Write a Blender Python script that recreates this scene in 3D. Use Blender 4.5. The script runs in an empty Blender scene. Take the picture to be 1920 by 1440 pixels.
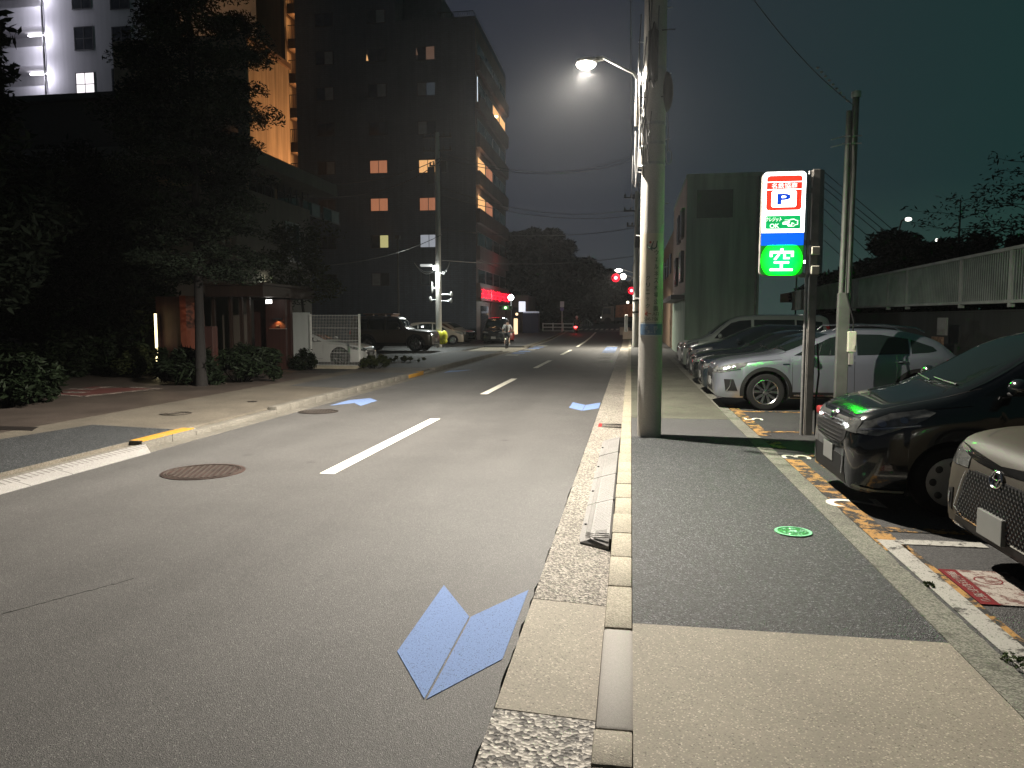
import bpy, bmesh, math, random
import numpy as np
from mathutils import Vector, Matrix
from mathutils.bvhtree import BVHTree
R = math.radians
SC = bpy.context.scene
COL = SC.collection
# ------------------------------------------------------------------ camera
EYE = 1.8
YAW, PITCH, FPX = 9.0173, 4.9397, 1400.0
cam = bpy.data.cameras.new('camera'); camo = bpy.data.objects.new('camera', cam); COL.objects.link(camo)
camo.location = (0, 0, EYE); camo.rotation_euler = (R(90 - PITCH), 0, R(YAW))
cam.sensor_width = 36; cam.lens = FPX / 1920 * 36; cam.clip_end = 3000; cam.clip_start = .05
SC.camera = camo
# ------------------------------------------------------------------ night sky
W = bpy.data.worlds.new('World'); SC.world = W; W.use_nodes = True
nt = W.node_tree; nt.nodes.clear()
out = nt.nodes.new('ShaderNodeOutputWorld'); bg = nt.nodes.new('ShaderNodeBackground')
sky = nt.nodes.new('ShaderNodeTexSky'); sky.sky_type = 'NISHITA'; sky.sun_disc = False
sky.sun_elevation = R(-6); sky.sun_rotation = R(200)
bg2 = nt.nodes.new('ShaderNodeBackground'); bg2.inputs[1].default_value = .08
nt.links.new(sky.outputs[0], bg2.inputs[0])
tc = nt.nodes.new('ShaderNodeTexCoord'); sep = nt.nodes.new('ShaderNodeSeparateXYZ')
nt.links.new(tc.outputs['Generated'], sep.inputs[0])
cr = nt.nodes.new('ShaderNodeValToRGB')          # city glow over the horizon, darker overhead
cr.color_ramp.elements[0].position = 0.0; cr.color_ramp.elements[0].color = (.050, .055, .060, 1)
cr.color_ramp.elements[1].position = .6; cr.color_ramp.elements[1].color = (.020, .024, .034, 1)
e = cr.color_ramp.elements.new(.16); e.color = (.022, .0265, .038, 1)
nt.links.new(sep.outputs[2], cr.inputs[0])
crx = nt.nodes.new('ShaderNodeValToRGB')         # green glare of the sign, tinted into the sky towards the right
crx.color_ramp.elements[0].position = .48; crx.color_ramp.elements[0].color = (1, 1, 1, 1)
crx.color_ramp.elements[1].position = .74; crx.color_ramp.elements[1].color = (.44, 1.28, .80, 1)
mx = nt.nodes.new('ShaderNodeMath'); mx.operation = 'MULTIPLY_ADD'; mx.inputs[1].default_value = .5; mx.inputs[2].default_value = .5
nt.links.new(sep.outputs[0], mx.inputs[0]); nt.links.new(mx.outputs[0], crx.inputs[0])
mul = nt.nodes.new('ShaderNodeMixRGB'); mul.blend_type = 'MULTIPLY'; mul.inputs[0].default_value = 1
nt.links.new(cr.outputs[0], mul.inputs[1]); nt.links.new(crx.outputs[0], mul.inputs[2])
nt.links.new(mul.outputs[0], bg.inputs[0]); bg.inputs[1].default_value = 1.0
ad = nt.nodes.new('ShaderNodeAddShader')
nt.links.new(bg.outputs[0], ad.inputs[0]); nt.links.new(bg2.outputs[0], ad.inputs[1]); nt.links.new(ad.outputs[0], out.inputs[0])
SC.view_settings.view_transform = 'Standard'; SC.view_settings.look = 'None'
SC.view_settings.exposure = 0; SC.view_settings.gamma = 1
SC.cycles.use_denoising = True; SC.cycles.max_bounces = 5; SC.cycles.diffuse_bounces = 3; SC.cycles.glossy_bounces = 3
SC.cycles.sample_clamp_indirect = 4; SC.cycles.caustics_reflective = False; SC.cycles.caustics_refractive = False
SC.cycles.volume_bounces = 0
SC.cycles.use_light_tree = True

# ------------------------------------------------------------------ survey: a pixel of the photo at a known height or depth
_p, _y = R(PITCH), R(YAW)
_f = Vector((-math.sin(_y) * math.cos(_p), math.cos(_y) * math.cos(_p), -math.sin(_p)))
_r = Vector((math.cos(_y), math.sin(_y), 0)); _u = _r.cross(_f)
def ray(x, y): return _f + (x - 960) / FPX * _r + (720 - y) / FPX * _u
def G(x, y, z=0):
    d = ray(x, y); t = (z - EYE) / d.z; return Vector((d.x * t, d.y * t, z))
def AY(x, y, Y):
    d = ray(x, y); t = Y / d.y; return Vector((d.x * t, Y, EYE + d.z * t))
def AX(x, y, X):
    d = ray(x, y); t = X / d.x; return Vector((X, d.y * t, EYE + d.z * t))

HAZE_D = .00030
# ------------------------------------------------------------------ materials
def newmat(name):
    m = bpy.data.materials.new(name); m.use_nodes = True; n = m.node_tree
    return m, n, n.nodes['Principled BSDF']
def N(n, t, **k):
    o = n.nodes.new(t)
    for a, b in k.items():
        if a.startswith('i_'):
            kk = a[2:]; o.inputs[int(kk) if kk.isdigit() else kk].default_value = b
        else: setattr(o, a, b)
    return o
def plain(name, c, rough=.6, metal=0., coat=0., var=.12, scale=6., bump=0., bscale=60., spec=None):
    m, n, b = newmat(name)
    b.inputs['Roughness'].default_value = rough; b.inputs['Metallic'].default_value = metal
    b.inputs['Coat Weight'].default_value = coat; b.inputs['Coat Roughness'].default_value = .03
    if spec is not None: b.inputs['Specular IOR Level'].default_value = spec
    t = N(n, 'ShaderNodeTexCoord'); no = N(n, 'ShaderNodeTexNoise', i_Scale=scale, i_Detail=6.)
    n.links.new(t.outputs['Object'], no.inputs['Vector'])
    r = N(n, 'ShaderNodeValToRGB')
    r.color_ramp.elements[0].position = .3; r.color_ramp.elements[1].position = .7
    r.color_ramp.elements[0].color = (*[max(0, v * (1 - var)) for v in c], 1)
    r.color_ramp.elements[1].color = (*[min(1, v * (1 + var)) for v in c], 1)
    n.links.new(no.outputs[0], r.inputs[0]); n.links.new(r.outputs[0], b.inputs['Base Color'])
    if bump:
        nb = N(n, 'ShaderNodeTexNoise', i_Scale=bscale, i_Detail=4.); n.links.new(t.outputs['Object'], nb.inputs['Vector'])
        bp = N(n, 'ShaderNodeBump', i_Strength=bump, i_Distance=.01); n.links.new(nb.outputs[0], bp.inputs['Height'])
        n.links.new(bp.outputs[0], b.inputs['Normal'])
    return m
def stone(name, dark, light, scale, rough=.75, bump=.5, big=.25, bdist=.004, contrast=(.25, .8), stain=None, spec=.3, sparkle=0., tracks=0.):
    """ground surface: aggregate grains, large worn patches, optional dark stains"""
    m, n, b = newmat(name); b.inputs['Roughness'].default_value = rough; b.inputs['Specular IOR Level'].default_value = spec
    g = N(n, 'ShaderNodeNewGeometry')
    v = N(n, 'ShaderNodeTexVoronoi', i_Scale=scale, feature='F1'); n.links.new(g.outputs['Position'], v.inputs['Vector'])
    bw = N(n, 'ShaderNodeSeparateColor'); n.links.new(v.outputs['Color'], bw.inputs[0])
    r = N(n, 'ShaderNodeValToRGB'); r.color_ramp.elements[0].position = contrast[0]; r.color_ramp.elements[1].position = contrast[1]
    r.color_ramp.elements[0].color = (*dark, 1); r.color_ramp.elements[1].color = (*light, 1)
    if sparkle:
        r.color_ramp.elements[1].position = .93
        ee = r.color_ramp.elements.new(.955); ee.color = (*[min(1, q * sparkle) for q in light], 1)
        e0 = r.color_ramp.elements.new(.045); e0.color = (*[q * .55 for q in dark], 1); r.color_ramp.elements[0].position = .0; r.color_ramp.elements[0].color = (*[q * .45 for q in dark], 1)
        e1 = r.color_ramp.elements.new(.07); e1.color = (*dark, 1)
    n.links.new(bw.outputs[0], r.inputs[0])
    no = N(n, 'ShaderNodeTexNoise', i_Scale=.9, i_Detail=8., i_Roughness=.65); n.links.new(g.outputs['Position'], no.inputs['Vector'])
    mr = N(n, 'ShaderNodeMapRange'); mr.inputs[1].default_value = .3; mr.inputs[2].default_value = .7
    mr.inputs[3].default_value = 1 - big; mr.inputs[4].default_value = 1 + big
    n.links.new(no.outputs[0], mr.inputs[0])
    mm = N(n, 'ShaderNodeMixRGB', blend_type='MULTIPLY'); mm.inputs[0].default_value = 1
    n.links.new(r.outputs[0], mm.inputs[1]); n.links.new(mr.outputs[0], mm.inputs[2])
    last = mm.outputs[0]
    if tracks:      # lanes polished by tyres, a few oil spots and old patches
        mp = N(n, 'ShaderNodeMapping'); mp.inputs['Scale'].default_value = (1.1, .07, 1); n.links.new(g.outputs['Position'], mp.inputs[0])
        nt_ = N(n, 'ShaderNodeTexNoise', i_Scale=1., i_Detail=4.); n.links.new(mp.outputs[0], nt_.inputs['Vector'])
        rt_ = N(n, 'ShaderNodeMapRange'); rt_.inputs[1].default_value = .35; rt_.inputs[2].default_value = .65; rt_.inputs[3].default_value = 1 - tracks; rt_.inputs[4].default_value = 1 + tracks; n.links.new(nt_.outputs[0], rt_.inputs[0])
        mt_ = N(n, 'ShaderNodeMixRGB', blend_type='MULTIPLY'); mt_.inputs[0].default_value = 1; n.links.new(last, mt_.inputs[1]); n.links.new(rt_.outputs[0], mt_.inputs[2])
        vs = N(n, 'ShaderNodeTexVoronoi', i_Scale=.85); n.links.new(g.outputs['Position'], vs.inputs['Vector'])
        ds = N(n, 'ShaderNodeTexNoise', i_Scale=9., i_Detail=5.); n.links.new(g.outputs['Position'], ds.inputs['Vector'])
        av = N(n, 'ShaderNodeMath', operation='MULTIPLY_ADD'); av.inputs[1].default_value = .12; n.links.new(ds.outputs[0], av.inputs[0]); n.links.new(vs.outputs['Distance'], av.inputs[2])
        rs_ = N(n, 'ShaderNodeMapRange'); rs_.inputs[1].default_value = .085; rs_.inputs[2].default_value = .14; rs_.inputs[3].default_value = .66; rs_.inputs[4].default_value = 1.; n.links.new(av.outputs[0], rs_.inputs[0])
        ms_ = N(n, 'ShaderNodeMixRGB', blend_type='MULTIPLY'); ms_.inputs[0].default_value = 1; n.links.new(mt_.outputs[0], ms_.inputs[1]); n.links.new(rs_.outputs[0], ms_.inputs[2]); last = ms_.outputs[0]
    if stain:
        ns = N(n, 'ShaderNodeTexNoise', i_Scale=stain[1], i_Detail=9., i_Roughness=.7); n.links.new(g.outputs['Position'], ns.inputs['Vector'])
        rs = N(n, 'ShaderNodeMapRange'); rs.inputs[1].default_value = stain[2]; rs.inputs[2].default_value = stain[2] + .12
        n.links.new(ns.outputs[0], rs.inputs[0])
        ms = N(n, 'ShaderNodeMixRGB'); ms.inputs[2].default_value = (*stain[0], 1)
        n.links.new(rs.outputs[0], ms.inputs[0]); n.links.new(last, ms.inputs[1]); last = ms.outputs[0]
    n.links.new(last, b.inputs['Base Color'])
    nf = N(n, 'ShaderNodeTexNoise', i_Scale=scale * .8, i_Detail=3.); n.links.new(g.outputs['Position'], nf.inputs['Vector'])
    ah = N(n, 'ShaderNodeMath', operation='ADD'); n.links.new(v.outputs['Distance'], ah.inputs[0]); n.links.new(nf.outputs[0], ah.inputs[1])
    bp = N(n, 'ShaderNodeBump', i_Strength=bump, i_Distance=bdist); n.links.new(ah.outputs[0], bp.inputs['Height']); n.links.new(bp.outputs[0], b.inputs['Normal'])
    return m
def worn(name, c, under, amount=.45, scale=14., speck=160.):
    """paint rubbed off in patches down to what it was laid on"""
    m, n, b = newmat(name); b.inputs['Roughness'].default_value = .8; b.inputs['Specular IOR Level'].default_value = .06
    g = N(n, 'ShaderNodeNewGeometry')
    a = N(n, 'ShaderNodeTexNoise', i_Scale=scale, i_Detail=10., i_Roughness=.75); n.links.new(g.outputs['Position'], a.inputs['Vector'])
    r = N(n, 'ShaderNodeMapRange'); r.inputs[1].default_value = amount; r.inputs[2].default_value = amount + .06
    n.links.new(a.outputs[0], r.inputs[0])
    v = N(n, 'ShaderNodeTexVoronoi', i_Scale=speck); n.links.new(g.outputs['Position'], v.inputs['Vector'])
    s = N(n, 'ShaderNodeSeparateColor'); n.links.new(v.outputs['Color'], s.inputs[0])
    pc = N(n, 'ShaderNodeMixRGB'); pc.inputs[1].default_value = (*[q * .82 for q in c], 1); pc.inputs[2].default_value = (*c, 1)
    n.links.new(s.outputs[0], pc.inputs[0])
    uc = N(n, 'ShaderNodeMixRGB'); uc.inputs[1].default_value = (*[q * .6 for q in under], 1); uc.inputs[2].default_value = (*[q * 1.4 for q in under], 1)
    n.links.new(s.outputs[1], uc.inputs[0])
    mm = N(n, 'ShaderNodeMixRGB'); n.links.new(r.outputs[0], mm.inputs[0]); n.links.new(uc.outputs[0], mm.inputs[1]); n.links.new(pc.outputs[0], mm.inputs[2])
    pin = N(n, 'ShaderNodeMapRange'); pin.inputs[1].default_value = .955; pin.inputs[2].default_value = .96; pin.inputs[4].default_value = .75; n.links.new(s.outputs[2], pin.inputs[0])
    m3 = N(n, 'ShaderNodeMixRGB'); n.links.new(pin.outputs[0], m3.inputs[0]); n.links.new(mm.outputs[0], m3.inputs[1]); m3.inputs[2].default_value = (*[q * .8 for q in under], 1); mm = m3
    n.links.new(mm.outputs[0], b.inputs['Base Color'])
    bp = N(n, 'ShaderNodeBump', i_Strength=.3, i_Distance=.003); n.links.new(v.outputs['Distance'], bp.inputs['Height']); n.links.new(bp.outputs[0], b.inputs['Normal'])
    return m
def emit(name, c, s, rim=None):
    m, n, b = newmat(name); b.inputs['Base Color'].default_value = (*[min(1, v) * .6 for v in c], 1)
    b.inputs['Emission Color'].default_value = (*c, 1); b.inputs['Emission Strength'].default_value = s
    b.inputs['Roughness'].default_value = .3
    return m
def window_light(name, c, s, scale=3.):
    """a lit room behind curtains: folds and uneven brightness"""
    m, n, b = newmat(name); t = N(n, 'ShaderNodeTexCoord')
    w = N(n, 'ShaderNodeTexWave', i_Scale=scale, i_Distortion=2.5, i_Detail=3.); n.links.new(t.outputs['Object'], w.inputs['Vector'])
    r = N(n, 'ShaderNodeMapRange'); r.inputs[3].default_value = .6 * s; r.inputs[4].default_value = s
    n.links.new(w.outputs[1], r.inputs[0]); n.links.new(r.outputs[0], b.inputs['Emission Strength'])
    b.inputs['Emission Color'].default_value = (*c, 1); b.inputs['Base Color'].default_value = (.1, .1, .1, 1); b.inputs['Roughness'].default_value = .1
    return m
def foliage(name, c, c2, rough=.6):
    m, n, b = newmat(name); b.inputs['Roughness'].default_value = rough; b.inputs['Specular IOR Level'].default_value = .08
    g = N(n, 'ShaderNodeNewGeometry'); r = N(n, 'ShaderNodeValToRGB')
    r.color_ramp.elements[0].color = (*c, 1); r.color_ramp.elements[1].color = (*c2, 1)
    n.links.new(g.outputs['Random Per Island'], r.inputs[0]); n.links.new(r.outputs[0], b.inputs['Base Color'])
    b.inputs['Subsurface Weight'].default_value = 0
    return m
def facade(name, c, tile=(.0, 0), var=.15, rough=.8, bump=.2, streak=.25):
    """rendered or tiled wall: joints, blotches and rain streaks"""
    m, n, b = newmat(name); b.inputs['Roughness'].default_value = rough
    t = N(n, 'ShaderNodeTexCoord'); mp = N(n, 'ShaderNodeMapping'); mp.inputs['Scale'].default_value = (1.6, 1.6, .12)
    n.links.new(t.outputs['Object'], mp.inputs[0])
    st = N(n, 'ShaderNodeTexNoise', i_Scale=2.2, i_Detail=7.); n.links.new(mp.outputs[0], st.inputs['Vector'])
    bl = N(n, 'ShaderNodeTexNoise', i_Scale=.35, i_Detail=6.); n.links.new(t.outputs['Object'], bl.inputs['Vector'])
    r1 = N(n, 'ShaderNodeMapRange'); r1.inputs[1].default_value = .35; r1.inputs[2].default_value = .7; r1.inputs[3].default_value = 1; r1.inputs[4].default_value = 1 - streak
    n.links.new(st.outputs[0], r1.inputs[0])
    r2 = N(n, 'ShaderNodeMapRange'); r2.inputs[1].default_value = .3; r2.inputs[2].default_value = .7; r2.inputs[3].default_value = 1 - var; r2.inputs[4].default_value = 1 + var
    n.links.new(bl.outputs[0], r2.inputs[0])
    mu = N(n, 'ShaderNodeMath', operation='MULTIPLY'); n.links.new(r1.outputs[0], mu.inputs[0]); n.links.new(r2.outputs[0], mu.inputs[1])
    mm = N(n, 'ShaderNodeMixRGB', blend_type='MULTIPLY'); mm.inputs[0].default_value = 1; mm.inputs[1].default_value = (*c, 1)
    n.links.new(mu.outputs[0], mm.inputs[2]); last = mm.outputs[0]
    if tile[0]:
        sp = N(n, 'ShaderNodeSeparateXYZ'); n.links.new(t.outputs['Object'], sp.inputs[0])
        ax = N(n, 'ShaderNodeMath', operation='ADD'); n.links.new(sp.outputs[0], ax.inputs[0]); n.links.new(sp.outputs[1], ax.inputs[1])
        cx = N(n, 'ShaderNodeCombineXYZ'); n.links.new(ax.outputs[0], cx.inputs[0]); n.links.new(sp.outputs[2], cx.inputs[1])
        br = N(n, 'ShaderNodeTexBrick', i_Scale=1.); br.inputs['Brick Width'].default_value = tile[0]; br.inputs['Row Height'].default_value = tile[1]
        br.inputs['Mortar Size'].default_value = .012; br.inputs['Color1'].default_value = (1, 1, 1, 1); br.inputs['Color2'].default_value = (.86, .86, .86, 1); br.inputs['Mortar'].default_value = (.6, .6, .6, 1)
        br.offset = 0 if tile[1] > .2 else .5
        n.links.new(cx.outputs[0], br.inputs['Vector'])
        m2 = N(n, 'ShaderNodeMixRGB', blend_type='MULTIPLY'); m2.inputs[0].default_value = 1
        n.links.new(last, m2.inputs[1]); n.links.new(br.outputs[0], m2.inputs[2]); last = m2.outputs[0]
    n.links.new(last, b.inputs['Base Color'])
    return m

M = {}
M['asphalt'] = stone('road_asphalt', (.050, .0485, .047), (.083, .0805, .077), 210, rough=.72, bump=.5, big=.12, sparkle=1.8, tracks=.10, contrast=(.2, .86), stain=None)
M['walk_asphalt'] = stone('pavement_asphalt', (.008, .009, .010), (.062, .066, .068), 115, rough=.7, bump=1., big=.14, bdist=.007, sparkle=2.4, contrast=(.3, .85))
M['walk_asphalt_fine'] = stone('pavement_asphalt_patch', (.040, .041, .041), (.085, .085, .083), 190, rough=.75, bump=.4, big=.12)
M['lot_asphalt'] = stone('parking_lot_asphalt', (.022, .022, .022), (.06, .06, .058), 110, rough=.7, bump=.8, big=.25, bdist=.006)
M['walk_concrete'] = stone('pavement_concrete', (.195, .176, .138), (.235, .212, .168), 165, rough=.8, bump=.35, big=.16, sparkle=1.7, contrast=(.2, .9), stain=((.10, .09, .07), 2.2, .63))
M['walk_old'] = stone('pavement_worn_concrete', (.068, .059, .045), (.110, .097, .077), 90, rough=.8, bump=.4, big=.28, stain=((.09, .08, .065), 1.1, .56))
M['forecourt'] = stone('forecourt_paving', (.045, .036, .030), (.075, .061, .052), 70, rough=.45, bump=.3, big=.3)
M['gutter_rough'] = stone('gutter_exposed_aggregate', (.09, .082, .068), (.42, .385, .33), 75, rough=.75, bump=1., big=.12, bdist=.012, contrast=(.15, .95))
M['gutter_worn'] = stone('gutter_coarse_pebbles', (.05, .045, .04), (.46, .43, .38), 52, rough=.75, bump=.6, big=.15, bdist=.012, contrast=(.25, .95))
M['gutter_smooth'] = stone('gutter_new_concrete', (.20, .18, .142), (.25, .226, .18), 130, rough=.8, bump=.3, big=.16, sparkle=1.5, stain=((.12, .105, .085), 6, .66))
M['kerb'] = stone('kerb_concrete', (.20, .178, .132), (.33, .30, .232), 120, rough=.8, bump=.6, big=.14, stain=((.16, .14, .10), 5, .62))
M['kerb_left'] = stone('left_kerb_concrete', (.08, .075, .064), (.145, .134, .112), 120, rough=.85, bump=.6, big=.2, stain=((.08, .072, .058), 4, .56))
M['walk_dirty'] = stone('pavement_dirty_concrete', (.062, .062, .047), (.10, .10, .077), 120, rough=.85, bump=.4, big=.3, stain=((.045, .045, .034), 1.3, .55))
M['kerb_smooth'] = stone('kerb_new_block', (.19, .175, .155), (.23, .215, .19), 260, rough=.7, bump=.2, big=.1)
M['kerb_dark'] = stone('kerb_rough_dark', (.05, .046, .038), (.26, .24, .20), 90, rough=.8, bump=1., big=.15, bdist=.01)
M['strip'] = stone('edging_concrete', (.085, .085, .068), (.19, .19, .155), 110, rough=.85, bump=.7, big=.3, stain=((.045, .05, .032), 3.5, .55))
M['soil'] = stone('soil', (.02, .016, .011), (.05, .04, .03), 40, rough=.95, bump=1, bdist=.03)
M['blue_paint'] = worn('blue_road_paint', (.165, .240, .430), (.08, .08, .08), .31, 40., 200.)
M['white_paint'] = worn('white_road_paint', (.72, .70, .60), (.07, .068, .062), .30, 26.)
M['white_worn'] = worn('worn_white_paint', (.36, .355, .32), (.06, .058, .054), .40, 9.)
M['white_marks'] = worn('forecourt_white_paint', (.34, .28, .25), (.08, .07, .06), .5, 6.)
M['orange_paint'] = worn('worn_orange_paint', (.36, .21, .075), (.04, .04, .038), .48, 7.)
M['kerb_yellow'] = worn('kerb_yellow_paint', (.36, .19, .03), (.25, .22, .17), .36, 9.)
M['red_paint'] = worn('red_sheet_paint', (.15, .018, .02), (.10, .05, .04), .34, 20.)
M['white_sheet'] = worn('white_sheet_paint', (.36, .33, .29), (.14, .08, .07), .44, 12.)
M['rubber_white'] = stone('white_ramp_plastic', (.18, .174, .165), (.26, .252, .24), 160, rough=.6, bump=.3, big=.12, stain=((.26, .245, .22), 7, .60))
M['black'] = plain('black_plastic', (.007, .007, .007), .55, spec=.2)
M['black_gap'] = plain('dark_joint', (.02, .018, .015), .9)
M['crack_dark'] = plain('asphalt_crack', (.034, .033, .032), .9)
M['tyre'] = plain('tyre_rubber', (.008, .008, .008), .85, bump=.3, spec=.15)
M['glass'] = plain('car_glass', (.006, .010, .009), .03, var=0, spec=.6)
M['chrome'] = plain('chrome', (.62, .62, .62), .12, 1.)
M['alloy'] = plain('alloy', (.42, .43, .44), .25, 1.)
M['alloy_dark'] = plain('dark_alloy', (.04, .04, .04), .35, .6)
M['lamp_glass'] = plain('headlamp_glass', (.13, .135, .13), .08, .35, .6, spec=.8, var=.45, scale=16.)
M['tail_red'] = plain('tail_lamp', (.30, .006, .008), .12, var=.1)
M['tail_lit'] = emit('lit_tail_lamp', (1, .03, .03), 2.2)
M['tail_glint'] = emit('glowing_tail_lamp', (1, .04, .05), .5)
M['amber'] = plain('amber_lens', (.6, .22, .03), .15)
M['plate'] = plain('number_plate_face', (.17, .175, .165), .4, var=.05)
M['paint_silver'] = plain('silver_paint', (.27, .29, .335), .32, .8, 1., var=.02)
M['paint_black'] = plain('black_paint', (.006, .008, .008), .16, .0, 1., var=0)
M['paint_taupe'] = plain('taupe_paint', (.034, .029, .020), .6, .0, .08, var=.02, spec=.15)
M['paint_dark'] = plain('dark_blue_paint', (.012, .018, .022), .18, .2, 1., var=0)
M['paint_grey'] = plain('grey_green_paint', (.21, .24, .21), .35, .3, 1., var=.02)
M['paint_white'] = plain('white_car_paint', (.5, .5, .48), .3, 0, 1., var=.02)
M['paint_sand'] = plain('sand_paint', (.19, .165, .13), .35, 0, 1., var=.02)
M['paint_red'] = plain('red_car_paint', (.22, .012, .012), .3, 0, 1., var=.02)
M['paint_brown'] = plain('brown_car_paint', (.055, .038, .024), .35, .1, .8, var=.03)
M['pole'] = stone('concrete_pole', (.37, .355, .325), (.46, .445, .41), 200, rough=.85, bump=.25, big=.10, stain=((.31, .30, .275), 3.5, .64))
M['steel'] = plain('galvanised_steel', (.36, .36, .35), .42, .75, var=.2, scale=14.)
M['steel_paint'] = plain('grey_painted_steel', (.22, .21, .19), .45, .2, var=.25, scale=5.)
M['steel_dark'] = plain('dark_steel', (.05, .05, .05), .5, .4)
M['cable'] = plain('cable_sheath', (.014, .014, .014), .4)
M['cable_grey'] = plain('grey_cable_sheath', (.16, .16, .16), .5)
M['iron'] = plain('cast_iron', (.022, .018, .016), .45, .35, var=.5, scale=20., bump=.3)
M['iron_ridge'] = plain('cast_iron_polished_ridge', (.10, .085, .075), .35, .5, var=.4, scale=30.)
M['wood'] = facade('dark_red_timber', (.036, .010, .007), (.13, 3.1), .2, .6)
M['wood_dark'] = facade('dark_timber', (.030, .016, .011), (.15, 3.), .2, .6)
M['foil'] = foliage('cedar_needles', (.006, .009, .006), (.020, .028, .018))
M['foil_dark'] = foliage('evergreen_leaves', (.003, .0055, .0025), (.010, .016, .007))
M['foil_olive'] = foliage('olive_leaves', (.009, .013, .005), (.03, .036, .012))
M['foil_far'] = foliage('far_leaves', (.003, .006, .004), (.010, .016, .011))
M['bark'] = plain('bark', (.005, .0036, .003), .9, var=.5, scale=18., bump=.8, bscale=30)

# ------------------------------------------------------------------ mesh builder
class MB:
    def __init__(s, T=None): s.V = []; s.F = []; s.I = []; s.T = T
    def add(s, V, F, mi=0):
        o = len(s.V); s.V += [tuple(s.T @ Vector(v)) if s.T else tuple(v) for v in V]
        s.F += [tuple(o + i for i in f) for f in F]; s.I += [mi] * len(F); return s
    def box(s, a, b, mi=0, bev=0.):
        x0, y0, z0 = [min(p, q) for p, q in zip(a, b)]; x1, y1, z1 = [max(p, q) for p, q in zip(a, b)]
        if bev <= 0:
            V = [(x0, y0, z0), (x1, y0, z0), (x1, y1, z0), (x0, y1, z0), (x0, y0, z1), (x1, y0, z1), (x1, y1, z1), (x0, y1, z1)]
            return s.add(V, [(0, 3, 2, 1), (4, 5, 6, 7), (0, 1, 5, 4), (1, 2, 6, 5), (2, 3, 7, 6), (3, 0, 4, 7)], mi)
        b = min(bev, (x1 - x0) / 2.01, (y1 - y0) / 2.01, (z1 - z0) / 2.01)
        bm = bmesh.new(); bmesh.ops.create_cube(bm, size=1)
        for v in bm.verts: v.co = ((x0 + x1) / 2 + v.co.x * (x1 - x0), (y0 + y1) / 2 + v.co.y * (y1 - y0), (z0 + z1) / 2 + v.co.z * (z1 - z0))
        bmesh.ops.bevel(bm, geom=bm.edges[:], offset=b, segments=2, affect='EDGES', profile=.5)
        return s.bm(bm, mi)
    def bm(s, bm, mi=0):
        bm.verts.index_update(); s.add([tuple(v.co) for v in bm.verts], [[v.index for v in f.verts] for f in bm.faces], mi); bm.free(); return s
    def tube(s, pts, r, n=8, mi=0, cap=True):
        pts = [Vector(p) for p in pts]; rr = r if hasattr(r, '__len__') else [r] * len(pts)
        V = []; F = []; up = Vector((0, 0, 1)); prev = None
        for i, p in enumerate(pts):
            d = (pts[min(i + 1, len(pts) - 1)] - pts[max(i - 1, 0)])
            if d.length < 1e-9: d = Vector((0, 0, 1))
            d.normalize()
            a = (prev - d * prev.dot(d)) if prev else (up.cross(d) if abs(d.z) < .95 else Vector((1, 0, 0)) - d * d.x)
            if a.length < 1e-6: a = d.orthogonal()
            a.normalize(); prev = a; b = d.cross(a)
            for k in range(n):
                t = 2 * math.pi * k / n; V.append(p + (a * math.cos(t) + b * math.sin(t)) * rr[i])
        for i in range(len(pts) - 1):
            for k in range(n): F.append((i * n + k, i * n + (k + 1) % n, (i + 1) * n + (k + 1) % n, (i + 1) * n + k))
        if cap: F.append(tuple(range(n))[::-1]); F.append(tuple((len(pts) - 1) * n + k for k in range(n)))
        return s.add(V, F, mi)
    def lathe(s, prof, c=(0, 0, 0), axis='z', n=24, mi=0):
        """prof: (radius, height) pairs"""
        V = []; F = []
        for r, h in prof:
            for k in range(n):
                t = 2 * math.pi * k / n; a, b = r * math.cos(t), r * math.sin(t)
                p = (a, b, h) if axis == 'z' else ((a, h, b) if axis == 'y' else (h, a, b))
                V.append((p[0] + c[0], p[1] + c[1], p[2] + c[2]))
        for i in range(len(prof) - 1):
            for k in range(n): F.append((i * n + k, i * n + (k + 1) % n, (i + 1) * n + (k + 1) % n, (i + 1) * n + k))
        return s.add(V, F, mi)
    def prism(s, poly, h0, h1, axis='z', mi=0):
        """poly in the plane across axis, extruded from h0 to h1"""
        n = len(poly); f = {'z': lambda a, b, h: (a, b, h), 'y': lambda a, b, h: (a, h, b), 'x': lambda a, b, h: (h, a, b)}[axis]
        V = [f(a, b, h0) for a, b in poly] + [f(a, b, h1) for a, b in poly]
        F = [tuple(range(n))[::-1], tuple(range(n, 2 * n))] + [(i, (i + 1) % n, n + (i + 1) % n, n + i) for i in range(n)]
        return s.add(V, F, mi)
    def ball(s, c, r, mi=0, u=10, v=7):
        r = r if hasattr(r, '__len__') else (r, r, r); V = []; F = []
        for i in range(v + 1):
            p = math.pi * i / v
            for k in range(u): t = 2 * math.pi * k / u; V.append((c[0] + r[0] * math.sin(p) * math.cos(t), c[1] + r[1] * math.sin(p) * math.sin(t), c[2] + r[2] * math.cos(p)))
        for i in range(v):
            for k in range(u): F.append((i * u + k, (i + 1) * u + k, (i + 1) * u + (k + 1) % u, i * u + (k + 1) % u))
        return s.add(V, F, mi)
    def build(s, name, mats, parent=None, smooth=None, loc=None, rz=None):
        me = bpy.data.meshes.new(name); me.from_pydata(s.V, [], s.F)
        mats = mats if isinstance(mats, (list, tuple)) else [mats]
        for m in mats: me.materials.append(M[m] if isinstance(m, str) else m)
        me.polygons.foreach_set('material_index', s.I)
        if smooth:
            me.shade_smooth(); me.set_sharp_from_angle(angle=R(smooth))
        me.update(); o = bpy.data.objects.new(name, me); COL.objects.link(o)
        if parent: o.parent = parent
        if loc is not None: o.location = loc
        if rz is not None: o.rotation_euler.z = rz
        return o
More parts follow.
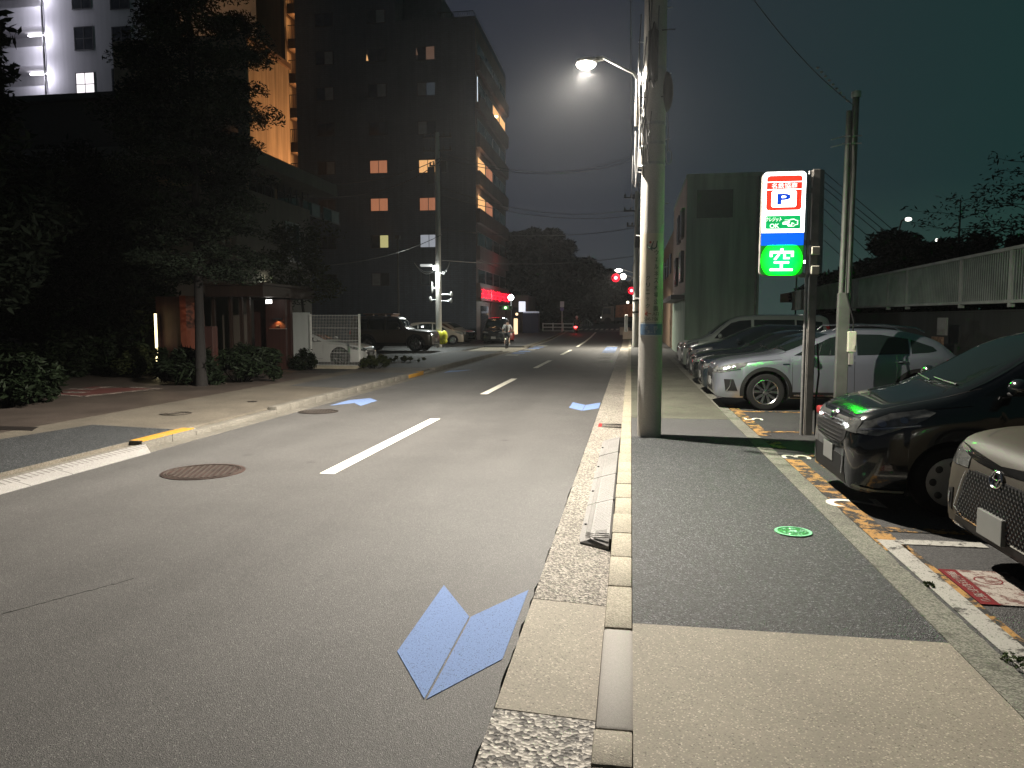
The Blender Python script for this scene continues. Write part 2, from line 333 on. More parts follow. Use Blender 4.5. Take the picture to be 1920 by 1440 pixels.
def tag(o, label=None, cat=None, group=None, kind=None):
    for k, v in (('label', label), ('category', cat), ('group', group), ('kind', kind)):
        if v: o[k] = v
    return o
def empty(name, loc=(0, 0, 0), rz=0, label=None, cat=None, group=None):
    o = bpy.data.objects.new(name, None); COL.objects.link(o); o.location = loc; o.rotation_euler.z = rz; o.empty_display_size = .2
    return tag(o, label, cat, group)
def struct(o): o['kind'] = 'structure'; return o
def lamp(name, kind, loc, power, color, parent=None, size=.2, size_y=None, rot=None, spot=None, blend=.6):
    l = bpy.data.lights.new(name, kind); l.energy = power; l.color = color
    if kind == 'AREA':
        l.size = size
        if size_y: l.shape = 'RECTANGLE'; l.size_y = size_y
    elif kind == 'SPOT': l.spot_size = R(spot); l.spot_blend = blend; l.shadow_soft_size = size
    else: l.shadow_soft_size = size
    o = bpy.data.objects.new(name, l); COL.objects.link(o); o.location = loc
    if rot: o.rotation_euler = rot
    if parent: o.parent = parent
    return o
def aim(o, target):
    o.rotation_euler = (Vector(target) - Vector(o.location)).to_track_quat('-Z', 'Y').to_euler(); return o
_tc = {}
def text(mb, s, c, w, h, mi=0, depth=.004, plane='front', rot=0, shear=0, bold=0.):
    """writing scaled into a w x h box centred on c; plane front faces -y, ground faces +z"""
    key = (s, bold)
    if key not in _tc:
        cu = bpy.data.curves.new('t', 'FONT'); cu.body = s; cu.align_x = 'CENTER'; cu.extrude = .02; cu.resolution_u = 3; cu.offset = bold
        o = bpy.data.objects.new('t', cu); COL.objects.link(o); bpy.context.view_layer.update()
        me = bpy.data.meshes.new_from_object(o.evaluated_get(bpy.context.evaluated_depsgraph_get()))
        _tc[key] = ([tuple(v.co) for v in me.vertices], [tuple(p.vertices) for p in me.polygons])
        COL.objects.unlink(o); bpy.data.objects.remove(o); bpy.data.meshes.remove(me)
    V, F = _tc[key]
    if not V: return mb
    xs = [v[0] for v in V]; ys = [v[1] for v in V]; x0, x1, y0, y1 = min(xs), max(xs), min(ys), max(ys)
    O = []
    for v in V:
        a = ((v[0] - x0) / (x1 - x0) - .5) * w; b = ((v[1] - y0) / (y1 - y0 or 1) - .5) * h; d = (depth if v[2] > 0 else 0)
        a += shear * b
        a, b = a * math.cos(rot) - b * math.sin(rot), a * math.sin(rot) + b * math.cos(rot)
        O.append((c[0] + a, c[1] - d, c[2] + b) if plane == 'front' else (c[0] + a, c[1] + b, c[2] + d))
    return mb.add(O, F, mi)
def rrect(cx, cy, w, h, r, n=5):
    P = []
    for sx, sy, a0 in ((1, 1, 0), (-1, 1, 90), (-1, -1, 180), (1, -1, 270)):
        for k in range(n + 1):
            a = R(a0 + 90 * k / n); P.append((cx + sx * (w / 2 - r) + r * math.cos(a), cy + sy * (h / 2 - r) + r * math.sin(a)))
    return P
def interp(keys, x):
    if x <= keys[0][0]: return keys[0][1]
    for (a, b), (c, d) in zip(keys, keys[1:]):
        if x <= c: return b + (d - b) * (x - a) / (c - a)
    return keys[-1][1]
def pchip(keys):
    """monotone cubic through the keys"""
    X = [k[0] for k in keys]; Yv = [k[1] for k in keys]; n = len(X)
    h = [X[i + 1] - X[i] for i in range(n - 1)]; d = [(Yv[i + 1] - Yv[i]) / h[i] for i in range(n - 1)]
    m = [0.] * n; m[0] = d[0]; m[-1] = d[-1]
    for i in range(1, n - 1):
        if d[i - 1] * d[i] > 0: w1, w2 = 2 * h[i] + h[i - 1], h[i] + 2 * h[i - 1]; m[i] = (w1 + w2) / (w1 / d[i - 1] + w2 / d[i])
    def f(x):
        if x <= X[0]: return Yv[0]
        if x >= X[-1]: return Yv[-1]
        i = max(j for j in range(n - 1) if X[j] <= x); t = (x - X[i]) / h[i]
        return (2 * t**3 - 3 * t * t + 1) * Yv[i] + (t**3 - 2 * t * t + t) * h[i] * m[i] + (-2 * t**3 + 3 * t * t) * Yv[i + 1] + (t**3 - t * t) * h[i] * m[i + 1]
    return f

# ================================================================== SETTING: ground
ZR = pchip([(-30, 0), (48, 0), (60, .10), (70, .33), (81, .66), (95, .95), (112, 1.1), (400, 1.1)])
YS = [-14, 0, 6, 12, 20, 30, 40, 48, 52, 56, 60, 64, 68, 72, 76, 80, 84, 88, 92, 96, 100, 106, 112, 125, 150, 200]
def strip(name, x0, x1, y0, y1, z, mat, parent=None, thick=.12, kind=True, ragged=None):
    ys = sorted({y0, y1} | {y for y in YS if y0 < y < y1})
    if ragged:      # broken edge of an old asphalt joint
        st = .12; ys = sorted({round(y0 + i * st, 3) for i in range(int((min(y1, 30) - y0) / st) + 1)} | set(y for y in ys if y >= 30) | {y1})
    mb = MB(); V = []; F = []
    rd = random.Random(7)
    for y in ys:
        zz = ZR(y) + z; dx = (rd.uniform(-1, 1) * ragged * min(1, 12 / (abs(y) + 6))) if ragged else 0
        V += [(x0, y, zz - thick), (x0, y, zz), (x1 + dx, y, zz), (x1 + dx, y, zz - thick)]
    for i in range(len(ys) - 1):
        a = 4 * i; b = a + 4
        F += [(a, a + 1, b + 1, b), (a + 1, a + 2, b + 2, b + 1), (a + 2, a + 3, b + 3, b + 2)]
    F += [(0, 3, 2, 1), (4 * len(ys) - 4, 4 * len(ys) - 3, 4 * len(ys) - 2, 4 * len(ys) - 1)]
    o = mb.add(V, F).build(name, mat, parent)
    return struct(o) if kind and not parent else o
def flat(name, pts, z, mat, parent=None, thick=.004):
    o = MB().prism([(p[0], p[1]) for p in pts], z - thick, z).build(name, mat, parent)
    return o if parent else struct(o)

ground = struct(MB().box((-400, -40, -.6), (400, 700, -.14)).build('ground', 'soil'))
XG0, XK0, XW = -.605, -.125, .03          # right gutter, kerb and pavement edges
road = strip('road', -6.42, XG0, -14, 200, 0, 'asphalt', ragged=.012)
# right gutter: slabs of different age, tilted to the kerb
gut = []
def gutter(y0, y1, mat, name='gutter'):
    mb = MB(); V = []; ys = [y0] + [y for y in YS if y0 < y < y1] + [y1]
    for y in ys: z = ZR(y); V += [(XG0 + .003, y, z - .12), (XG0 + .003, y, z + .001), (XK0, y, z - .022), (XK0, y, z - .12)]
    F = []
    for i in range(len(ys) - 1):
        a = 4 * i; b = a + 4; F += [(a, a + 1, b + 1, b), (a + 1, a + 2, b + 2, b + 1), (a + 2, a + 3, b + 3, b + 2)]
    n = 4 * len(ys) - 4; F += [(0, 3, 2, 1), (n, n + 1, n + 2, n + 3)]
    return struct(mb.add(V, F).build(name, mat))
gutter(-3, 3.27, 'gutter_worn'); gutter(3.278, 4.655, 'gutter_smooth'); gutter(4.663, 48, 'gutter_rough'); gutter(48, 84, 'gutter_smooth')
# right kerb: separate blocks
y = 4.72; rk = random.Random(3)
MBk = MB()
for k in range(70):
    L = .605; z = .098 + rk.uniform(-.003, .003)
    MBk.box((XK0 + rk.uniform(-.004, .004), y + .004, -.10), (XW - .001, y + L - .004, z), 0, .012 if k < 14 else 0); y += L
struct(MBk.build('kerb', 'kerb', smooth=40))
kb = MB(); kb.box((XK0 + .0, 4.06, -.1), (XW, 4.712, .096), 0, .012); struct(kb.build('kerb', 'kerb', smooth=40))
kb = MB(); kb.box((XK0 - .003, 3.02, -.1), (XW + .008, 4.052, .094), 0, .02); struct(kb.build('kerb', 'kerb_smooth', smooth=40))
kb = MB(); kb.box((XK0 - .01, 2.3, -.1), (XW, 2.76, .088), 0, .02); kb.box((XK0 - .01, -2, -.1), (XW, 2.292, .09), 0, .015); struct(kb.build('kerb', 'kerb_dark', smooth=40))
kb = MB(); kb.box((XK0 - .006, 2.764, -.1), (XW, 3.016, .091), 0, .01); struct(kb.build('kerb', 'walk_concrete', smooth=40))
strip('kerb', XK0, XW, 48, 84, .1, 'kerb')
# right pavement
XE = 1.68
strip('pavement', XW + .002, XE, -3, 4.12, .100, 'walk_concrete')
strip('pavement', XW + .002, XE, 4.122, 10.92, .098, 'walk_asphalt')
strip('pavement', XW + .002, XE, 10.922, 13.05, .099, 'walk_asphalt_fine')
strip('pavement', XW + .002, XE, 13.052, 36, .101, 'walk_dirty')
strip('pavement', XW + .002, XE, 36.002, 110, .101, 'walk_asphalt_fine')
strip('parking_edging', XE + .002, XE + .19, -3, 33.8, .104, 'strip', ragged=.01)
strip('parking_lot', XE + .192, 9.6, -8, 33.8, .098, 'lot_asphalt')
strip('lot_ground', XE + .002, 9.6, 33.802, 140, .09, 'walk_asphalt_fine')
# left side
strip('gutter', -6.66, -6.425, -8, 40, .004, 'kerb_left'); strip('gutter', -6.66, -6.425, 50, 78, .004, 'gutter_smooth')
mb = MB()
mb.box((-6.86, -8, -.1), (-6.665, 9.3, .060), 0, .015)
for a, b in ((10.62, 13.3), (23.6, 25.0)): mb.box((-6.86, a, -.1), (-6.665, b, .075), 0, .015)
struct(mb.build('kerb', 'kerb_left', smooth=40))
mb = MB(); 
for k in range(16): mb.box((-6.86, 13.31 + k * .61, -.1), (-6.665, 13.91 + k * .61, .135), 0, .015)
for k in range(30): mb.box((-6.86, 25.02 + k * .61, -.1), (-6.665, 25.62 + k * .61, .14 if k < 17 else .14 - .012 * (k - 17)), 0, .015)
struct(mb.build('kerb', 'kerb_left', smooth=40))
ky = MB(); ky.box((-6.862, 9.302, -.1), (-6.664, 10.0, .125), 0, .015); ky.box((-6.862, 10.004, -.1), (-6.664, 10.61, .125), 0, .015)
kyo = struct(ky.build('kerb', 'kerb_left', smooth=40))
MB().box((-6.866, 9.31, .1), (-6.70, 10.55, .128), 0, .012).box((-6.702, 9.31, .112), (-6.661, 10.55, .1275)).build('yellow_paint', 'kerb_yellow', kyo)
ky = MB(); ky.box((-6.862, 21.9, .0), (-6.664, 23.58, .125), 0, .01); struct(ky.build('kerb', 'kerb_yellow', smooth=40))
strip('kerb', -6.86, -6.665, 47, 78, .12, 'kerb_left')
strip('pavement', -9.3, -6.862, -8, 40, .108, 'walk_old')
strip('pavement', -9.3, -6.862, 47, 84, .11, 'walk_asphalt_fine')
strip('forecourt', -40, -9.302, -8, 22.4, .108, 'forecourt')
strip('parking_lot', -40, -9.302, 22.402, 57.8, .09, 'lot_asphalt')
strip('side_street', -9.3, -6.425, 40.002, 46.998, .02, 'walk_concrete')
strip('far_ground', -60, -9.302, 57.802, 140, .08, 'walk_asphalt_fine')
strip('far_ground', -9.3, -6.42, 84.002, 200, -.01, 'walk_asphalt_fine')
g1 = [(-8.9, 8.55), (-8.55, 10.72), (-6.87, 10.45), (-6.87, 4.2), (-8.98, 4.2)]
flat('pavement', g1, .112, 'walk_asphalt')
flat('pavement', [(-8.62, 17.9), (-8.66, 23.0), (-6.87, 22.8), (-6.87, 17.5)], .112, 'walk_asphalt_fine')
flat('pavement', [(-9.1, 25.4), (-9.1, 38.5), (-6.87, 38.5), (-6.87, 25.4)], .112, 'walk_asphalt_fine')
flat('drain_cover_strip', [(-10.8, 10.0), (-10.8, 10.35), (-9.2, 10.35), (-9.0, 10.0)], .1125, 'iron')

# painted markings: parts of the road
def roadmark(name, pts, mat, par=road, z=.004, dy=None):
    p0 = [(p[0], p[1]) for p in pts]; V = [(a, b, ZR(b) + z) for a, b in p0] + [(a, b, ZR(b) + z - .003) for a, b in p0]; n = len(p0)
    return MB().add(V, [tuple(range(n)), tuple(range(n, 2 * n))[::-1]] + [(i, n + i, n + (i + 1) % n, (i + 1) % n) for i in range(n)]).build(name, mat, par)
for a, b in ((8.17, 13.1), (17.64, 22.43), (27.5, 32.7), (38.2, 44.3), (49.5, 58)):
    roadmark('lane_line', [(-3.58, a), (-3.40, a), (-3.40, b), (-3.58, b)], 'white_paint')
roadmark('lane_line', [(-3.58, 58.01), (-3.40, 58.01), (-3.40, 66), (-3.58, 66)], 'white_paint'); roadmark('lane_line', [(-3.58, 66.01), (-3.40, 66.01), (-3.40, 76), (-3.58, 76)], 'white_paint')
def chevron(x, y, s=1, w=.58, flip=1, mat='blue_paint'):
    """bicycle guidance chevron: two halves with a dark joint between; flip -1 points away"""
    h = w / 2
    for q in (-1, 1):
        P = [(x + q * .006, y), (x + q * .006, y + flip * 1.00), (x + q * h, y + flip * 1.5), (x + q * h, y + flip * .47)]
        roadmark('chevron_marking', P if q * flip > 0 else P[::-1], mat)
chevron(-.94, 3.3); chevron(-.925, 14.7, w=.6)
chevron(-5.88, 16.3, w=.66, flip=-1)
roadmark('chevron_marking', [(-5.9, 25.2), (-5.6, 26.2), (-6.3, 25.6), (-6.25, 24.6)], 'blue_paint')
for k in range(9): 
    y0 = 37.5 + k * 1.55; roadmark('chevron_marking', [(-1.55, y0), (-.85, y0), (-.85, y0 + .7), (-1.55, y0 + .7)], 'blue_paint' if 1 < k < 8 else 'white_worn')
    if k < 7: y0 = 37 + k * 2.2; roadmark('chevron_marking', [(-6.25, y0), (-5.6, y0), (-5.6, y0 + .9), (-6.25, y0 + .9)], 'blue_paint' if k % 3 else 'white_worn')
roadmark('road_symbol', [(-1.55, 31.6), (-.85, 31.6), (-1.0, 32.6), (-1.4, 32.2)], 'white_worn'); roadmark('road_symbol', [(-1.5, 35), (-.9, 35), (-.95, 35.9), (-1.45, 35.9)], 'white_worn')
for k in range(10):
    x = -6.1 + k * .56; roadmark('crossing_stripe', [(x, 81), (x + .3, 81), (x + .3, 85), (x, 85)], 'white_paint')
roadmark('stop_line', [(-3.3, 78.6), (-.7, 78.6), (-.7, 79.1), (-3.3, 79.1)], 'white_paint')
rdc = random.Random(2)
for (p, q, n_) in (((0, 1152), (250, 1085), 26), ((700, 1130), (560, 1240), 14)):
    a_, b_ = G(*p), G(*q); L_ = [a_.lerp(b_, k / n_) + Vector((rdc.uniform(-.012, .012), rdc.uniform(-.012, .012), 0)) for k in range(n_ + 1)]
    if p[0] == 0: roadmark('crack', [(v.x, v.y) for v in L_] + [(v.x + rdc.uniform(0, .004), v.y - rdc.uniform(.002, .009)) for v in L_[::-1]], 'crack_dark', z=.002)
# forecourt lettering frame, far left
fc = [o for o in COL.objects if o.name == 'forecourt'][0]
def fmark(pts, mat='white_marks', z=.112): return MB().prism(pts, z - .003, z).build('painted_line', mat, fc)
a, b, c, d = G(0, 721, .11), G(100, 720, .11), G(300, 728, .11), G(155, 743, .11)
def seg(p, q, w, **k):
    p, q = Vector(p[:2]), Vector(q[:2]); n = Vector((-(q - p).y, (q - p).x)).normalized() * w / 2
    return fmark([tuple(p + n), tuple(p - n), tuple(q - n), tuple(q + n)][::-1], **k)
seg(a, b, .22); seg(c, d, .18); seg(d, G(40, 736, .11), .16); seg(G(180, 727, .11), G(255, 726, .11), .2); seg(G(110, 735, .11), G(160, 736, .11), .3)
seg(G(190, 725, .11), G(290, 728, .11), .15); seg(G(130, 729, .11), G(175, 730, .11), .3)
flat('red_paving', [tuple(G(x, y_, .11)[:2]) for x, y_ in ((60, 741), (160, 742), (295, 729), (180, 724))], .1095, plain('red_tint_paving', (.11, .04, .035), .5), fc)

# right lot markings: parts of the lot
lot = [o for o in COL.objects if o.name == 'parking_lot'][0]
def lmark(name, pts, mat, z=.1035):
    pts = [tuple(p) for p in pts]
    ar = sum(pts[i][0] * pts[(i + 1) % len(pts)][1] - pts[(i + 1) % len(pts)][0] * pts[i][1] for i in range(len(pts)))
    return MB().prism(pts if ar > 0 else pts[::-1], z - .003, z).build(name, mat, lot)
for y0, y1 in ((5.75, 9.4), (10.2, 10.75), (11.3, 15.3)): lmark('bay_line', [(1.88, y0), (2.06, y0), (2.06, y1), (1.88, y1)], 'orange_paint')
for yy in (6.28, 9.62, 11.65, 14.2): lmark('bay_line', [(2.062, yy), (3.1, yy), (3.1, yy + .13), (2.062, yy + .13)], 'orange_paint', .104)
lmark('bay_line', [(3.11, 14.2), (6.5, 14.2), (6.5, 14.33), (3.11, 14.33)], 'orange_paint', .104)
wl = [G(1660, 1035, .1), G(1700, 1035, .1), G(1935, 1225, .1), G(1935, 1258, .1)]
lmark('bay_corner', [(1.90, 2.6), (2.04, 2.6), (2.04, 6.03), (1.90, 6.03)], 'white_worn', .1045)
lmark('bay_corner', [(2.042, 5.93), (2.66, 5.93), (2.66, 6.06), (2.042, 6.06)], 'white_worn', .1045)
lmark('bay_line', [(2.042, 3), (2.085, 3), (2.085, 5.9), (2.042, 5.9)], 'orange_paint', .1035)
rs = [G(x, y_, .1) for x, y_ in ((1756, 1093), (1795, 1094), (1872, 1165), (1838, 1164))]
lmark('warning_panel', [(2.09, 5.36), (2.20, 5.36), (2.20, 4.72), (2.09, 4.72)], 'red_paint', .106)
lmark('warning_panel', [(2.202, 5.36), (2.52, 5.36), (2.52, 4.72), (2.202, 4.72)], 'white_sheet', .106)
tm = MB(); text(tm, '無断駐車お断り', (2.145, 5.04, .1065), .55, .062, rot=R(-90), plane='ground', depth=.001); tm.build('warning_text', 'white_sheet', lot)
tm = MB(); tm.add(*[([(2.32 + r_ * math.cos(t), 5.16 + r_ * math.sin(t) * .9, .1072) for t in [2 * math.pi * k / 24 for k in range(24)] for r_ in (.085, .075)]), [(2 * k, 2 * k + 1, (2 * k + 3) % 48, (2 * k + 2) % 48) for k in range(24)]]); tm.build('warning_ring', 'red_paint', lot)
for s, px, py, w, h in (('3', 1492, 857, .34, .26), ('2', 1600, 943, .5, .34)):
    p = G(px, py, .1); tm = MB(); text(tm, s, (p.x, p.y, .1035), h, w, rot=R(90), plane='ground', depth=.0015); tm.build('bay_number', 'white_paint', lot)
p = G(1413, 786, .1); tm = MB(); text(tm, '5', (p.x, p.y, .1035), .26, .3, rot=R(90), plane='ground', depth=.0015); tm.build('bay_number', 'white_paint', lot)

# ================================================================== covers and ramps
def cover(name, label, c, r, z, style, mats, cat='manhole cover', group=None):
    mb = MB(); mb.lathe([(0, .0), (r, .0), (r, .006), (r * .93, .007)], n=40)
    mb.lathe([(r * .93, .007), (r * .92, .003), (0, .003)], n=40)
    if style == 'bars':
        for k in range(-6, 7):
            q = k * r / 7.; L = math.sqrt(max(0, (r * .80)**2 - q * q))
            if L > .02: mb.box((q - .013, -L, .003), (q + .013, L, .0085), 1)
            for j in range(-9, 10):
                yy = j * r / 11.
                if abs(yy) < L and k < 6 and q * q + yy * yy < (r * .8)**2: mb.box((q + .022, yy - .012, .003), (q + .030, yy + .012, .0075), 1)
        for rr in (.85, .90): mb.lathe([(r * rr, .003), (r * rr, .0085), (r * (rr + .025), .0085), (r * (rr + .025), .003)], n=40, mi=1)
    elif style == 'emblem':
        mb.lathe([(r * .82, .003), (r * .84, .008), (r * .97, .008), (r, .004)], n=40, mi=1)
        rd = random.Random(5)
        for k in range(34):
            t = rd.uniform(0, 6.28); q = rd.uniform(.05, .68) * r; mb.ball((q * math.cos(t), q * math.sin(t), .004), (rd.uniform(.006, .018), rd.uniform(.006, .018), .004), 1, 6, 4)
    else:
        for rr in (.3, .5, .7, .86): mb.lathe([(r * rr, .003), (r * rr, .007), (r * (rr + .04), .007), (r * (rr + .04), .003)], n=32, mi=1)
    o = mb.build(name, mats, loc=(c[0], c[1], z), smooth=30, rz=R(18)); return tag(o, label, cat, group)
iron_rust = plain('rusted_cast_iron', (.035, .020, .016), .6, .2, var=.6, scale=3.)
cover('manhole_cover', 'rusty ridged iron manhole cover in the asphalt beside the dashed centre line', (-4.98, 8.05), .47, .001, 'bars', [iron_rust, 'iron_ridge'])
cover('manhole_cover', 'dark iron manhole cover by the left gutter near the blue chevron', (-6.02, 13.75), .38, .001, 'bars', ['iron', 'iron_ridge'])
cover('manhole_cover', 'weathered round cover in the concrete of the left pavement', (-8.08, 12.25), .27, .110, 'rings', ['iron', 'walk_old'])
cover('valve_cover', 'tiny dark valve lid in the concrete of the left pavement', (-7.7, 14.3), .10, .110, 'rings', ['iron', 'iron'], 'valve cover')
cover('manhole_cover', 'small round cover painted green on the right pavement', (1.31, 6.15), .145, .100, 'emblem', [plain('green_cover_paint', (.02, .12, .035), .35, var=.3), plain('worn_green_ridge', (.22, .60, .34), .35, var=.25, scale=30)])
# gutter grate
g = empty('drain_grate', (0, 0, 0), label='narrow iron drain grate with a red painted end in the right gutter', cat='drain grate')
mb = MB()
for k in range(14): x = -.50 + k * .027; mb.box((x, 12.58, -.03), (x + .012, 12.94, -.005))
mb.box((-.50, 12.56, -.05), (-.13, 12.60, -.003)); mb.box((-.50, 12.92, -.05), (-.13, 12.96, -.003)); mb.box((-.5, 12.5, -.06), (-.13, 13, -.045))
mb.build('grate', 'iron', g); MB().box((-.525, 12.56, -.04), (-.47, 12.96, .001)).build('painted_end', plain('red_lead_paint', (.35, .02, .02), .5, var=.4), g)
# plastic kerb ramps, right: four pieces, the near one with a rounded end
def ramp_piece(y0, y1, label, endcap=False, tilt=0.):
    rt = empty('kerb_ramp', (0, y0, 0), label=label, cat='kerb ramp', group='white plastic kerb ramps in the right gutter')
    L = y1 - y0; mb = MB(); xo, xi = -.395, -.148; pr = [(xo, .004), (xo + .045, .022), (xo + .05, .018), (xo + .085, .038), (xo + .09, .034), (xi, .078)]
    n = 12 if endcap else 4; V = []; F = []
    for i in range(n + 1):
        t = i / n; yy = L * t
        for (x, z) in pr:
            xx = x
            if endcap:
                yc = .16
                if yy < yc: k_ = math.sqrt(max(0, 1 - ((yc - yy) / yc)**2)); xx = xi + (x - xi) * max(.04, k_)
            V.append((xx + tilt * yy, yy, z * (1 if not endcap or yy > .16 else .30 + .70 * math.sqrt(max(0, 1 - ((.16 - yy) / .16)**2))) + (.004 * math.sin(9 * yy) if tilt else 0)))
        V.append((xi + tilt * yy, yy, -.02)); V.append((V[-7][0], yy, -.02))
    m = len(pr) + 2
    for i in range(n):
        for k in range(m): F.append((i * m + k, i * m + (k + 1) % m, (i + 1) * m + (k + 1) % m, (i + 1) * m + k))
    F += [tuple(range(m))[::-1], tuple(n * m + k for k in range(m))]
    mb.add(V, F)
    mb.build('slab', 'rubber_white', rt)
    rb = MB(); s0 = .30 if endcap else .05
    def zz(x): return interp(pr, x) 
    for j in range(int((L - s0 - .04) / .045)):
        yy = s0 + j * .045
        for k in range(5):
            x = xo + .10 + k * .028 + (.012 if j % 2 else 0)
            if x + .02 < xi: rb.add([(x, yy, zz(x) - .001), (x + .02, yy, zz(x + .02) - .001), (x + .02, yy + .026, zz(x + .02) - .001), (x, yy + .026, zz(x) - .001), (x + .003, yy + .003, zz(x) + .002), (x + .018, yy + .003, zz(x + .02) + .002), (x + .018, yy + .023, zz(x + .02) + .002), (x + .003, yy + .023, zz(x) + .002)], [(4, 5, 6, 7), (0, 1, 5, 4), (1, 2, 6, 5), (2, 3, 7, 6), (3, 0, 4, 7)])
    if endcap:
        for q in (.19, .24, .29):
            rb.tube([(xi - .005, q - .16, .078), (xo + .13, q - .12, .058), (xo + .05, q + .03, .028)], .004, 4)
        for k in range(3):
            rb.tube([(xi - .02, .17 + .04 * k, .077), (xo + .13, .18 + .04 * k, .052)], .002, 4)
    rb.build('tread', 'rubber_white', rt)
    bt = MB(); bt.lathe([(0, .01), (.012, .01), (.012, .0)], (xo + .03, L * .45, .018), n=10); bt.build('bolt', 'black', rt)
    bk = MB(); bk.box((xi + .002, .02, -.022), (xi + .016, L - .01, .068)); bk.build('edge_gap', 'black_gap', rt)
    return rt
ramp_piece(5.82, 7.12, 'white studded kerb ramp with rounded end, nearest the camera in the right gutter', True)
ramp_piece(7.14, 8.34, 'second white studded kerb ramp from the rounded end, right gutter')
ramp_piece(8.37, 9.75, 'third white studded kerb ramp from the rounded end, right gutter', tilt=.004)
ramp_piece(9.78, 11.05, 'lifted smooth white kerb ramp farthest along the right gutter', tilt=.008)
# left ramps: ribbed wedges
def lramp(y0, y1, label, end=None):
    rt = empty('kerb_ramp', (0, y0, 0), label=label, cat='kerb ramp', group='ribbed kerb ramps on the left'); L = y1 - y0
    xo, xi = -6.40, -6.69; o0 = .30 if end == 'near' else 0; o1 = .30 if end == 'far' else 0
    V = [(xi, 0, .0), (xi, 0, .075), (xo, o0, .010), (xo, o0, 0), (xi, L, .0), (xi, L, .075), (xo, L - o1, .010), (xo, L - o1, 0)]
    MB().add(V, [(0, 3, 2, 1), (4, 5, 6, 7), (1, 2, 6, 5), (2, 3, 7, 6), (0, 1, 5, 4), (0, 4, 7, 3)]).build('wedge', 'rubber_white', rt)
    rb = MB(); n = int(L / .085)
    for k in range(n):
        yy = .03 + k * .085 + (0 if end != 'near' else 0)
        rb.add([(xi - .0 + .01, yy, .0785 - .003), (xi + .13, yy, .048), (xi + .13, yy + .012, .048), (xi + .01, yy + .012, .0755)], [(0, 1, 2, 3)])
        rb.add([(xi + .01, yy, .079 - .003), (xi + .13, yy, .0495), (xi + .13, yy + .012, .0495), (xi + .01, yy + .012, .0765)], [(0, 1, 2, 3)])
    rb.build('groove', plain('groove_shadow', (.09, .085, .075), .8), rt)
    return rt
lramp(7.05, 7.66, 'third ribbed white kerb ramp from the near end, left kerb')
lramp(6.43, 7.04, 'second ribbed white kerb ramp from the near end, left kerb')
lramp(7.67, 9.40, 'ribbed white kerb ramp ending beside the yellow kerb stone', 'far')
lramp(5.75, 6.42, 'ribbed white kerb ramp at the edge of the photo, left kerb')
tag(MB().prism([(-6.72, 5.1), (-6.42, 5.45), (-6.42, 5.72), (-6.72, 5.74)], .0, .05).build('kerb_ramp_end', 'black'), 'black rubber end piece below the ribbed ramps at the left edge', 'kerb ramp')
# ================================================================== STREET: poles, lamps, signs, cables
WARM = (1., .86, .66)
def catenary(a, b, sag, n=14):
    a, b = Vector(a), Vector(b); return [a.lerp(b, i / n) - Vector((0, 0, sag * 4 * (i / n) * (1 - i / n))) for i in range(n + 1)]
PX, PY = .285, 11.06
up = empty('utility_pole', (PX, PY, .1), label='thick round concrete utility pole with a clinic plate, nearest the camera', cat='utility pole', group='utility poles')
MB().lathe([(.174, -.05), (.172, 1), (.155, 7), (.14, 10.5), (0, 10.5)], n=40).build('shaft', 'pole', up, 60)
mb = MB()
for z in (3.9, 4.18, 4.45, 5.2): r_ = .173 - .0033 * z + .004; mb.lathe([(r_, z - .02), (r_ + .006, z - .018), (r_ + .006, z + .018), (r_, z + .02)], n=30)
mb.build('steel_band', 'steel', up)
mb = MB()      # pale sleeve strapped to the road side of the pole
mb.tube([(-.135, -.045, 3.85), (-.130, -.045, 4.55)], [.075, .07], 16); mb.build('cable_sleeve', plain('pale_sleeve', (.34, .33, .29), .7), up, 60)
mb = MB()
for z in (3.86, 4.13, 4.40): mb.lathe([(.082, z - .015), (.088, z), (.082, z + .015)], (-.133, -.045, 0), n=16)
for k in range(7): mb.box((-.21 + .02 * k, -.13, 3.855), (-.203 + .02 * k, -.115, 3.875))
mb.build('sleeve_clamp', 'steel', up)
mb = MB()
for q in range(6): mb.tube([(.06 * (-1)**q * .3 + .10, -.13, 1.2 + 0.45 * q * 2), (.25 * (1 if q % 2 else -1) + .02, -.13, 1.2 + .45 * q * 2)][::1], .008, 6) if q > 3 else None
mb.ball((.165, 0, 4.9), (.10, .13, .28), 0, 12, 9); mb.box((-.10, -.22, 5.0), (.04, -.10, 5.7), 0, .03); mb.ball((-.02, -.2, 5.35), (.05, .07, .45), 0, 10, 8)
mb.build('splice_case', 'black', up, 50)
rd = random.Random(11)
mb = MB()
for (x0, z0, x1, z1, bow) in ((-.10, 6.2, -.17, 4.5, .05), (-.05, 6.6, -.15, 4.0, .02), (-.20, 5.9, -.19, 4.3, -.03), (-.12, 5.6, -.09, 4.2, -.06)):
    mb.tube([(x0, -.19, z0), (x0 * .6 + x1 * .4 + bow, -.2, z0 * .6 + z1 * .4), (x1, -.17, z1), (x1 + .02, -.16, z1 - .3)], .009, 6)
mb.build('dark_cable', 'cable', up, 60)
mb = MB()
mb.tube([(.04, -.2, 6.0), (.02, -.2, 5.5), (-.06, -.2, 5.0), (-.14, -.19, 4.5), (-.19, -.18, 4.35)], .008, 6)
mb.tube([(-.19, -.18, 4.5), (-.215, -.18, 3.9), (-.25, -.18, 3.55), (-.29, -.18, 3.62), (-.285, -.18, 4.0)], .009, 6)
mb.tube([(-.20, -.16, 5.3), (-.20, -.17, 4.6), (-.20, -.17, 4.2), (-.16, -.17, 3.88), (-.08, -.17, 4.2), (-.04, -.16, 4.6)], .008, 6)
mb.tube([(-.25, -.1, 4.35), (-.255, -.1, 4.0), (-.24, -.1, 3.7)], .013, 6)
mb.build('pale_cable', 'cable_grey', up, 60)
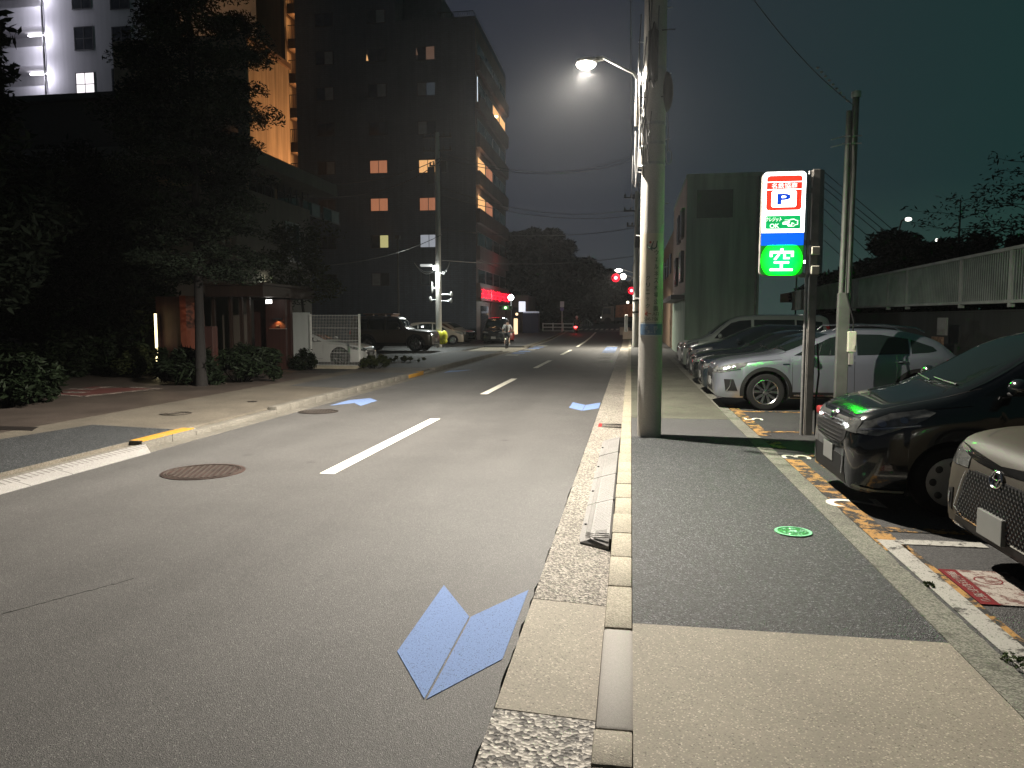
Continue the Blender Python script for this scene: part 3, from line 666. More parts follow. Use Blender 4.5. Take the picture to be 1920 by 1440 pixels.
mb = MB(); mb.tube([(.17, -.08, 4.6), (.20, -.1, 4.35), (.19, -.1, 4.05)], .007, 6)
for k in range(13): t = 6.28 * k / 12; 
mb.tube([(.21 + .04 * math.cos(6.28 * k / 14), -.1, 3.98 + .10 * math.sin(6.28 * k / 14)) for k in range(15)], .008, 6); mb.build('coiled_cable', 'cable_grey', up, 60)
mb = MB()
for k in range(14): z = 2.0 + k * .45; s = 1 if k % 2 else -1; mb.tube([(s * .15, .03, z), (s * .23, .03, z + .01)], .008, 6)
mb.build('climbing_peg', 'steel', up)
# street lamp on the pole
sl = empty('street_lamp', (PX, PY, .1), label='lit street lamp on a curved arm fixed to the thick pole', cat='street lamp')
L0 = AY(1104, 122, 11.34) - Vector((PX, PY, .1))
p1 = AY(1196, 150, 11.0) - Vector((PX, PY, .1)); p2 = AY(1194, 236, 11.0) - Vector((PX, PY, .1))
MB().tube([p2, p1], .030, 12).build('ballast_tube', plain('cream_tube', (.32, .29, .24), .6), sl, 60)
MB().tube([(-.10, 0, p1.z - .1), p1 + Vector((0, 0, .0)), p1 + Vector((-.06, 0, .10)), p1 + Vector((-.18, 0, .16)), p1.lerp(L0, .5) + Vector((0, 0, .13)), L0 + Vector((.2, 0, .10)), L0 + Vector((.1, 0, .09))], .021, 10).tube([(-.12, 0, p2.z + .15), p2 + Vector((0, 0, .15))], .012, 8).build('arm', 'steel', sl, 60)
mb = MB(); mb.ball((L0.x - .02, L0.y, L0.z + .055), (.17, .10, .055), 0, 16, 10); mb.box((L0.x + .1, L0.y - .03, L0.z + .05), (L0.x + .22, L0.y + .03, L0.z + .11), 0, .01); mb.build('housing', 'steel_paint', sl, 60)
mb = MB(); mb.ball((L0.x - .04, L0.y, L0.z + .012), (.14, .10, .07), 0, 16, 10); mb.build('lens', emit('street_lamp_lens', (1, .95, .82), 90), sl, 60)
LP = L0 + Vector((PX, PY, .1))
def shaped(name, loc, power, color, size=.1, side=.62, prof=((.0, .004), (.10, .06), (.28, .34), (.46, .92), (.66, 1.), (.88, .72), (1., .55))):
    """a road luminaire: little light straight down, most of it thrown along and across the street"""
    o = lamp(name, 'POINT', loc, power, color, None, size); o.data.use_nodes = True; n = o.data.node_tree; em = n.nodes['Emission']
    t = N(n, 'ShaderNodeTexCoord'); sx = N(n, 'ShaderNodeSeparateXYZ'); n.links.new(t.outputs['Normal'], sx.inputs[0])
    ng = N(n, 'ShaderNodeMath', operation='MULTIPLY'); ng.inputs[1].default_value = -1; n.links.new(sx.outputs[2], ng.inputs[0])
    c = N(n, 'ShaderNodeValToRGB'); el = c.color_ramp.elements
    el[0].position, el[0].color = prof[0][0], (prof[0][1],) * 3 + (1,); el[1].position, el[1].color = prof[-1][0], (prof[-1][1],) * 3 + (1,)
    for p_, v_ in prof[1:-1]: q = el.new(p_); q.color = (v_, v_, v_, 1)
    n.links.new(ng.outputs[0], c.inputs[0])
    sd = N(n, 'ShaderNodeMath', operation='MULTIPLY_ADD'); sd.inputs[1].default_value = -side; sd.inputs[2].default_value = 1 - side * .3; n.links.new(sx.outputs[0], sd.inputs[0])
    mu = N(n, 'ShaderNodeMath', operation='MULTIPLY'); n.links.new(c.outputs[0], mu.inputs[0]); n.links.new(sd.outputs[0], mu.inputs[1]); n.links.new(mu.outputs[0], em.inputs['Strength'])
    return o
shaped('street_lamp_light', LP + Vector((-.04, -.0, -.085)), 13500, (1., .915, .80), .03)
mb = MB(); p = AY(1152, 140, 11.0); mb.ball((p.x, p.y, p.z), .012); 
# plates on the pole
cp = empty('clinic_plate', (PX, PY, 0), label='tall cream clinic plate with green lettering wrapped round the pole', cat='sign')
def curved(name, z0, z1, a0, a1, rad, mat, par, n=14, rim=None):
    V = []; F = []
    for i in range(n + 1):
        a = a0 + (a1 - a0) * i / n
        for rr in (rad, rad + .004):
            for z in (z0, z1): V.append((rr * math.sin(a), -rr * math.cos(a), z))
    for i in range(n):
        o = 4 * i; F += [(o + 2, o + 6, o + 7, o + 3), (o, o + 1, o + 5, o + 4), (o + 1, o + 3, o + 7, o + 5), (o, o + 4, o + 6, o + 2)]
    F += [(0, 2, 3, 1), (4 * n, 4 * n + 1, 4 * n + 3, 4 * n + 2)]
    return MB().add(V, F).build(name, mat, par, 40)
CR = .172; a0, a1 = R(-58), R(62)
zt, zb = AY(1228, 437, PY - .17).z, AY(1222, 604, PY - .17).z; zc0, zc1 = AY(1222, 628, PY - .17).z, AY(1222, 606, PY - .17).z
curved('plate', zb, zt, a0, a1, CR, plain('cream_plate', (.50, .46, .36), .5, var=.08), cp)
def wrap(mb, rad, u=0):
    """bend front-facing flat writing round the pole: x becomes arc length"""
    mb.V = [((rad - v[1]) * math.sin(v[0] / rad), -(rad - v[1]) * math.cos(v[0] / rad), v[2]) for v in mb.V]; return mb
H_ = zt - zb; mb = MB(); red = MB()
zc = zt - H_ * .13
text_green = plain('dark_green_lettering', (.05, .09, .06), .5)
for i, ch in enumerate('ウェルネス木場公園'): text(mb, ch, (.062, 0, zt - H_ * (.215 + .079 * i)), .058 if ch != 'ェ' else .045, .068 if ch != 'ェ' else .05)
for i, ch in enumerate('クリニック'): text(mb, ch, (-.052, 0, zt - H_ * (.50 + .079 * i)), .056 if ch != 'ッ' else .045, .062 if ch != 'ッ' else .045)
text(mb, '入口', (.062, 0, zt - H_ * .905), .095, .05)
text(mb, '5245-7126', (.0, 0, zt - H_ * .965), .20, .045)
# emblem: a small figure with raised arms
mb.tube([(-.075, 0, zc + .01), (-.065, 0, zc - .03), (-.03, 0, zc - .055), (.0, 0, zc - .045), (.03, 0, zc - .055), (.06, 0, zc - .03), (.07, 0, zc + .055)], [.004, .008, .010, .010, .010, .010, .007], 6)
mb.tube([(.0, 0, zc - .085), (-.012, 0, zc - .045), (-.005, 0, zc - .01), (.02, 0, zc + .05)], [.004, .013, .010, .006], 6)
text(red, '←', (-.048, 0, zt - H_ * .905), .095, .06, bold=.02); red.ball((-.028, 0, zc + .035), (.017, .002, .017), 0, 12, 6)
wrap(mb, CR + .005); wrap(red, CR + .005)
mb.build('lettering', text_green, cp); red.build('red_mark', plain('red_brown_mark', (.30, .05, .02), .5), cp)
ap = empty('address_plate', (PX, PY, 0), label='small blue address plate with white border below the clinic plate', cat='sign')
curved('rim', zc0 - .012, zc1 + .0, a0 - .02, a1 + .02, CR - .001, plain('plate_rim', (.45, .48, .47), .5), ap)
curved('plate', zc0, zc1 - .012, a0 + .03, a1 - .03, CR + .0045, plain('blue_plate', (.10, .17, .26), .45, var=.2), ap)
mb = MB(); text(mb, '平　野', (0, 0, zc1 - .07), .20, .055); text(mb, '3-1', (0, 0, zc0 + .045), .12, .045); wrap(mb, CR + .010); mb.build('lettering', plain('pale_lettering', (.32, .37, .40), .5), ap)
tag(MB().box((-.09, 10.98, 1.62), (-.045, 11.08, 1.87), 0, .008).build('cable_tag', plain('white_tag', (.7, .7, .66), .5)), 'small white box fixed to the left side of the thick pole', 'cable box')

# ---- parking sign
SY = 11.5
ps = empty('parking_sign', (0, SY, .1), label='tall illuminated parking sign with red, blue and green panels on a grey post', cat='sign')
c00, c10, c01, c11 = AY(1425, 517, SY), AY(1506, 517, SY), AY(1427, 326, SY), AY(1509, 322, SY)
sw = (c10.x - c00.x); sh = c01.z - c00.z + .02; sc = Vector(((c00.x + c11.x) / 2, SY, (c00.z + c11.z) / 2))
sg = empty('sign_box', (sc.x, 0, sc.z - .1), parent if False else 0); sg.parent = ps; sg.location = (sc.x, 0, sc.z - .1); sg.rotation_euler = (0, R(.5), R(-3))
MB().prism(rrect(0, 0, sw, sh, .07), -.075, .075, 'y').build('box_frame', 'steel_paint', sg)
def face(name, poly, y, mat):
    n = len(poly)
    for s in (-1, 1):
        P = [(a * (-s), b) for a, b in poly]
        MB().prism(P, s * y, s * (y + .002), 'y').build(name, mat, sg)
wm = emit('lit_white_panel', (1, 1, .97), 5.0)
LW, LH = sw - .02, sh - .02
top = LH / 2; 
hz = [1., .735, .645]  # band edges, filled in below
def py2z(py): return top - (py - 324) / (518 - 324) * LH
zb1, zb2 = py2z(438), py2z(462)
P = rrect(0, 0, LW, LH, .06)
def clip(poly, z0, z1):
    def cut(pl, z, keep):
        o = []
        for i in range(len(pl)):
            a, b = pl[i], pl[(i + 1) % len(pl)]; ka, kb = keep(a[1], z), keep(b[1], z)
            if ka: o.append(a)
            if ka != kb: t = (z - a[1]) / (b[1] - a[1]); o.append((a[0] + t * (b[0] - a[0]), z))
        return o
    return cut(cut(poly, z0, lambda v, z: v >= z), z1, lambda v, z: v <= z)
face('white_panel', clip(P, zb1, 9), .076, wm)
face('blue_panel', clip(P, zb2, zb1 - .002), .076, emit('lit_blue_panel', (.0, .13, .95), .95))
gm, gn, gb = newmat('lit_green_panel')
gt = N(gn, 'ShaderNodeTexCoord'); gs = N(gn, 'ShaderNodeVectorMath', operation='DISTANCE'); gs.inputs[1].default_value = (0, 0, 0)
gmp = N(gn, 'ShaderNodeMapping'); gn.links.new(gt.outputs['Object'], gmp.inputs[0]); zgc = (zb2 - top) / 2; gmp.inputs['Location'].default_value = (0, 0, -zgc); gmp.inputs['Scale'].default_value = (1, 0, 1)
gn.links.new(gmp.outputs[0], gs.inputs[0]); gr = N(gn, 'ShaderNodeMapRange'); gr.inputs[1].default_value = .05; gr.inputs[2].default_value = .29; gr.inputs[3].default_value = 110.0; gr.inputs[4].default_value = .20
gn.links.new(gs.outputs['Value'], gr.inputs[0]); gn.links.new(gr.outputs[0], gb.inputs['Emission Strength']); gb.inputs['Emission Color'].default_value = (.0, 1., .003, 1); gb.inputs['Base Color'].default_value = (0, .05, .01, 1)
face('green_panel', clip(P, -9, zb2 - .002), .076, gm)
redm = emit('lit_red_panel', (.95, .045, .02), .95)
face('red_panel', rrect(0, (py2z(331) + py2z(396)) / 2, LW * .83, py2z(331) - py2z(396), .045), .0785, redm)
for pz in (343, 357): face('white_line', rrect(0, py2z(pz), LW * .83, .009, .003), .081, wm)
face('white_panel', rrect(-.0, (py2z(359.5) + py2z(390)) / 2, LW * .58, py2z(359.5) - py2z(390), .03), .081, wm)
face('green_label', rrect(0, (py2z(406) + py2z(431)) / 2, LW * .82, py2z(406) - py2z(431), .02), .0785, emit('lit_green_label', (.0, .48, .12), .9))
bluem = emit('lit_blue_letter', (.0, .06, .62), .9); whitem = emit('lit_white_letter', (1, 1, .95), 1.4); kanm = emit('lit_green_white_character', (.40, 1, .45), 7.)
def both(name, fn, mat):
    for s in (1, -1):
        mb = MB(); fn(mb)
        if s < 0: mb.V = [(-v[0], -v[1], v[2]) for v in mb.V]
        mb.build(name, mat, sg)
both('letter', lambda m: text(m, 'P', (0, -.0835, py2z(375)), LW * .32, .155, bold=.035, depth=.003), bluem)
both('lettering', lambda m: text(m, '名鉄協商', (0, -.081, py2z(350)), LW * .60, .078, bold=.008, depth=.003), whitem)
both('lettering', lambda m: (text(m, 'クレジット', (-.13, -.081, py2z(413)), .22, .062, bold=.01, shear=.12, depth=.003), text(m, 'OK', (-.115, -.081, py2z(425)), .13, .062, bold=.012, depth=.003)), whitem)
def hand(m):
    z = py2z(419); m.prism([(-.005, z + .005), (.095, z + .03), (.095, z + .012), (.08, z - .03), (-.005, z - .03)][::-1], -.0835, -.081, 'y')
    m.prism([(.02, z + .04), (.12, z + .04), (.12, z + .033), (.02, z + .033)], -.0835, -.081, 'y')
    m.tube([(.07, -.082, z - .055), (.15, -.082, z - .055), (.165, -.082, z - .035), (.20, -.082, z - .03), (.20, -.082, z + .025), (.17, -.082, z + .03), (.15, -.082, z + .045), (.10, -.082, z + .04)], .006, 6)
    m.tube([(.06, -.082, z - .04), (.12, -.082, z - .04), (.12, -.082, z - .01), (.15, -.082, z - .02)], .008, 6)
both('hand_symbol', hand, whitem)
def sky_char(m):      # the vacancy character in the square strokes of an LED display
    W_, H2, zc2 = LW * .56, .32, (zb2 - top) / 2 + .005
    def P_(pts): m.prism([(x * W_, zc2 + z * H2) for x, z in pts], -.0845, -.0805, 'y')
    def B_(x0, x1, z0, z1): P_([(x0, z0), (x1, z0), (x1, z1), (x0, z1)])
    B_(-.06, .06, .39, .5); B_(-.5, .5, .28, .389); B_(-.5, -.39, .13, .279); B_(.39, .5, .13, .279)
    P_([(-.17, .24), (-.34, .02), (-.24, -.01), (-.06, .24)]); P_([(.07, .24), (.07, .03), (.34, .03), (.34, .11), (.17, .11), (.17, .24)])
    B_(-.32, .32, -.165, -.075); B_(-.055, .055, -.385, -.166); B_(-.48, .48, -.5, -.40)
both('character', sky_char, kanm)
px_ = AY(1521, 700, SY).x; pt = AY(1530, 318, SY)
pxt = pt.x
MB().box((pxt - .045, -.05, -.15), (pxt + .06, .05, pt.z - .1), 0, .01).build('post', 'steel_paint', ps)
MB().tube([(pxt - .085, -.02, 1.4), (pxt - .085, -.02, pt.z - .12)], .022, 8).tube([(pxt - .085, -.02, .0), (pxt - .085, -.02, 1.4)], .026, 8).build('side_pipe', 'steel', ps, 50)
mb = MB()
for py in (358, 455, 516): z = AY(1510, py, SY).z - .1; mb.box((c11.x - .05, -.03, z - .035), (pxt - .05, .03, z + .035), 0, .006)
mb.build('bracket', 'steel_paint', ps)
for py in (471, 507): z = AY(1536, py, SY).z - .1; MB().box((pxt - .045, -.12, z - .06), (pxt + .07, -.062, z + .06), 0, .012).build('junction_box', plain('grey_box', (.36, .34, .28), .5), ps)
MB().tube([(pxt + .10, -.02, 1.35), (pxt + .13, -.03, .9), (pxt + .10, -.03, .5), (pxt + .11, -.03, .0)], .014, 6).build('cable', 'cable', ps, 50)

# ---- slender service pole with meter box
M_SP = plain('dull_grey_steel', (.07, .07, .065), .6, .1, var=.3, scale=4); QY = 13.9; q0 = AY(1572, 770, QY); q1 = AY(1590, 180, QY)
sp = empty('service_pole', (q0.x, QY, .1), label='slender twin-pipe service pole with meter box, behind the parking sign', cat='utility pole')
zs = AY(1576, 560, QY).z
MB().box((-.08, -.06, -.1), (.12, .06, zs), 0, .01).build('lower_post', M_SP, sp)
MB().tube([(-.03, 0, zs - .2), (-.01, 0, q1.z - .35)], .045, 10).tube([(.08, .02, zs - .3), (.10, .02, q1.z - .1)], [.065, .055], 14).build('pipe', M_SP, sp, 50)
MB().lathe([(.07, q1.z - .13), (.085, q1.z - .1), (.08, q1.z - .03), (0, q1.z)], (.10, .02, 0), n=14).build('cap', 'steel', sp, 50)
mb = MB()
for py in (272, 258): z = AY(1583, py, QY).z - .1; mb.box((-.12, -.06, z), (.2, -.05, z + .02)); mb.tube([(-.12, -.05, z), (-.3, -.05, z - .04)], .01, 6)
mb.build('strap', 'steel', sp)
MB().tube([(.0, -.07, q1.z - .4), (.04, -.09, q1.z - 1.3), (.03, -.09, 3.5), (.03, -.09, zs), (.1, -.09, zs - .25), (.17, -.09, zs - .5), (.16, -.09, 1.0)], .012, 6).build('cable', 'cable', sp, 50)
b0, b1 = AY(1588, 660, QY - .1), AY(1605, 621, QY - .1)
mb = MB(); mb.box((b0.x - q0.x, -.16, b0.z - .1), (b1.x - q0.x + .0, -.07, b1.z - .1), 0, .012); mb.box((b0.x - q0.x + .08, -.17, b0.z - .05), (b0.x - q0.x + .11, -.16, b0.z + .02)); mb.build('meter_box', plain('meter_box_cream', (.42, .40, .33), .45), sp)
MB().box((b0.x - q0.x + .03, -.15, b0.z - .32), (b1.x - q0.x - .04, -.08, b0.z - .101)).build('conduit', 'steel_paint', sp)
tag(MB().box((q0.x - .30, QY + .1, .1), (q0.x - .04, QY + .35, .25), 0, .04).build('parking_block', plain('red_plastic_block', (.30, .03, .03), .5), smooth=50), 'small red plastic block on the lot beside the service pole', 'parking block')
def wire(name, pts, label, r=.008, group='overhead cables', mat='cable'): return tag(MB().tube(pts, r, 5).build(name, mat, smooth=60), label, 'cable', group)
w0 = (q0.x + .05, QY, q1.z - .15)
wire('overhead_cable', catenary(w0, AY(1385, -40, 12.5), .15), 'thin cable rising from the slender service pole past the sign', .008)
mb = MB(); 
for k in range(9):
    p = Vector(w0).lerp(AY(1385, -40, 12.5), .05 + .035 * k); mb.ball(p + Vector((0, 0, -.03)), (.03, .03, .018), 0, 8, 5)
tag(mb.build('cable_guard', 'cable_grey', smooth=50), 'pale spiral guards on the cable near the slender service pole', 'cable guard')

# ---- left pole with two lamp heads, mirrors and yellow bag
LX, LY = G(828, 650, .09).x, 45.2
lp = empty('utility_pole', (LX, LY, .05), label='concrete pole with lamp, traffic mirrors and a yellow bag by the left car park', cat='utility pole', group='utility poles')
hh = AY(826, 250, LY).z
MB().lathe([(.19, 0), (.16, hh * .6), (.13, hh), (0, hh)], n=24).build('shaft', 'pole', lp, 60)
mb = MB()
for z, w in ((hh - .3, .9), (hh - 1.1, .9), (hh - 2.0, .5)): mb.box((-w, -.05, z), (w, .05, z + .08)); [mb.lathe([(.05, z + .08), (.06, z + .2), (.03, z + .28)], (sx * w * .9, 0, 0), n=8) for sx in (-1, 1, .5, -.5)]
mb.box((.25, -.2, hh - 2.4), (.6, .15, hh - 1.7), 0, .04); mb.build('crossarm', 'steel_dark', lp)
zl = AY(822, 503, LY).z - .05
sl2 = empty('street_lamp', (LX, LY, .05), label='bright round street lamp on the left pole beside the car park', cat='street lamp')
MB().ball((-.1, -.3, zl), (.17, .17, .15), 0, 14, 9).build('lens', emit('far_lamp_lens', (.95, 1, .97), 22), sl2, 60)
MB().tube([(0, 0, zl - .3), (-.05, -.15, zl + .15), (-.1, -.3, zl + .2)], .03, 6).build('arm', 'steel', sl2)
a = AY(800, 497, LY); 
MB().box((a.x - LX - .38, -.2, a.z - .15), (a.x - LX + .38, .1, a.z + .0), 0, .05).build('side_head', emit('dim_lamp_diffuser', (.9, .92, .9), .5), sl2, 50)
l = lamp('left_street_light', 'AREA', (LX - .1, LY - .35, zl - .2), 420, (.92, 1., .95), None, .2); aim(l, (LX + 1.5, LY - 1.5, 0))
mb = MB()
for s in (-1, 1):
    for k in (0, .12): mb.tube(catenary((LX - LX, -.1, zl + .1), (s * (1.5 if s < 0 else .75), -.1, zl + .35), .45 + k, 8), .018, 5)
mb.build('looped_cable', 'cable_grey', lp, 60)
for (px, py, dx, h, s) in ((811, 540, -.5, .75, -1), (808, 562, -.55, .4, -1), (847, 552, .62, .35, 1), (846, 564, .60, .3, 1)):
    a = AY(px, py, LY); z = a.z; o = empty('traffic_mirror', (a.x, LY - .1, z), label=('tall pale loudspeaker panel bracketed to the left pole', 'lower pale horn bracketed to the left pole', 'small round mirror on the right bracket of the left pole', 'lower mirror on the right bracket of the left pole')[[811, 808, 847, 846].index(px)], cat='traffic mirror')
    MB().ball((0, 0, 0), (.07 if h > .5 else .10, .05, h / 2), 0, 12, 8).build('mirror', plain('mirror_back', (.2, .2, .19), .5), o, 60)
    MB().tube([(0, .05, 0), (LX - a.x, .1, .0)], .025, 6).build('bracket', 'steel', o)
a = AY(828, 633, LY - .35)
mb = MB(); 
for k, (dx, dz, r1, r2) in enumerate(((0, 0, .36, .40), (-.15, .12, .24, .30), (.17, .1, .22, .33), (.0, -.18, .33, .24), (.12, -.2, .25, .2))): mb.ball((a.x + dx, a.y, a.z + dz), (r1, .16, r2), 0, 14, 9)
yb = tag(mb.build('hanging_bag', plain('yellow_plastic', (.60, .58, .03), .45, var=.45, scale=9, bump=.8, bscale=12), smooth=50), 'bright yellow plastic bag tied to the left pole above the pavement', 'bag')
tag(MB().box((LX - .1, LY - .22, a.z + .25), (LX + .1, LY - .18, a.z + .6), 0, .01).build('pole_tag', plain('white_pole_tag', (.6, .6, .58), .5)), 'small white plate just above the yellow bag', 'sign')
# ---- right: second and third poles
p = G(1189, 652, .1); R2X, R2Y = .27, 46.5
rp = empty('utility_pole', (R2X, R2Y, 0), label='second concrete pole along the right kerb, lit from above', cat='utility pole', group='utility poles')
MB().lathe([(.18, 0), (.13, 9.5), (0, 9.5)], n=24).build('shaft', 'pole', rp, 60)
mb = MB()
for z in (2.2, 2.9): mb.lathe([(.185, z), (.195, z + .05), (.185, z + .1)], n=20)
mb.build('band', 'black', rp)
mb = MB()
for z, w in ((9.1, .8), (8.3, .8), (7.4, .6)): mb.box((-w, -.05, z), (w, .05, z + .08)); [mb.lathe([(.05, z + .08), (.06, z + .2), (.03, z + .28)], (sx * w * .9, 0, 0), n=8) for sx in (-1, 1, .5, -.5)]
mb.box((-.1, -.5, 6.1), (.5, -.15, 6.9), 0, .05); mb.build('crossarm', 'steel_dark', rp)
mb = MB(); mb.tube([(-.1, -.3, 5.4), (-.2, -.3, 4.9), (-.15, -.3, 4.4), (-.4, -.3, 4.1)], .02, 5); mb.build('drooping_cable', plain('copper_cable', (.3, .2, .12), .5), rp, 60)
for (px, py, lab, big) in ((1160, 507, 'oval street lamp over the road on the second right pole', 1), (1169, 518, 'round white lamp just below the oval one on the second right pole', 0)):
    a = AY(px, py, R2Y); o = empty('street_lamp', (a.x, R2Y, a.z), label=lab, cat='street lamp')
    if big: MB().ball((0, 0, 0), (.22, .15, .10), 0, 14, 9).build('lens', emit('lamp_lens_b', (1, .97, .85), 16), o, 60)
    else: MB().ball((0, 0, -.02), (.16, .15, .19), 0, 14, 9).build('lens', emit('lamp_lens_c', (1, .97, .85), 8), o, 60)
    MB().tube([(0, 0, .12), (.35, 0, .02), (R2X - a.x, 0, -.2)], .03, 6).build('arm', 'steel', o)
    if big: l = lamp('right_far_light', 'AREA', (a.x, R2Y, a.z - .15), 1500, (1., .93, .78), None, .25); aim(l, (a.x - 1.5, R2Y + .5, 0))
rp3 = empty('utility_pole', (.9, 60, 0), label='dark far pole just right of the lit second pole', cat='utility pole', group='utility poles')
MB().lathe([(.2, 0), (.15, 13), (0, 13)], n=16).build('shaft', plain('dark_pole', (.06, .045, .04), .8), rp3, 60)
mb = MB()
for z, w in ((12.4, .9), (11.4, .9), (9.6, .7)): mb.box((-w, -.05, z), (w, .05, z + .1)); [mb.lathe([(.06, z - .3), (.07, z - .1), (.03, z)], (sx * w * .9, 0, 0), n=8) for sx in (-1, 1, -.6)]
mb.build('crossarm', 'steel_dark', rp3)
# cables across the far sky
PL = Vector((LX, LY, hh - .2)); 
for (pa, pb, ya, yb_, sag, lab) in (
    ((828, 286), (1186, 292), 45.2, 60, 1.2, 'topmost cable crossing the sky between the left and far right poles'),
    ((828, 296), (1186, 300), 45.2, 60, 1.0, 'cable just below the topmost one across the far sky'),
    ((828, 352), (1186, 392), 45.2, 60, .9, 'cable crossing the sky half way up the dark tower'),
    ((828, 366), (1186, 404), 45.2, 60, .7, 'lower of the paired cables half way up the dark tower'),
    ((828, 430), (1188, 427), 45.2, 60, .5, 'cable crossing low over the dark tree'),
    ((828, 488), (1188, 480), 45.2, 60, .4, 'lowest cable crossing in front of the dark tree'),
    ((828, 295), (560, 345), 45.2, 30, .5, 'upper cable running from the left pole past the dark tower'),
    ((828, 300), (560, 365), 45.2, 30, .8, 'second cable running from the left pole past the dark tower'),
    ((828, 440), (575, 500), 45.2, 30, .4, 'low cable running from the left pole toward the beige house')):
    wire('overhead_cable', catenary(AY(*pa, ya), AY(*pb, yb_), sag), lab, .022)
for k, (x0, x1) in enumerate(((1182, 1190), (1196, 1202), (1206, 1240))):
    wire('overhead_cable', catenary((R2X - .3 + .3 * k, R2Y, 8.6), (PX - .4 + .4 * k, PY, 9.6), .9), ('left', 'middle', 'right')[k] + ' cable running along the right kerb between the two concrete poles', .014)

# ---- guard rails, sign posts, signals at the far crossing
def zr(y): return ZR(y)
gr = empty('guard_fence', (0, 76, zr(76)), label='low white guard fence by the left corner of the crossing', cat='fence')
a, b = AY(1018, 610, 76), AY(1075, 610, 76)
mb = MB(); n = 3
for k in range(n + 1): mb.box((a.x + (b.x - a.x) * k / n - .05, -.05, 0), (a.x + (b.x - a.x) * k / n + .05, .05, .95))
mb.build('fence_post', 'paint_white', gr)
MB().box((a.x, -.03, .80), (b.x, .03, .90)).box((a.x, -.03, .45), (b.x, .03, .55)).box((a.x, -.03, .1), (b.x, .03, .16)).build('rail', 'paint_white', gr)
gr2 = empty('guard_fence', (0, 96, zr(96)), label='curved white guard fence beyond the crossing', cat='fence')
a = AY(1092, 608, 96); b = AY(1112, 608, 96); mb = MB()
mb.tube([(a.x + (b.x - a.x) * t, 0, 1.0 - .9 * t * t) for t in (0, .3, .6, .8, 1)], .06, 6)
for k in range(6): t = k / 6; mb.box((a.x + (b.x - a.x) * t - .03, -.03, -.2), (a.x + (b.x - a.x) * t + .03, .03, 1.0 - .9 * t * t))
mb.build('rail', 'paint_white', gr2)
def road_sign(px, ptop, pbot, Y, wpx, hpx, label, mat, mark=None, disc=False):
    t, b_ = AY(px, ptop, Y), AY(px, pbot, Y); s = Y / FPX * 1.0
    o = empty('road_sign', (t.x, Y, b_.z), label=label, cat='sign'); H = t.z - b_.z
    MB().tube([(0, 0, 0), (0, 0, H)], .04, 8).build('post', 'paint_white', o)
    MB().prism(rrect(0, H - hpx * s / 2, wpx * s, hpx * s, .04), -.07, -.045, 'y').build('plate', mat, o)
    if mark: m = MB(); m.lathe([(wpx * s * .34, -.075), (wpx * s * .34, -.07), (wpx * s * .24, -.07), (wpx * s * .24, -.075)], (0, 0, H - hpx * s * .42), 'y', 20); m.build('ring', mark, o)
    if disc: MB().lathe([(0, -.07), (wpx * s * .5, -.07), (wpx * s * .5, -.04), (0, -.04)], (0, 0, H - hpx * s - wpx * s * .45), 'y', 20).build('disc', disc, o)
    return o
ssign = plain('sign_white', (.55, .55, .60), .4)
road_sign(1054, 565, 622, 74, 7.5, 11, 'white square road sign over a violet disc on a white post', ssign, plain('sign_blue', (.12, .14, .35), .4), plain('sign_violet', (.13, .11, .30), .4))
road_sign(1089.5, 577, 614, 88, 5, 15, 'tall narrow white road sign beside the scooter rider', ssign)
def signal(px, py, Y, label, col, lens, s=.30, arm=None, emits=4.):
    a = AY(px, py, Y); o = empty('traffic_signal', a, label=label, cat='traffic light')
    MB().box((-.55, .0, -.2), (.55, .14, .2), 0, .06).build('housing', 'steel_dark', o)
    MB().ball((lens, -.05, 0), (s * .42, .06, s * .42), 0, 14, 8).build('lens', emit('signal_' + label[:5], (1, .42, .48) if col[0] > .9 and col[1] < .1 else col, 3.5 if emits > 3 else emits), o, 60)
    if col[0] > .9: MB().lathe([(.0, -.012), (s * .95, -.012), (s * 1.0, -.14), (s * 1.03, -.14), (s * .98, .0)], (lens, 0, 0), 'y', 24).build('bloom_ring', emit('signal_bloom', (1, .0, .035), 1.1), o, 50)  # red bloom round the lens, added as a glowing ring
    for q in (-.36, 0, .36):
        if abs(q - lens) > .1: MB().ball((q, -.0, 0), (.13, .04, .13), 0, 12, 6).build('dark_lens', 'black', o, 60)
    if arm: MB().tube([(0, .1, 0), (arm - a.x, .1, .15), (arm - a.x, .1, -a.z + zr(Y))], .07, 8).build('arm', 'steel_paint', o)
    l = lamp('signal_glow', 'POINT', (a.x + lens, a.y - .3, a.z), 10 if emits > 3 else 3, col, None, .02)
    return o
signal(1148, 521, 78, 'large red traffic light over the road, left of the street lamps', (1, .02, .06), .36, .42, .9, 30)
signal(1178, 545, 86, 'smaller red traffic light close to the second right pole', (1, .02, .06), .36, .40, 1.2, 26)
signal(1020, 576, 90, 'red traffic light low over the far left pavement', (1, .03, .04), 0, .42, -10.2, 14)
signal(948, 577, 60, 'small green pedestrian light under the red garland', (.35, 1, .30), 0, .26, None, 5)
tl = AY(1054, 598, 84)
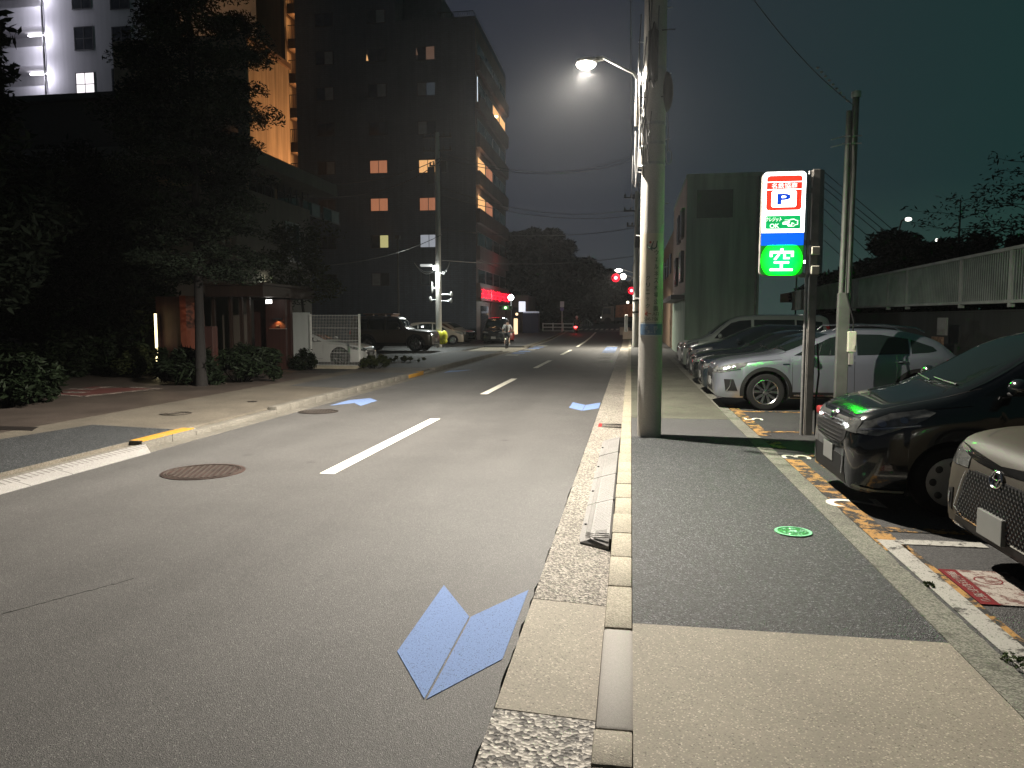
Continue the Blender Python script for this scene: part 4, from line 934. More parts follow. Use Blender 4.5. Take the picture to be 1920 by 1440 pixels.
for (px, py, Y, r, c, s, lab, cat) in (
    (958, 558, 62, .24, (.92, 1, 1), 24, 'brilliant white floodlight on the corner of the tower base', 'lamp'),
    (1019, 598, 84, .19, (1, 1, .9), 9, 'bright round light behind the left end of the guard fence', 'lamp'),
    (1006, 539, 110, .14, (.8, .9, .75), 2.5, 'faint pale light among the far trees', 'lamp'),
    (1037, 577, 95, .10, (.5, 1, .8), 4, 'tiny green light between the two road signs', 'lamp'),
    (1115, 531, 120, .20, (1, 1, .85), 6, 'small white light left of the large red signal', 'lamp'),
    (1155, 541, 130, .26, (1, .85, .8), 5, 'topmost light of the column under the large red signal', 'lamp'),
    (1156, 557, 130, .22, (1, .95, .8), 4, 'second light of the column under the large red signal', 'lamp'),
    (1155, 565, 130, .20, (1, .8, .7), 3, 'third light of the column under the large red signal', 'lamp'),
    (1154, 572, 130, .17, (1, .8, .7), 2, 'lowest light of the column under the large red signal', 'lamp'),
    (1177, 567, 110, .2, (1, .9, .7), 3, 'dim light below the smaller red signal', 'lamp')):
    a = AY(px, py, Y); o = empty('distant_lamp', (a.x, Y, zr(Y)), label=lab, cat=cat)
    MB().ball((0, 0, a.z - zr(Y)), r, 0, 12, 8).build('lens', emit('distant_light', c, s), o, 60)
    MB().tube([(0, .1, 0), (0, .1, a.z - zr(Y) + .1)], .05, 6).build('post', 'steel_dark', o)
l = lamp('corner_floodlight', 'POINT', AY(958, 558, 61.4), 130, (.9, 1, 1), None, .2)
l = lamp('crossing_lamp', 'POINT', AY(1019, 594, 82), 50, (1, 1, .9), None, .2)
# ================================================================== CARS
CARS = {
 'cross': dict(L=4.47, W=.90, wr=.345, xf=.93, xr=3.60, ar=.405,
    top=[(0, .66), (.03, .78), (.10, .86), (.28, .925), (.7, 1.00), (1.15, 1.07), (1.38, 1.16), (2.05, 1.44), (2.5, 1.535), (3.1, 1.53), (3.6, 1.45), (3.95, 1.33), (4.22, 1.10), (4.36, 1.0), (4.45, .9), (4.47, .7)],
    belt=[(0, .62), (.1, .76), (.3, .84), (.8, .925), (1.3, .97), (2.5, 1.01), (3.5, 1.05), (4.0, 1.05), (4.3, .92), (4.47, .66)],
    und=[(0, .42), (.05, .30), (.25, .23), (.6, .23), (4.0, .26), (4.35, .34), (4.47, .48)],
    wid=[(0, .60), (.02, .70), (.07, .78), (.16, .835), (.35, .872), (.7, .895), (1.5, .90), (3.6, .90), (4.1, .86), (4.35, .79), (4.44, .70), (4.47, .6)],
    ws=[(.70, 1.10), (.60, 1.42)], dlo=[[(1.43, 1.03), (1.62, 1.13), (2.08, 1.36), (2.36, 1.425), (2.44, 1.42), (2.44, 1.04)], [(2.53, 1.045), (2.53, 1.425), (2.95, 1.42), (3.42, 1.345), (3.42, 1.075)], [(3.46, 1.08), (3.46, 1.335), (3.84, 1.20), (3.90, 1.13), (3.75, 1.10)]],
    doors=[1.40, 2.485, 3.52], handles=[(2.28, .90), (3.28, .93)],
    head=[(.015, .70), (.10, .80), (.30, .86), (.60, .90), (.56, .83), (.35, .75), (.12, .69)],
    tail=[(4.46, .80), (4.46, .93), (4.2, 1.0), (4.05, .97), (4.2, .86)], cross=True),
 'hatch': dict(L=3.98, W=.845, wr=.31, xf=.80, xr=3.33, ar=.36,
    top=[(0, .60), (.03, .74), (.09, .83), (.25, .90), (.6, .99), (.93, 1.07), (1.15, 1.18), (1.85, 1.47), (2.3, 1.55), (3.0, 1.54), (3.55, 1.46), (3.8, 1.2), (3.93, 1.0), (3.98, .7)],
    belt=[(0, .56), (.1, .72), (.3, .81), (.8, .91), (1.3, .95), (2.5, .99), (3.4, 1.03), (3.8, .95), (3.98, .66)],
    und=[(0, .34), (.05, .22), (.25, .18), (.6, .18), (3.6, .2), (3.9, .28), (3.98, .4)],
    wid=[(0, .56), (.02, .66), (.07, .74), (.16, .79), (.35, .82), (.7, .84), (3.0, .845), (3.6, .82), (3.85, .75), (3.98, .6)],
    ws=[(.66, 1.10), (.55, 1.44)], dlo=[[(1.20, 1.0), (1.5, 1.18), (1.95, 1.38), (2.12, 1.42), (2.12, 1.01)], [(2.19, 1.01), (2.19, 1.43), (2.75, 1.43), (3.1, 1.38), (3.1, 1.05)], [(3.15, 1.06), (3.15, 1.36), (3.5, 1.26), (3.5, 1.10)]],
    doors=[1.15, 2.155, 3.15], handles=[(1.98, .88), (2.98, .91)],
    head=[(.04, .70), (.12, .80), (.35, .86), (.62, .89), (.66, .86), (.45, .77), (.15, .67)],
    tail=[(3.97, .78), (3.94, .98), (3.75, 1.02), (3.7, .95), (3.8, .82)]),
 'van': dict(L=4.7, W=.86, wr=.31, xf=.80, xr=3.75, ar=.36,
    top=[(0, .66), (.03, .82), (.1, .92), (.3, 1.0), (.62, 1.10), (.85, 1.22), (1.5, 1.70), (1.9, 1.83), (2.6, 1.87), (4.3, 1.85), (4.55, 1.75), (4.66, 1.3), (4.7, .8)],
    belt=[(0, .60), (.1, .80), (.3, .90), (.8, 1.0), (1.3, 1.02), (2.5, 1.05), (4.2, 1.08), (4.6, 1.0), (4.7, .7)],
    und=[(0, .36), (.05, .24), (.25, .2), (4.4, .2), (4.7, .4)],
    wid=[(0, .62), (.02, .70), (.07, .76), (.16, .81), (.35, .84), (.7, .86), (4.3, .86), (4.6, .81), (4.7, .7)],
    ws=[(.68, 1.22), (.60, 1.66)], dlo=[[(.98, 1.08), (1.2, 1.32), (1.52, 1.58), (1.8, 1.66), (2.15, 1.68), (2.15, 1.08)], [(2.24, 1.08), (2.24, 1.69), (3.5, 1.69), (3.5, 1.10)], [(3.56, 1.10), (3.56, 1.68), (4.35, 1.62), (4.4, 1.15)]],
    doors=[1.0, 2.2, 3.53], handles=[(2.05, .93), (2.4, .95)],
    head=[(.03, .74), (.1, .86), (.3, .95), (.5, 1.0), (.45, .88), (.2, .76)],
    tail=[(4.69, .9), (4.6, 1.5), (4.5, 1.5), (4.5, .9)]),
 'sedan': dict(L=4.5, W=.87, wr=.32, xf=.88, xr=3.52, ar=.37,
    top=[(0, .58), (.03, .68), (.1, .76), (.4, .85), (.9, .93), (1.25, .98), (1.45, 1.06), (2.1, 1.35), (2.6, 1.43), (3.1, 1.42), (3.6, 1.25), (3.95, 1.06), (4.35, 1.0), (4.46, .9), (4.5, .65)],
    belt=[(0, .55), (.1, .68), (.3, .76), (.8, .84), (1.3, .89), (2.5, .93), (3.6, .96), (4.2, .93), (4.5, .62)],
    und=[(0, .34), (.05, .22), (.25, .17), (4.1, .2), (4.4, .28), (4.5, .42)],
    wid=[(0, .56), (.02, .68), (.07, .76), (.16, .81), (.35, .845), (.7, .865), (3.8, .87), (4.2, .84), (4.4, .78), (4.5, .62)],
    ws=[(.68, 1.02), (.56, 1.32)], dlo=[[(1.5, .95), (1.7, 1.05), (2.15, 1.27), (2.5, 1.32), (2.5, .96)], [(2.57, .96), (2.57, 1.32), (3.05, 1.30), (3.4, 1.18), (3.5, .99)]],
    doors=[1.42, 2.53, 3.5], handles=[(2.35, .84), (3.3, .86)],
    head=[(.02, .60), (.08, .70), (.3, .76), (.5, .79), (.5, .73), (.2, .62)],
    tail=[(4.49, .70), (4.46, .88), (4.2, .92), (4.2, .82)]),
 'coupe': dict(L=4.25, W=.89, wr=.325, xf=.90, xr=3.47, ar=.375,
    top=[(0, .50), (.03, .60), (.1, .68), (.5, .80), (1.0, .88), (1.4, .93), (1.6, 1.0), (2.2, 1.22), (2.6, 1.29), (3.0, 1.26), (3.6, 1.06), (3.95, .95), (4.15, .92), (4.23, .8), (4.25, .6)],
    belt=[(0, .48), (.1, .60), (.4, .72), (.9, .80), (1.5, .84), (2.6, .88), (3.4, .92), (4.0, .86), (4.25, .58)],
    und=[(0, .3), (.05, .18), (.25, .14), (3.9, .16), (4.15, .26), (4.25, .38)],
    wid=[(0, .56), (.02, .68), (.07, .76), (.16, .81), (.4, .85), (.9, .875), (3.5, .89), (3.95, .85), (4.15, .78), (4.25, .6)],
    ws=[(.68, .95), (.54, 1.20)], dlo=[[(1.62, .89), (1.9, 1.0), (2.3, 1.15), (2.75, 1.19), (2.9, 1.16), (2.9, .90)], [(2.96, .90), (2.96, 1.15), (3.35, 1.0), (3.3, .93)]],
    doors=[1.55, 2.93], handles=[(2.75, .80)],
    head=[(.03, .55), (.1, .62), (.35, .70), (.55, .73), (.5, .66), (.2, .57)],
    tail=[(4.24, .64), (4.2, .80), (4.02, .84), (3.98, .74)]),
 'suv': dict(L=4.65, W=.94, wr=.40, xf=.90, xr=3.60, ar=.47,
    top=[(0, .80), (.03, .98), (.1, 1.06), (.3, 1.10), (.9, 1.15), (1.35, 1.20), (1.5, 1.30), (1.85, 1.78), (2.1, 1.88), (3.0, 1.90), (4.3, 1.88), (4.5, 1.80), (4.6, 1.2), (4.65, .9)],
    belt=[(0, .74), (.1, .98), (.3, 1.04), (.8, 1.08), (1.3, 1.12), (4.2, 1.15), (4.6, 1.05), (4.65, .8)],
    und=[(0, .5), (.05, .42), (.25, .36), (4.3, .36), (4.65, .5)],
    wid=[(0, .74), (.02, .80), (.07, .86), (.16, .90), (.35, .93), (4.3, .94), (4.55, .9), (4.65, .8)],
    ws=[(.76, 1.32), (.70, 1.72)], dlo=[[(1.62, 1.16), (1.9, 1.70), (2.55, 1.74), (2.55, 1.17)], [(2.63, 1.17), (2.63, 1.75), (3.5, 1.74), (3.5, 1.18)], [(3.58, 1.18), (3.58, 1.74), (4.3, 1.70), (4.3, 1.2)]],
    doors=[1.45, 2.59, 3.54], handles=[(2.4, 1.04), (3.35, 1.05)],
    head=[(.0, .88), (.06, 1.0), (.12, 1.0), (.12, .86)],
    tail=[(4.64, .9), (4.6, 1.15), (4.5, 1.15), (4.5, .9)], cross=True),
}
def resample(poly, step=.03):
    o = []
    for i in range(len(poly)):
        a, b = Vector(poly[i]), Vector(poly[(i + 1) % len(poly)]); n = max(1, int((b - a).length / step))
        o += [tuple(a.lerp(b, k / n)) for k in range(n)]
    return o
def make_car(kind, label, paint, loc, rz=0, wheel='alloy', group='parked cars', detail=True, extras=None, tail=None, name='parked_car'):
    S = CARS[kind]; L, W = S['L'], S['W']
    uk = [((x * .45, z * .9) if x < .1 else (x, z)) for x, z in S['und']]; top, belt, und, wid = pchip(S['top']), pchip(S['belt']), pchip(uk), pchip(S['wid'])
    root = empty(name, loc, rz, label, 'car', group)
    xs = [0, .008, .02, .04, .07, .11, .16, .22] + [.28 + .055 * i for i in range(int((L - .56) / .055) + 1)] + [L - .22, L - .16, L - .11, L - .07, L - .04, L - .02, L - .008, L]
    for xc in (S['xf'], S['xr']): xs += [xc - S['ar'] - .004, xc - S['ar'] + .002, xc - S['ar'] + .02, xc + S['ar'] + .004, xc + S['ar'] - .002, xc + S['ar'] - .02]
    xs = sorted(set(round(x, 4) for x in xs if 0 <= x <= L)); wz = S['wr']
    def sill(x):
        z = und(x)
        for xc in (S['xf'], S['xr']):
            d = abs(x - xc)
            if d < S['ar']: z = max(z, wz + math.sqrt(S['ar']**2 - d * d))
        return z
    V = []; F = []; MI = []
    rows = None
    for x in xs:
        w, zt, zb, zs = wid(x), top(x), belt(x), sill(x)
        arch = zs > und(x) + 1e-6
        zb = min(zb, zt - .015); zs = min(zs, zb - .04)
        c = max(0, min(1, (zt - zb - .08) / .38)); c = c * c * (3 - 2 * c)
        yr = w * (.86 * (1 - c)) + (w - .235) * c; zre = zb + (zt - zb) * (.62 * (1 - c) + .90 * c)
        h = zb - zs
        tuck = 0 if arch else .045
        pts = [(w - tuck, zs), (w - tuck * .3, zs + h * .12), (w, zs + h * .34), (w - .002, zs + h * .60), (w - .014, zs + h * .80), (w - .022, zs + h * .92), (w - .05, zb),
               ((w - .05) * .66 + yr * .34 + .014 * c, zb + (zre - zb) * .36), ((w - .05) * .32 + yr * .68 + .014 * c, zb + (zre - zb) * .72), (yr, zre), (yr - .06 * (.6 + c * .4), zre + (zt - zre) * .55), (yr * .6, zt - (zt - zre) * .16), (yr * .28, zt - (zt - zre) * .03), (0, zt)]
        row = [(x, -y, z) for y, z in pts] + [(x, y, z) for y, z in pts[-2::-1]]
        V += row; rows = len(row)
    for i in range(len(xs) - 1):
        for k in range(rows - 1): F.append((i * rows + k, (i + 1) * rows + k, (i + 1) * rows + k + 1, i * rows + k + 1)); MI.append(0)
    for i in range(len(xs) - 1):
        if xs[i + 1] < S['xf'] - S['ar'] or xs[i] > S['xr'] + S['ar']: F.append((i * rows + rows - 1, (i + 1) * rows + rows - 1, (i + 1) * rows, i * rows)); MI.append(0)
    F.append(tuple(range(rows))); MI.append(0); n = (len(xs) - 1) * rows; F.append(tuple(n + k for k in range(rows))[::-1]); MI.append(0)
    bvh = BVHTree.FromPolygons([Vector(v) for v in V], F)
    body = MB(); body.add(V, F); 
    body.box((.25, -W * .72, .20 + (S['wr'] - .31)), (L - .25, W * .72, .42), 1)
    for xc in (S['xf'], S['xr']):
        for s in (-1, 1):
            m = 14; Vw = []; 
            for k in range(m + 1):
                a = math.pi * (k / m * 1.24 - .12)
                for yy in (W - .02, W - .34): Vw.append((xc - (S['ar'] + .004) * math.cos(a), s * yy, wz + (S['ar'] + .004) * math.sin(a)))
            body.add(Vw, [(2 * k, 2 * k + 1, 2 * k + 3, 2 * k + 2) for k in range(m)], 1)
            body.add([(xc - S['ar'] - .05, s * (W - .33), wz - .15), (xc + S['ar'] + .05, s * (W - .33), wz - .15), (xc + S['ar'] + .05, s * (W - .33), wz + S['ar'] - .0), (xc - S['ar'] - .05, s * (W - .33), wz + S['ar'] - .0)], [(0, 1, 2, 3)], 1)
    def cast(o, d, off):
        h = bvh.ray_cast(Vector(o), Vector(d))
        if h[0] is None: return None
        nn = h[1]
        if nn.dot(Vector(d)) > 0: nn = -nn
        return h[0] + nn * off
    def proj(side, a, b, off):
        if side == 'L': return cast((a, -3, b), (0, 1, 0), off)      # -y flank
        if side == 'R': return cast((a, 3, b), (0, -1, 0), off)
        if side == 'F': return cast((-3, a, b), (1, 0, 0), off)
        if side == 'B': return cast((L + 3, a, b), (-1, 0, 0), off)
        if side == 'T': return cast((a, b, 4), (0, 0, -1), off)
    def patch(mb, side, poly, off=.004, mi=0, rings=6, step=.035, skirt=.012):
        P = resample(poly, step); cx = sum(p[0] for p in P) / len(P); cy = sum(p[1] for p in P) / len(P); n = len(P)
        Vp = []; ok = True; last = None
        for o2, rr in [(-skirt, 1.)] + [(off, 1 - j / rings) for j in range(rings)]:
            for p in P:
                q = proj(side, cx + (p[0] - cx) * rr, cy + (p[1] - cy) * rr, o2)
                if q is None: q = last
                if q is None: return
                last = q; Vp.append(tuple(q))
        q = proj(side, cx, cy, off)
        if q is None: return
        Vp.append(tuple(q)); Fp = []
        for j in range(rings):
            for k in range(n): Fp.append((j * n + k, j * n + (k + 1) % n, (j + 1) * n + (k + 1) % n, (j + 1) * n + k))
        for k in range(n): Fp.append((rings * n + k, rings * n + (k + 1) % n, (rings + 1) * n))
        mb.add(Vp, Fp, mi)
    def line(mb, side, pts, w=.007, off=.0015, mi=0):
        P = [pts[0]]
        for a, b in zip(pts, pts[1:]):
            k = max(1, int((Vector(b) - Vector(a)).length / .05)); P += [tuple(Vector(a).lerp(Vector(b), (j + 1) / k)) for j in range(k)]
        Vp = []
        for i, p in enumerate(P):
            d = Vector(P[min(i + 1, len(P) - 1)]) - Vector(P[max(i - 1, 0)]); d = Vector((-d.y, d.x)).normalized() * w / 2
            for s in (-1, 1):
                q = proj(side, p[0] + d.x * s, p[1] + d.y * s, off)
                if q is None: return
                Vp.append(tuple(q))
        mb.add(Vp, [(2 * i, 2 * i + 1, 2 * i + 3, 2 * i + 2) for i in range(len(P) - 1)], mi)
    flanks = ('L', 'R')
    mi_gap = 1
    if detail:
        for sd in flanks:
            zs = und(1.6)
            for dx in S['doors']:
                zb_ = belt(dx); x_up = dx
                if dx == S['doors'][-1] and len(S['doors']) > 2:
                    line(body, sd, [(dx - .02, zb_ - .0), (dx - .0, zb_ - .2), (S['xr'] - S['ar'] - .03, wz + .12), (S['xr'] - S['ar'] - .05, zs + .10)], mi=1)
                else: line(body, sd, [(x_up, zb_ + .03), (dx - .01, zb_ - .25), (dx, zs + .12)], mi=1)
            line(body, sd, [(S['doors'][0], zs + .12), (S['xr'] - S['ar'] - .06, zs + .12)], mi=1)
            line(body, sd, [(S['doors'][0] - .2, belt(1.2) - .01), (S['doors'][0] - .6, belt(.8) - .0), (.45, belt(.45) + .0)], mi=1)
        line(body, 'T', [(.16, -W * .55), (.3, -W * .72), (.8, -W * .80), (S['doors'][0] - .1, -W * .82)], .008, mi=1); line(body, 'T', [(.16, W * .55), (.3, W * .72), (.8, W * .80), (S['doors'][0] - .1, W * .82)], .008, mi=1)
    body.build('body', [paint, 'black'], root, 40)
    # glazing
    for sd in flanks:
        for poly in S['dlo']:
            fr = MB(); 
            w_ = MB(); patch(w_, sd, poly, .004); w_.build('window', 'glass', root, 40)
    (yw0, zw0), (yw1, zw1) = S['ws']
    w_ = MB(); patch(w_, 'F', [(-yw0, zw0 + .0), (-yw0 * .5, zw0 + .015), (0, zw0 + .02), (yw0 * .5, zw0 + .015), (yw0, zw0), (yw1, zw1), (0, zw1 + .02), (-yw1, zw1)], .004, rings=8, step=.06); w_.build('windshield', 'glass', root, 40)
    zr0 = belt(L - .3) + .10; zr1 = zw1 - .04
    if kind == 'coupe': zr0 = .96; zr1 = 1.15
    w_ = MB(); patch(w_, 'B', [(-yw0 * .85, zr0), (yw0 * .85, zr0), (yw1 * .88, zr1), (-yw1 * .88, zr1)], .004, step=.06); w_.build('rear_window', 'glass', root, 40)
    # wipers, mirrors, handles
    if detail:
        mb = MB()
        for y0_, y1_ in ((-.5, .05), (.02, .55)):
            a = proj('F', y0_, zw0 + .02, .02); b = proj('F', y1_, zw0 + .045, .02)
            if a and b: mb.tube([a, a.lerp(b, .5) + Vector((-.01, 0, 0)), b], .008, 5)
        mb.build('wiper', 'black', root)
        xm = S['dlo'][0][0][0] + .17; zm = S['dlo'][0][0][1] + .04
        for s in (-1, 1):
            mb = MB(); mb.ball((xm, s * (W + .10), zm + .05), (.07, .115, .075), 0, 14, 9); mb.box((xm - .02, s * (W - .05), zm - .03), (xm + .05, s * (W + .05), zm + .0), 1, .01)
            mb.build('side_mirror', [paint, 'black'], root, 50)
        for sd, s in (('L', -1), ('R', 1)):
            for hx, hz_ in S['handles']:
                q = proj(sd, hx, hz_, 0)
                if q: 
                    mb = MB(); mb.tube([(hx - .11, q.y + s * .004, hz_), (hx - .08, q.y + s * .032, hz_), (hx + .08, q.y + s * .032, hz_ + .005), (hx + .11, q.y + s * .004, hz_ + .005)], [.010, .013, .013, .010], 8); mb.ball((hx, q.y + s * .0, hz_ - .005), (.075, .006, .030), 1, 12, 6)
                    mb.build('door_handle', [paint, 'black'], root, 50)
    # lamps
    for sd in flanks:
        s = -1 if sd == 'L' else 1
        h_ = MB(); patch(h_, sd, [p for p in S['head']], .006, step=.02)
        yy = wid(.02)
        zc_ = sum(p[1] for p in S['head'][:3]) / 3 - .02
        patch(h_, 'F', [(s * (yy - .33), zc_ - .07), (s * (yy - .33), zc_ - .0), (s * (yy - .06), zc_ + .06), (s * (yy - .0), zc_ + .02), (s * (yy - .0), zc_ - .08)], .006, step=.02)
        if detail:
            hd_ = S['head']; ccx = sum(p[0] for p in hd_) / len(hd_); ccz = sum(p[1] for p in hd_) / len(hd_); wx = max(p[0] for p in hd_) - min(p[0] for p in hd_)
            for u_, r_ in ((-.18, .036), (.10, .032)):
                patch(h_, sd, [(ccx + u_ * wx + r_ * math.cos(t), ccz + u_ * .12 + r_ * .8 * math.sin(t)) for t in [6.283 * k / 12 for k in range(12)]], .012, 1, rings=3, step=.05)
            line(h_, sd, [(hd_[0][0] + .04, hd_[0][1] + .035), (ccx, ccz - .045), (ccx + wx * .30, ccz - .02)], .012, .010, 1)
        h_.build('headlight', ['lamp_glass', 'alloy'], root, 40)
        t_ = MB(); patch(t_, sd, S['tail'], .006, step=.03); yb = wid(L - .02); zt_ = S['tail'][0][1]; zt1 = max(p[1] for p in S['tail'])
        patch(t_, 'B', [(s * (yb - .22), zt_ + .02), (s * (yb - .22), zt1 - .04), (s * (yb - .02), zt1 - .02), (s * (yb - .0), zt_)], .006, step=.03)
        t_.build('tail_light', tail or 'tail_red', root, 40)
    # wheels
    def tyre(c, s):
        x, z = c; y = s * (W - .115); r = S['wr']; wd = .105
        tm_ = MB(); tm_.lathe([(r * .68, -wd * .9), (r * .80, -wd), (r * .95, -wd * .92), (r, -wd * .7), (r, wd * .7), (r * .95, wd * .92), (r * .80, wd), (r * .68, wd * .9)], (x, y, z), 'y', 36)
        to = tm_.build('wheel', 'tyre', root, 40)
        rm = MB(); R_ = r * .69; yo = y + s * (wd - .018)
        if wheel == 'cap':
            rm.lathe([(R_ * 1.02, -s * .02), (R_, s * .004), (R_ * .9, s * .014), (R_ * .6, s * .02), (0, s * .018)], (x, yo, z), 'y', 36)
            for k in range(8): a = 6.283 * k / 8; rm.ball((x + R_ * .72 * math.cos(a), yo + s * .0165, z + R_ * .72 * math.sin(a)), (.034, .006, .034), 1, 10, 5)
            rm.lathe([(R_ * .22, s * .02), (R_ * .2, s * .03), (0, s * .03)], (x, yo, z), 'y', 20)
        else:
            rm.lathe([(R_ * 1.0, -s * .10), (R_ * 1.0, s * .006), (R_ * .95, s * .010), (R_ * .90, 0), (R_ * .88, -s * .09)], (x, yo, z), 'y', 36)
            rm.lathe([(R_ * .9, -s * .09), (0, -s * .09)], (x, yo, z), 'y', 30, 1)
            rm.lathe([(R_ * .24, -s * .03), (R_ * .22, s * .004), (R_ * .12, s * .01), (0, s * .01)], (x, yo, z), 'y', 20)
            for k in range(5):
                a = 6.283 * k / 5 + .3
                for da, wm_ in ((-.30, .05), (.30, .05)):
                    i_ = Vector((math.cos(a + da * .5), math.sin(a + da * .5))) * R_ * .2; o_ = Vector((math.cos(a + da), math.sin(a + da))) * R_ * .92
                    n_ = Vector((-(o_ - i_).y, (o_ - i_).x)).normalized(); 
                    q = [i_ + n_ * .02, i_ - n_ * .02, o_ - n_ * .026, o_ + n_ * .026]
                    Vs = [(x + v.x, yo - s * .035, z + v.y) for v in q] + [(x + v.x, yo - s * .002, z + v.y) for v in q]
                    rm.add(Vs, [(4, 5, 6, 7), (0, 3, 2, 1), (0, 1, 5, 4), (1, 2, 6, 5), (2, 3, 7, 6), (3, 0, 4, 7)])
        rm.build('rim', ['alloy' if wheel != 'cap' else plain('hub_cap', (.26, .26, .25), .4, .2), 'alloy_dark'], to, 40)
    for xc in (S['xf'], S['xr']):
        for s in (-1, 1): tyre((xc, wz), s)
    if S.get('cross'):      # dark arch mouldings and sills
        for sd in flanks:
            for xc in (S['xf'], S['xr']):
                mb = MB()
                Vp = []; m = 22; a_, b_ = math.pi * (-.06), math.pi * 1.06
                for k in range(m + 1):
                    a = a_ + (b_ - a_) * k / m
                    for rr in (S['ar'] + .001, S['ar'] + .068):
                        q = proj(sd, xc - rr * math.cos(a), max(wz + rr * math.sin(a), und(xc) + .03), .014 if rr < S['ar'] + .05 else .006)
                        if q is None: q = Vector((xc - rr * math.cos(a), (-1 if sd == 'L' else 1) * W * .99, wz + rr * math.sin(a)))
                        Vp.append(tuple(q))
                mb.add(Vp, [(2 * k, 2 * k + 1, 2 * k + 3, 2 * k + 2) for k in range(m)]).build('arch_moulding', 'black', root, 40)
            mb = MB(); z0 = und(2) + .01
            patch(mb, sd, [(S['xf'] + S['ar'] + .03, z0), (S['xr'] - S['ar'] - .03, z0), (S['xr'] - S['ar'] - .05, z0 + .11), (S['xf'] + S['ar'] + .05, z0 + .11)], .008, rings=3); mb.build('sill_moulding', 'black', root, 40)
    # grille, intake, plates
    zc_ = top(.03)
    gr_ = S.get('grille') or [(-.42, zc_ - .14), (-.40, zc_ - .03), (.40, zc_ - .03), (.42, zc_ - .14), (.30, zc_ - .24), (-.30, zc_ - .24)]
    mb = MB(); 
    if not (extras and 'front' in extras): patch(mb, 'F', gr_, .006, step=.04); mb.build('grille', 'black', root, 40)
    if not (extras and 'front' in extras):
        mb = MB(); patch(mb, 'F', [(-.50, und(.05) + .07), (-.44, und(.05) + .19), (.44, und(.05) + .19), (.50, und(.05) + .07)], .006, step=.05); mb.build('air_intake', 'black', root, 40)
    for side, zz, dx in (('F', S.get('plate', und(.05) + .24), -.02), ('B', zt_ + .0, .02)):
        q = proj(side, 0, zz, .0)
        if q: MB().box((q.x - (.03 if 'plate' in S else .012) if side == 'F' else q.x, -.165, zz - .082), (q.x if side == 'F' else q.x + .012, .165, zz + .082), 0, .004).build('number_plate', 'plate', root)
    return root, proj, patch, line, S
ZL = .10
# -- right row, nose to the pavement
# nearest: taupe crossover with mesh grille
CARS['taupe'] = dict(CARS['cross']); CARS['taupe'].update(plate=.40,
    top=[(0, .62), (.02, .76), (.06, .85), (.14, .90), (.35, .945), (.8, .99), (1.15, 1.04), (1.38, 1.14), (2.0, 1.50), (2.5, 1.62), (3.3, 1.62), (3.9, 1.48), (4.3, 1.2), (4.42, 1.0), (4.47, .7)],
    belt=[(0, .55), (.05, .72), (.15, .82), (.4, .89), (1.3, .95), (4.0, 1.0), (4.3, .92), (4.47, .66)],
    wid=[(0, .66), (.02, .74), (.07, .80), (.16, .85), (.35, .88), (.7, .895), (1.5, .90), (3.6, .90), (4.1, .86), (4.35, .79), (4.47, .6)])
TX, TYc = 2.27, 5.02
rt, proj, patch, line, S = make_car('taupe', 'taupe crossover with a dark diamond mesh grille, nearest the camera in the car park', 'paint_taupe', (TX, TYc, ZL), extras={'front'})
mb = MB(); gp = [(-.30, .70), (.30, .70), (.42, .66), (.56, .38), (.52, .34), (-.52, .34), (-.56, .38), (-.42, .66)]; patch(mb, 'F', gp, .004, step=.03); gril = mb.build('grille', 'black', rt, 40)
mb = MB()      # diamond mesh
def inside(a, b):
    w = .40 + (.68 - b) * .5; return abs(a) < w - .015 and .36 < b < .685
for i in range(-14, 15):
    for j in range(-7, 8):
        a, b = i * .042 + (.021 if j % 2 else 0), .53 + j * .024
        if inside(a, b):
            P = [(a - .017, b), (a, b + .019), (a + .017, b), (a, b - .019)]; q = [proj('F', p[0], p[1], .004) for p in P]; q2 = [proj('F', a + (p[0] - a) * .55, b + (p[1] - b) * .55, .012) for p in P]
            if all(q) and all(q2): mb.add([tuple(v) for v in q + q2], [(4, 5, 6, 7), (0, 1, 5, 4), (1, 2, 6, 5), (2, 3, 7, 6), (3, 0, 4, 7)])
mb.build('mesh', plain('grille_mesh', (.05, .052, .052), .3, .3), gril)
mb = MB(); line(mb, 'F', [(-.57, .40), (-.42, .35), (.42, .35), (.57, .40)], .012, .010); line(mb, 'F', [(-.57, .40), (-.43, .67)], .010, .009); line(mb, 'F', [(.57, .40), (.43, .67)], .010, .009); mb.build('grille_trim', 'chrome', rt)
mb = MB(); patch(mb, 'F', [(-.70, .845), (-.3, .79), (0, .775), (.3, .79), (.70, .845), (.68, .80), (.3, .755), (0, .742), (-.3, .755), (-.68, .80)], .004, step=.03, rings=3); mb.build('bonnet_gap_trim', plain('gloss_black', (.008, .008, .008), .12, coat=1), rt, 40)
mb = MB()
for (ry, rz_, t_) in ((.075, .052, .009), (.032, .048, .008), (.055, .018, .007)):
    pts = []
    for k in range(25):
        q = proj('F', ry * math.cos(6.2832 * k / 24), .70 + (.016 if ry == .055 else 0) + rz_ * math.sin(6.2832 * k / 24), .012); pts.append(q)
    mb.tube(pts, t_ * .8, 6, cap=False)
mb.build('emblem', 'chrome', rt, 60)
mb = MB(); patch(mb, 'F', [(-.62, .16 + .1), (-.55, .335), (.55, .335), (.62, .26)], .006, step=.04); mb.build('lower_intake', 'black', rt, 40)
mb = MB(); line(mb, 'F', [(-.60, .285), (-.3, .25), (.3, .25), (.60, .285)], .018, .014); mb.build('skid_trim', 'alloy', rt)
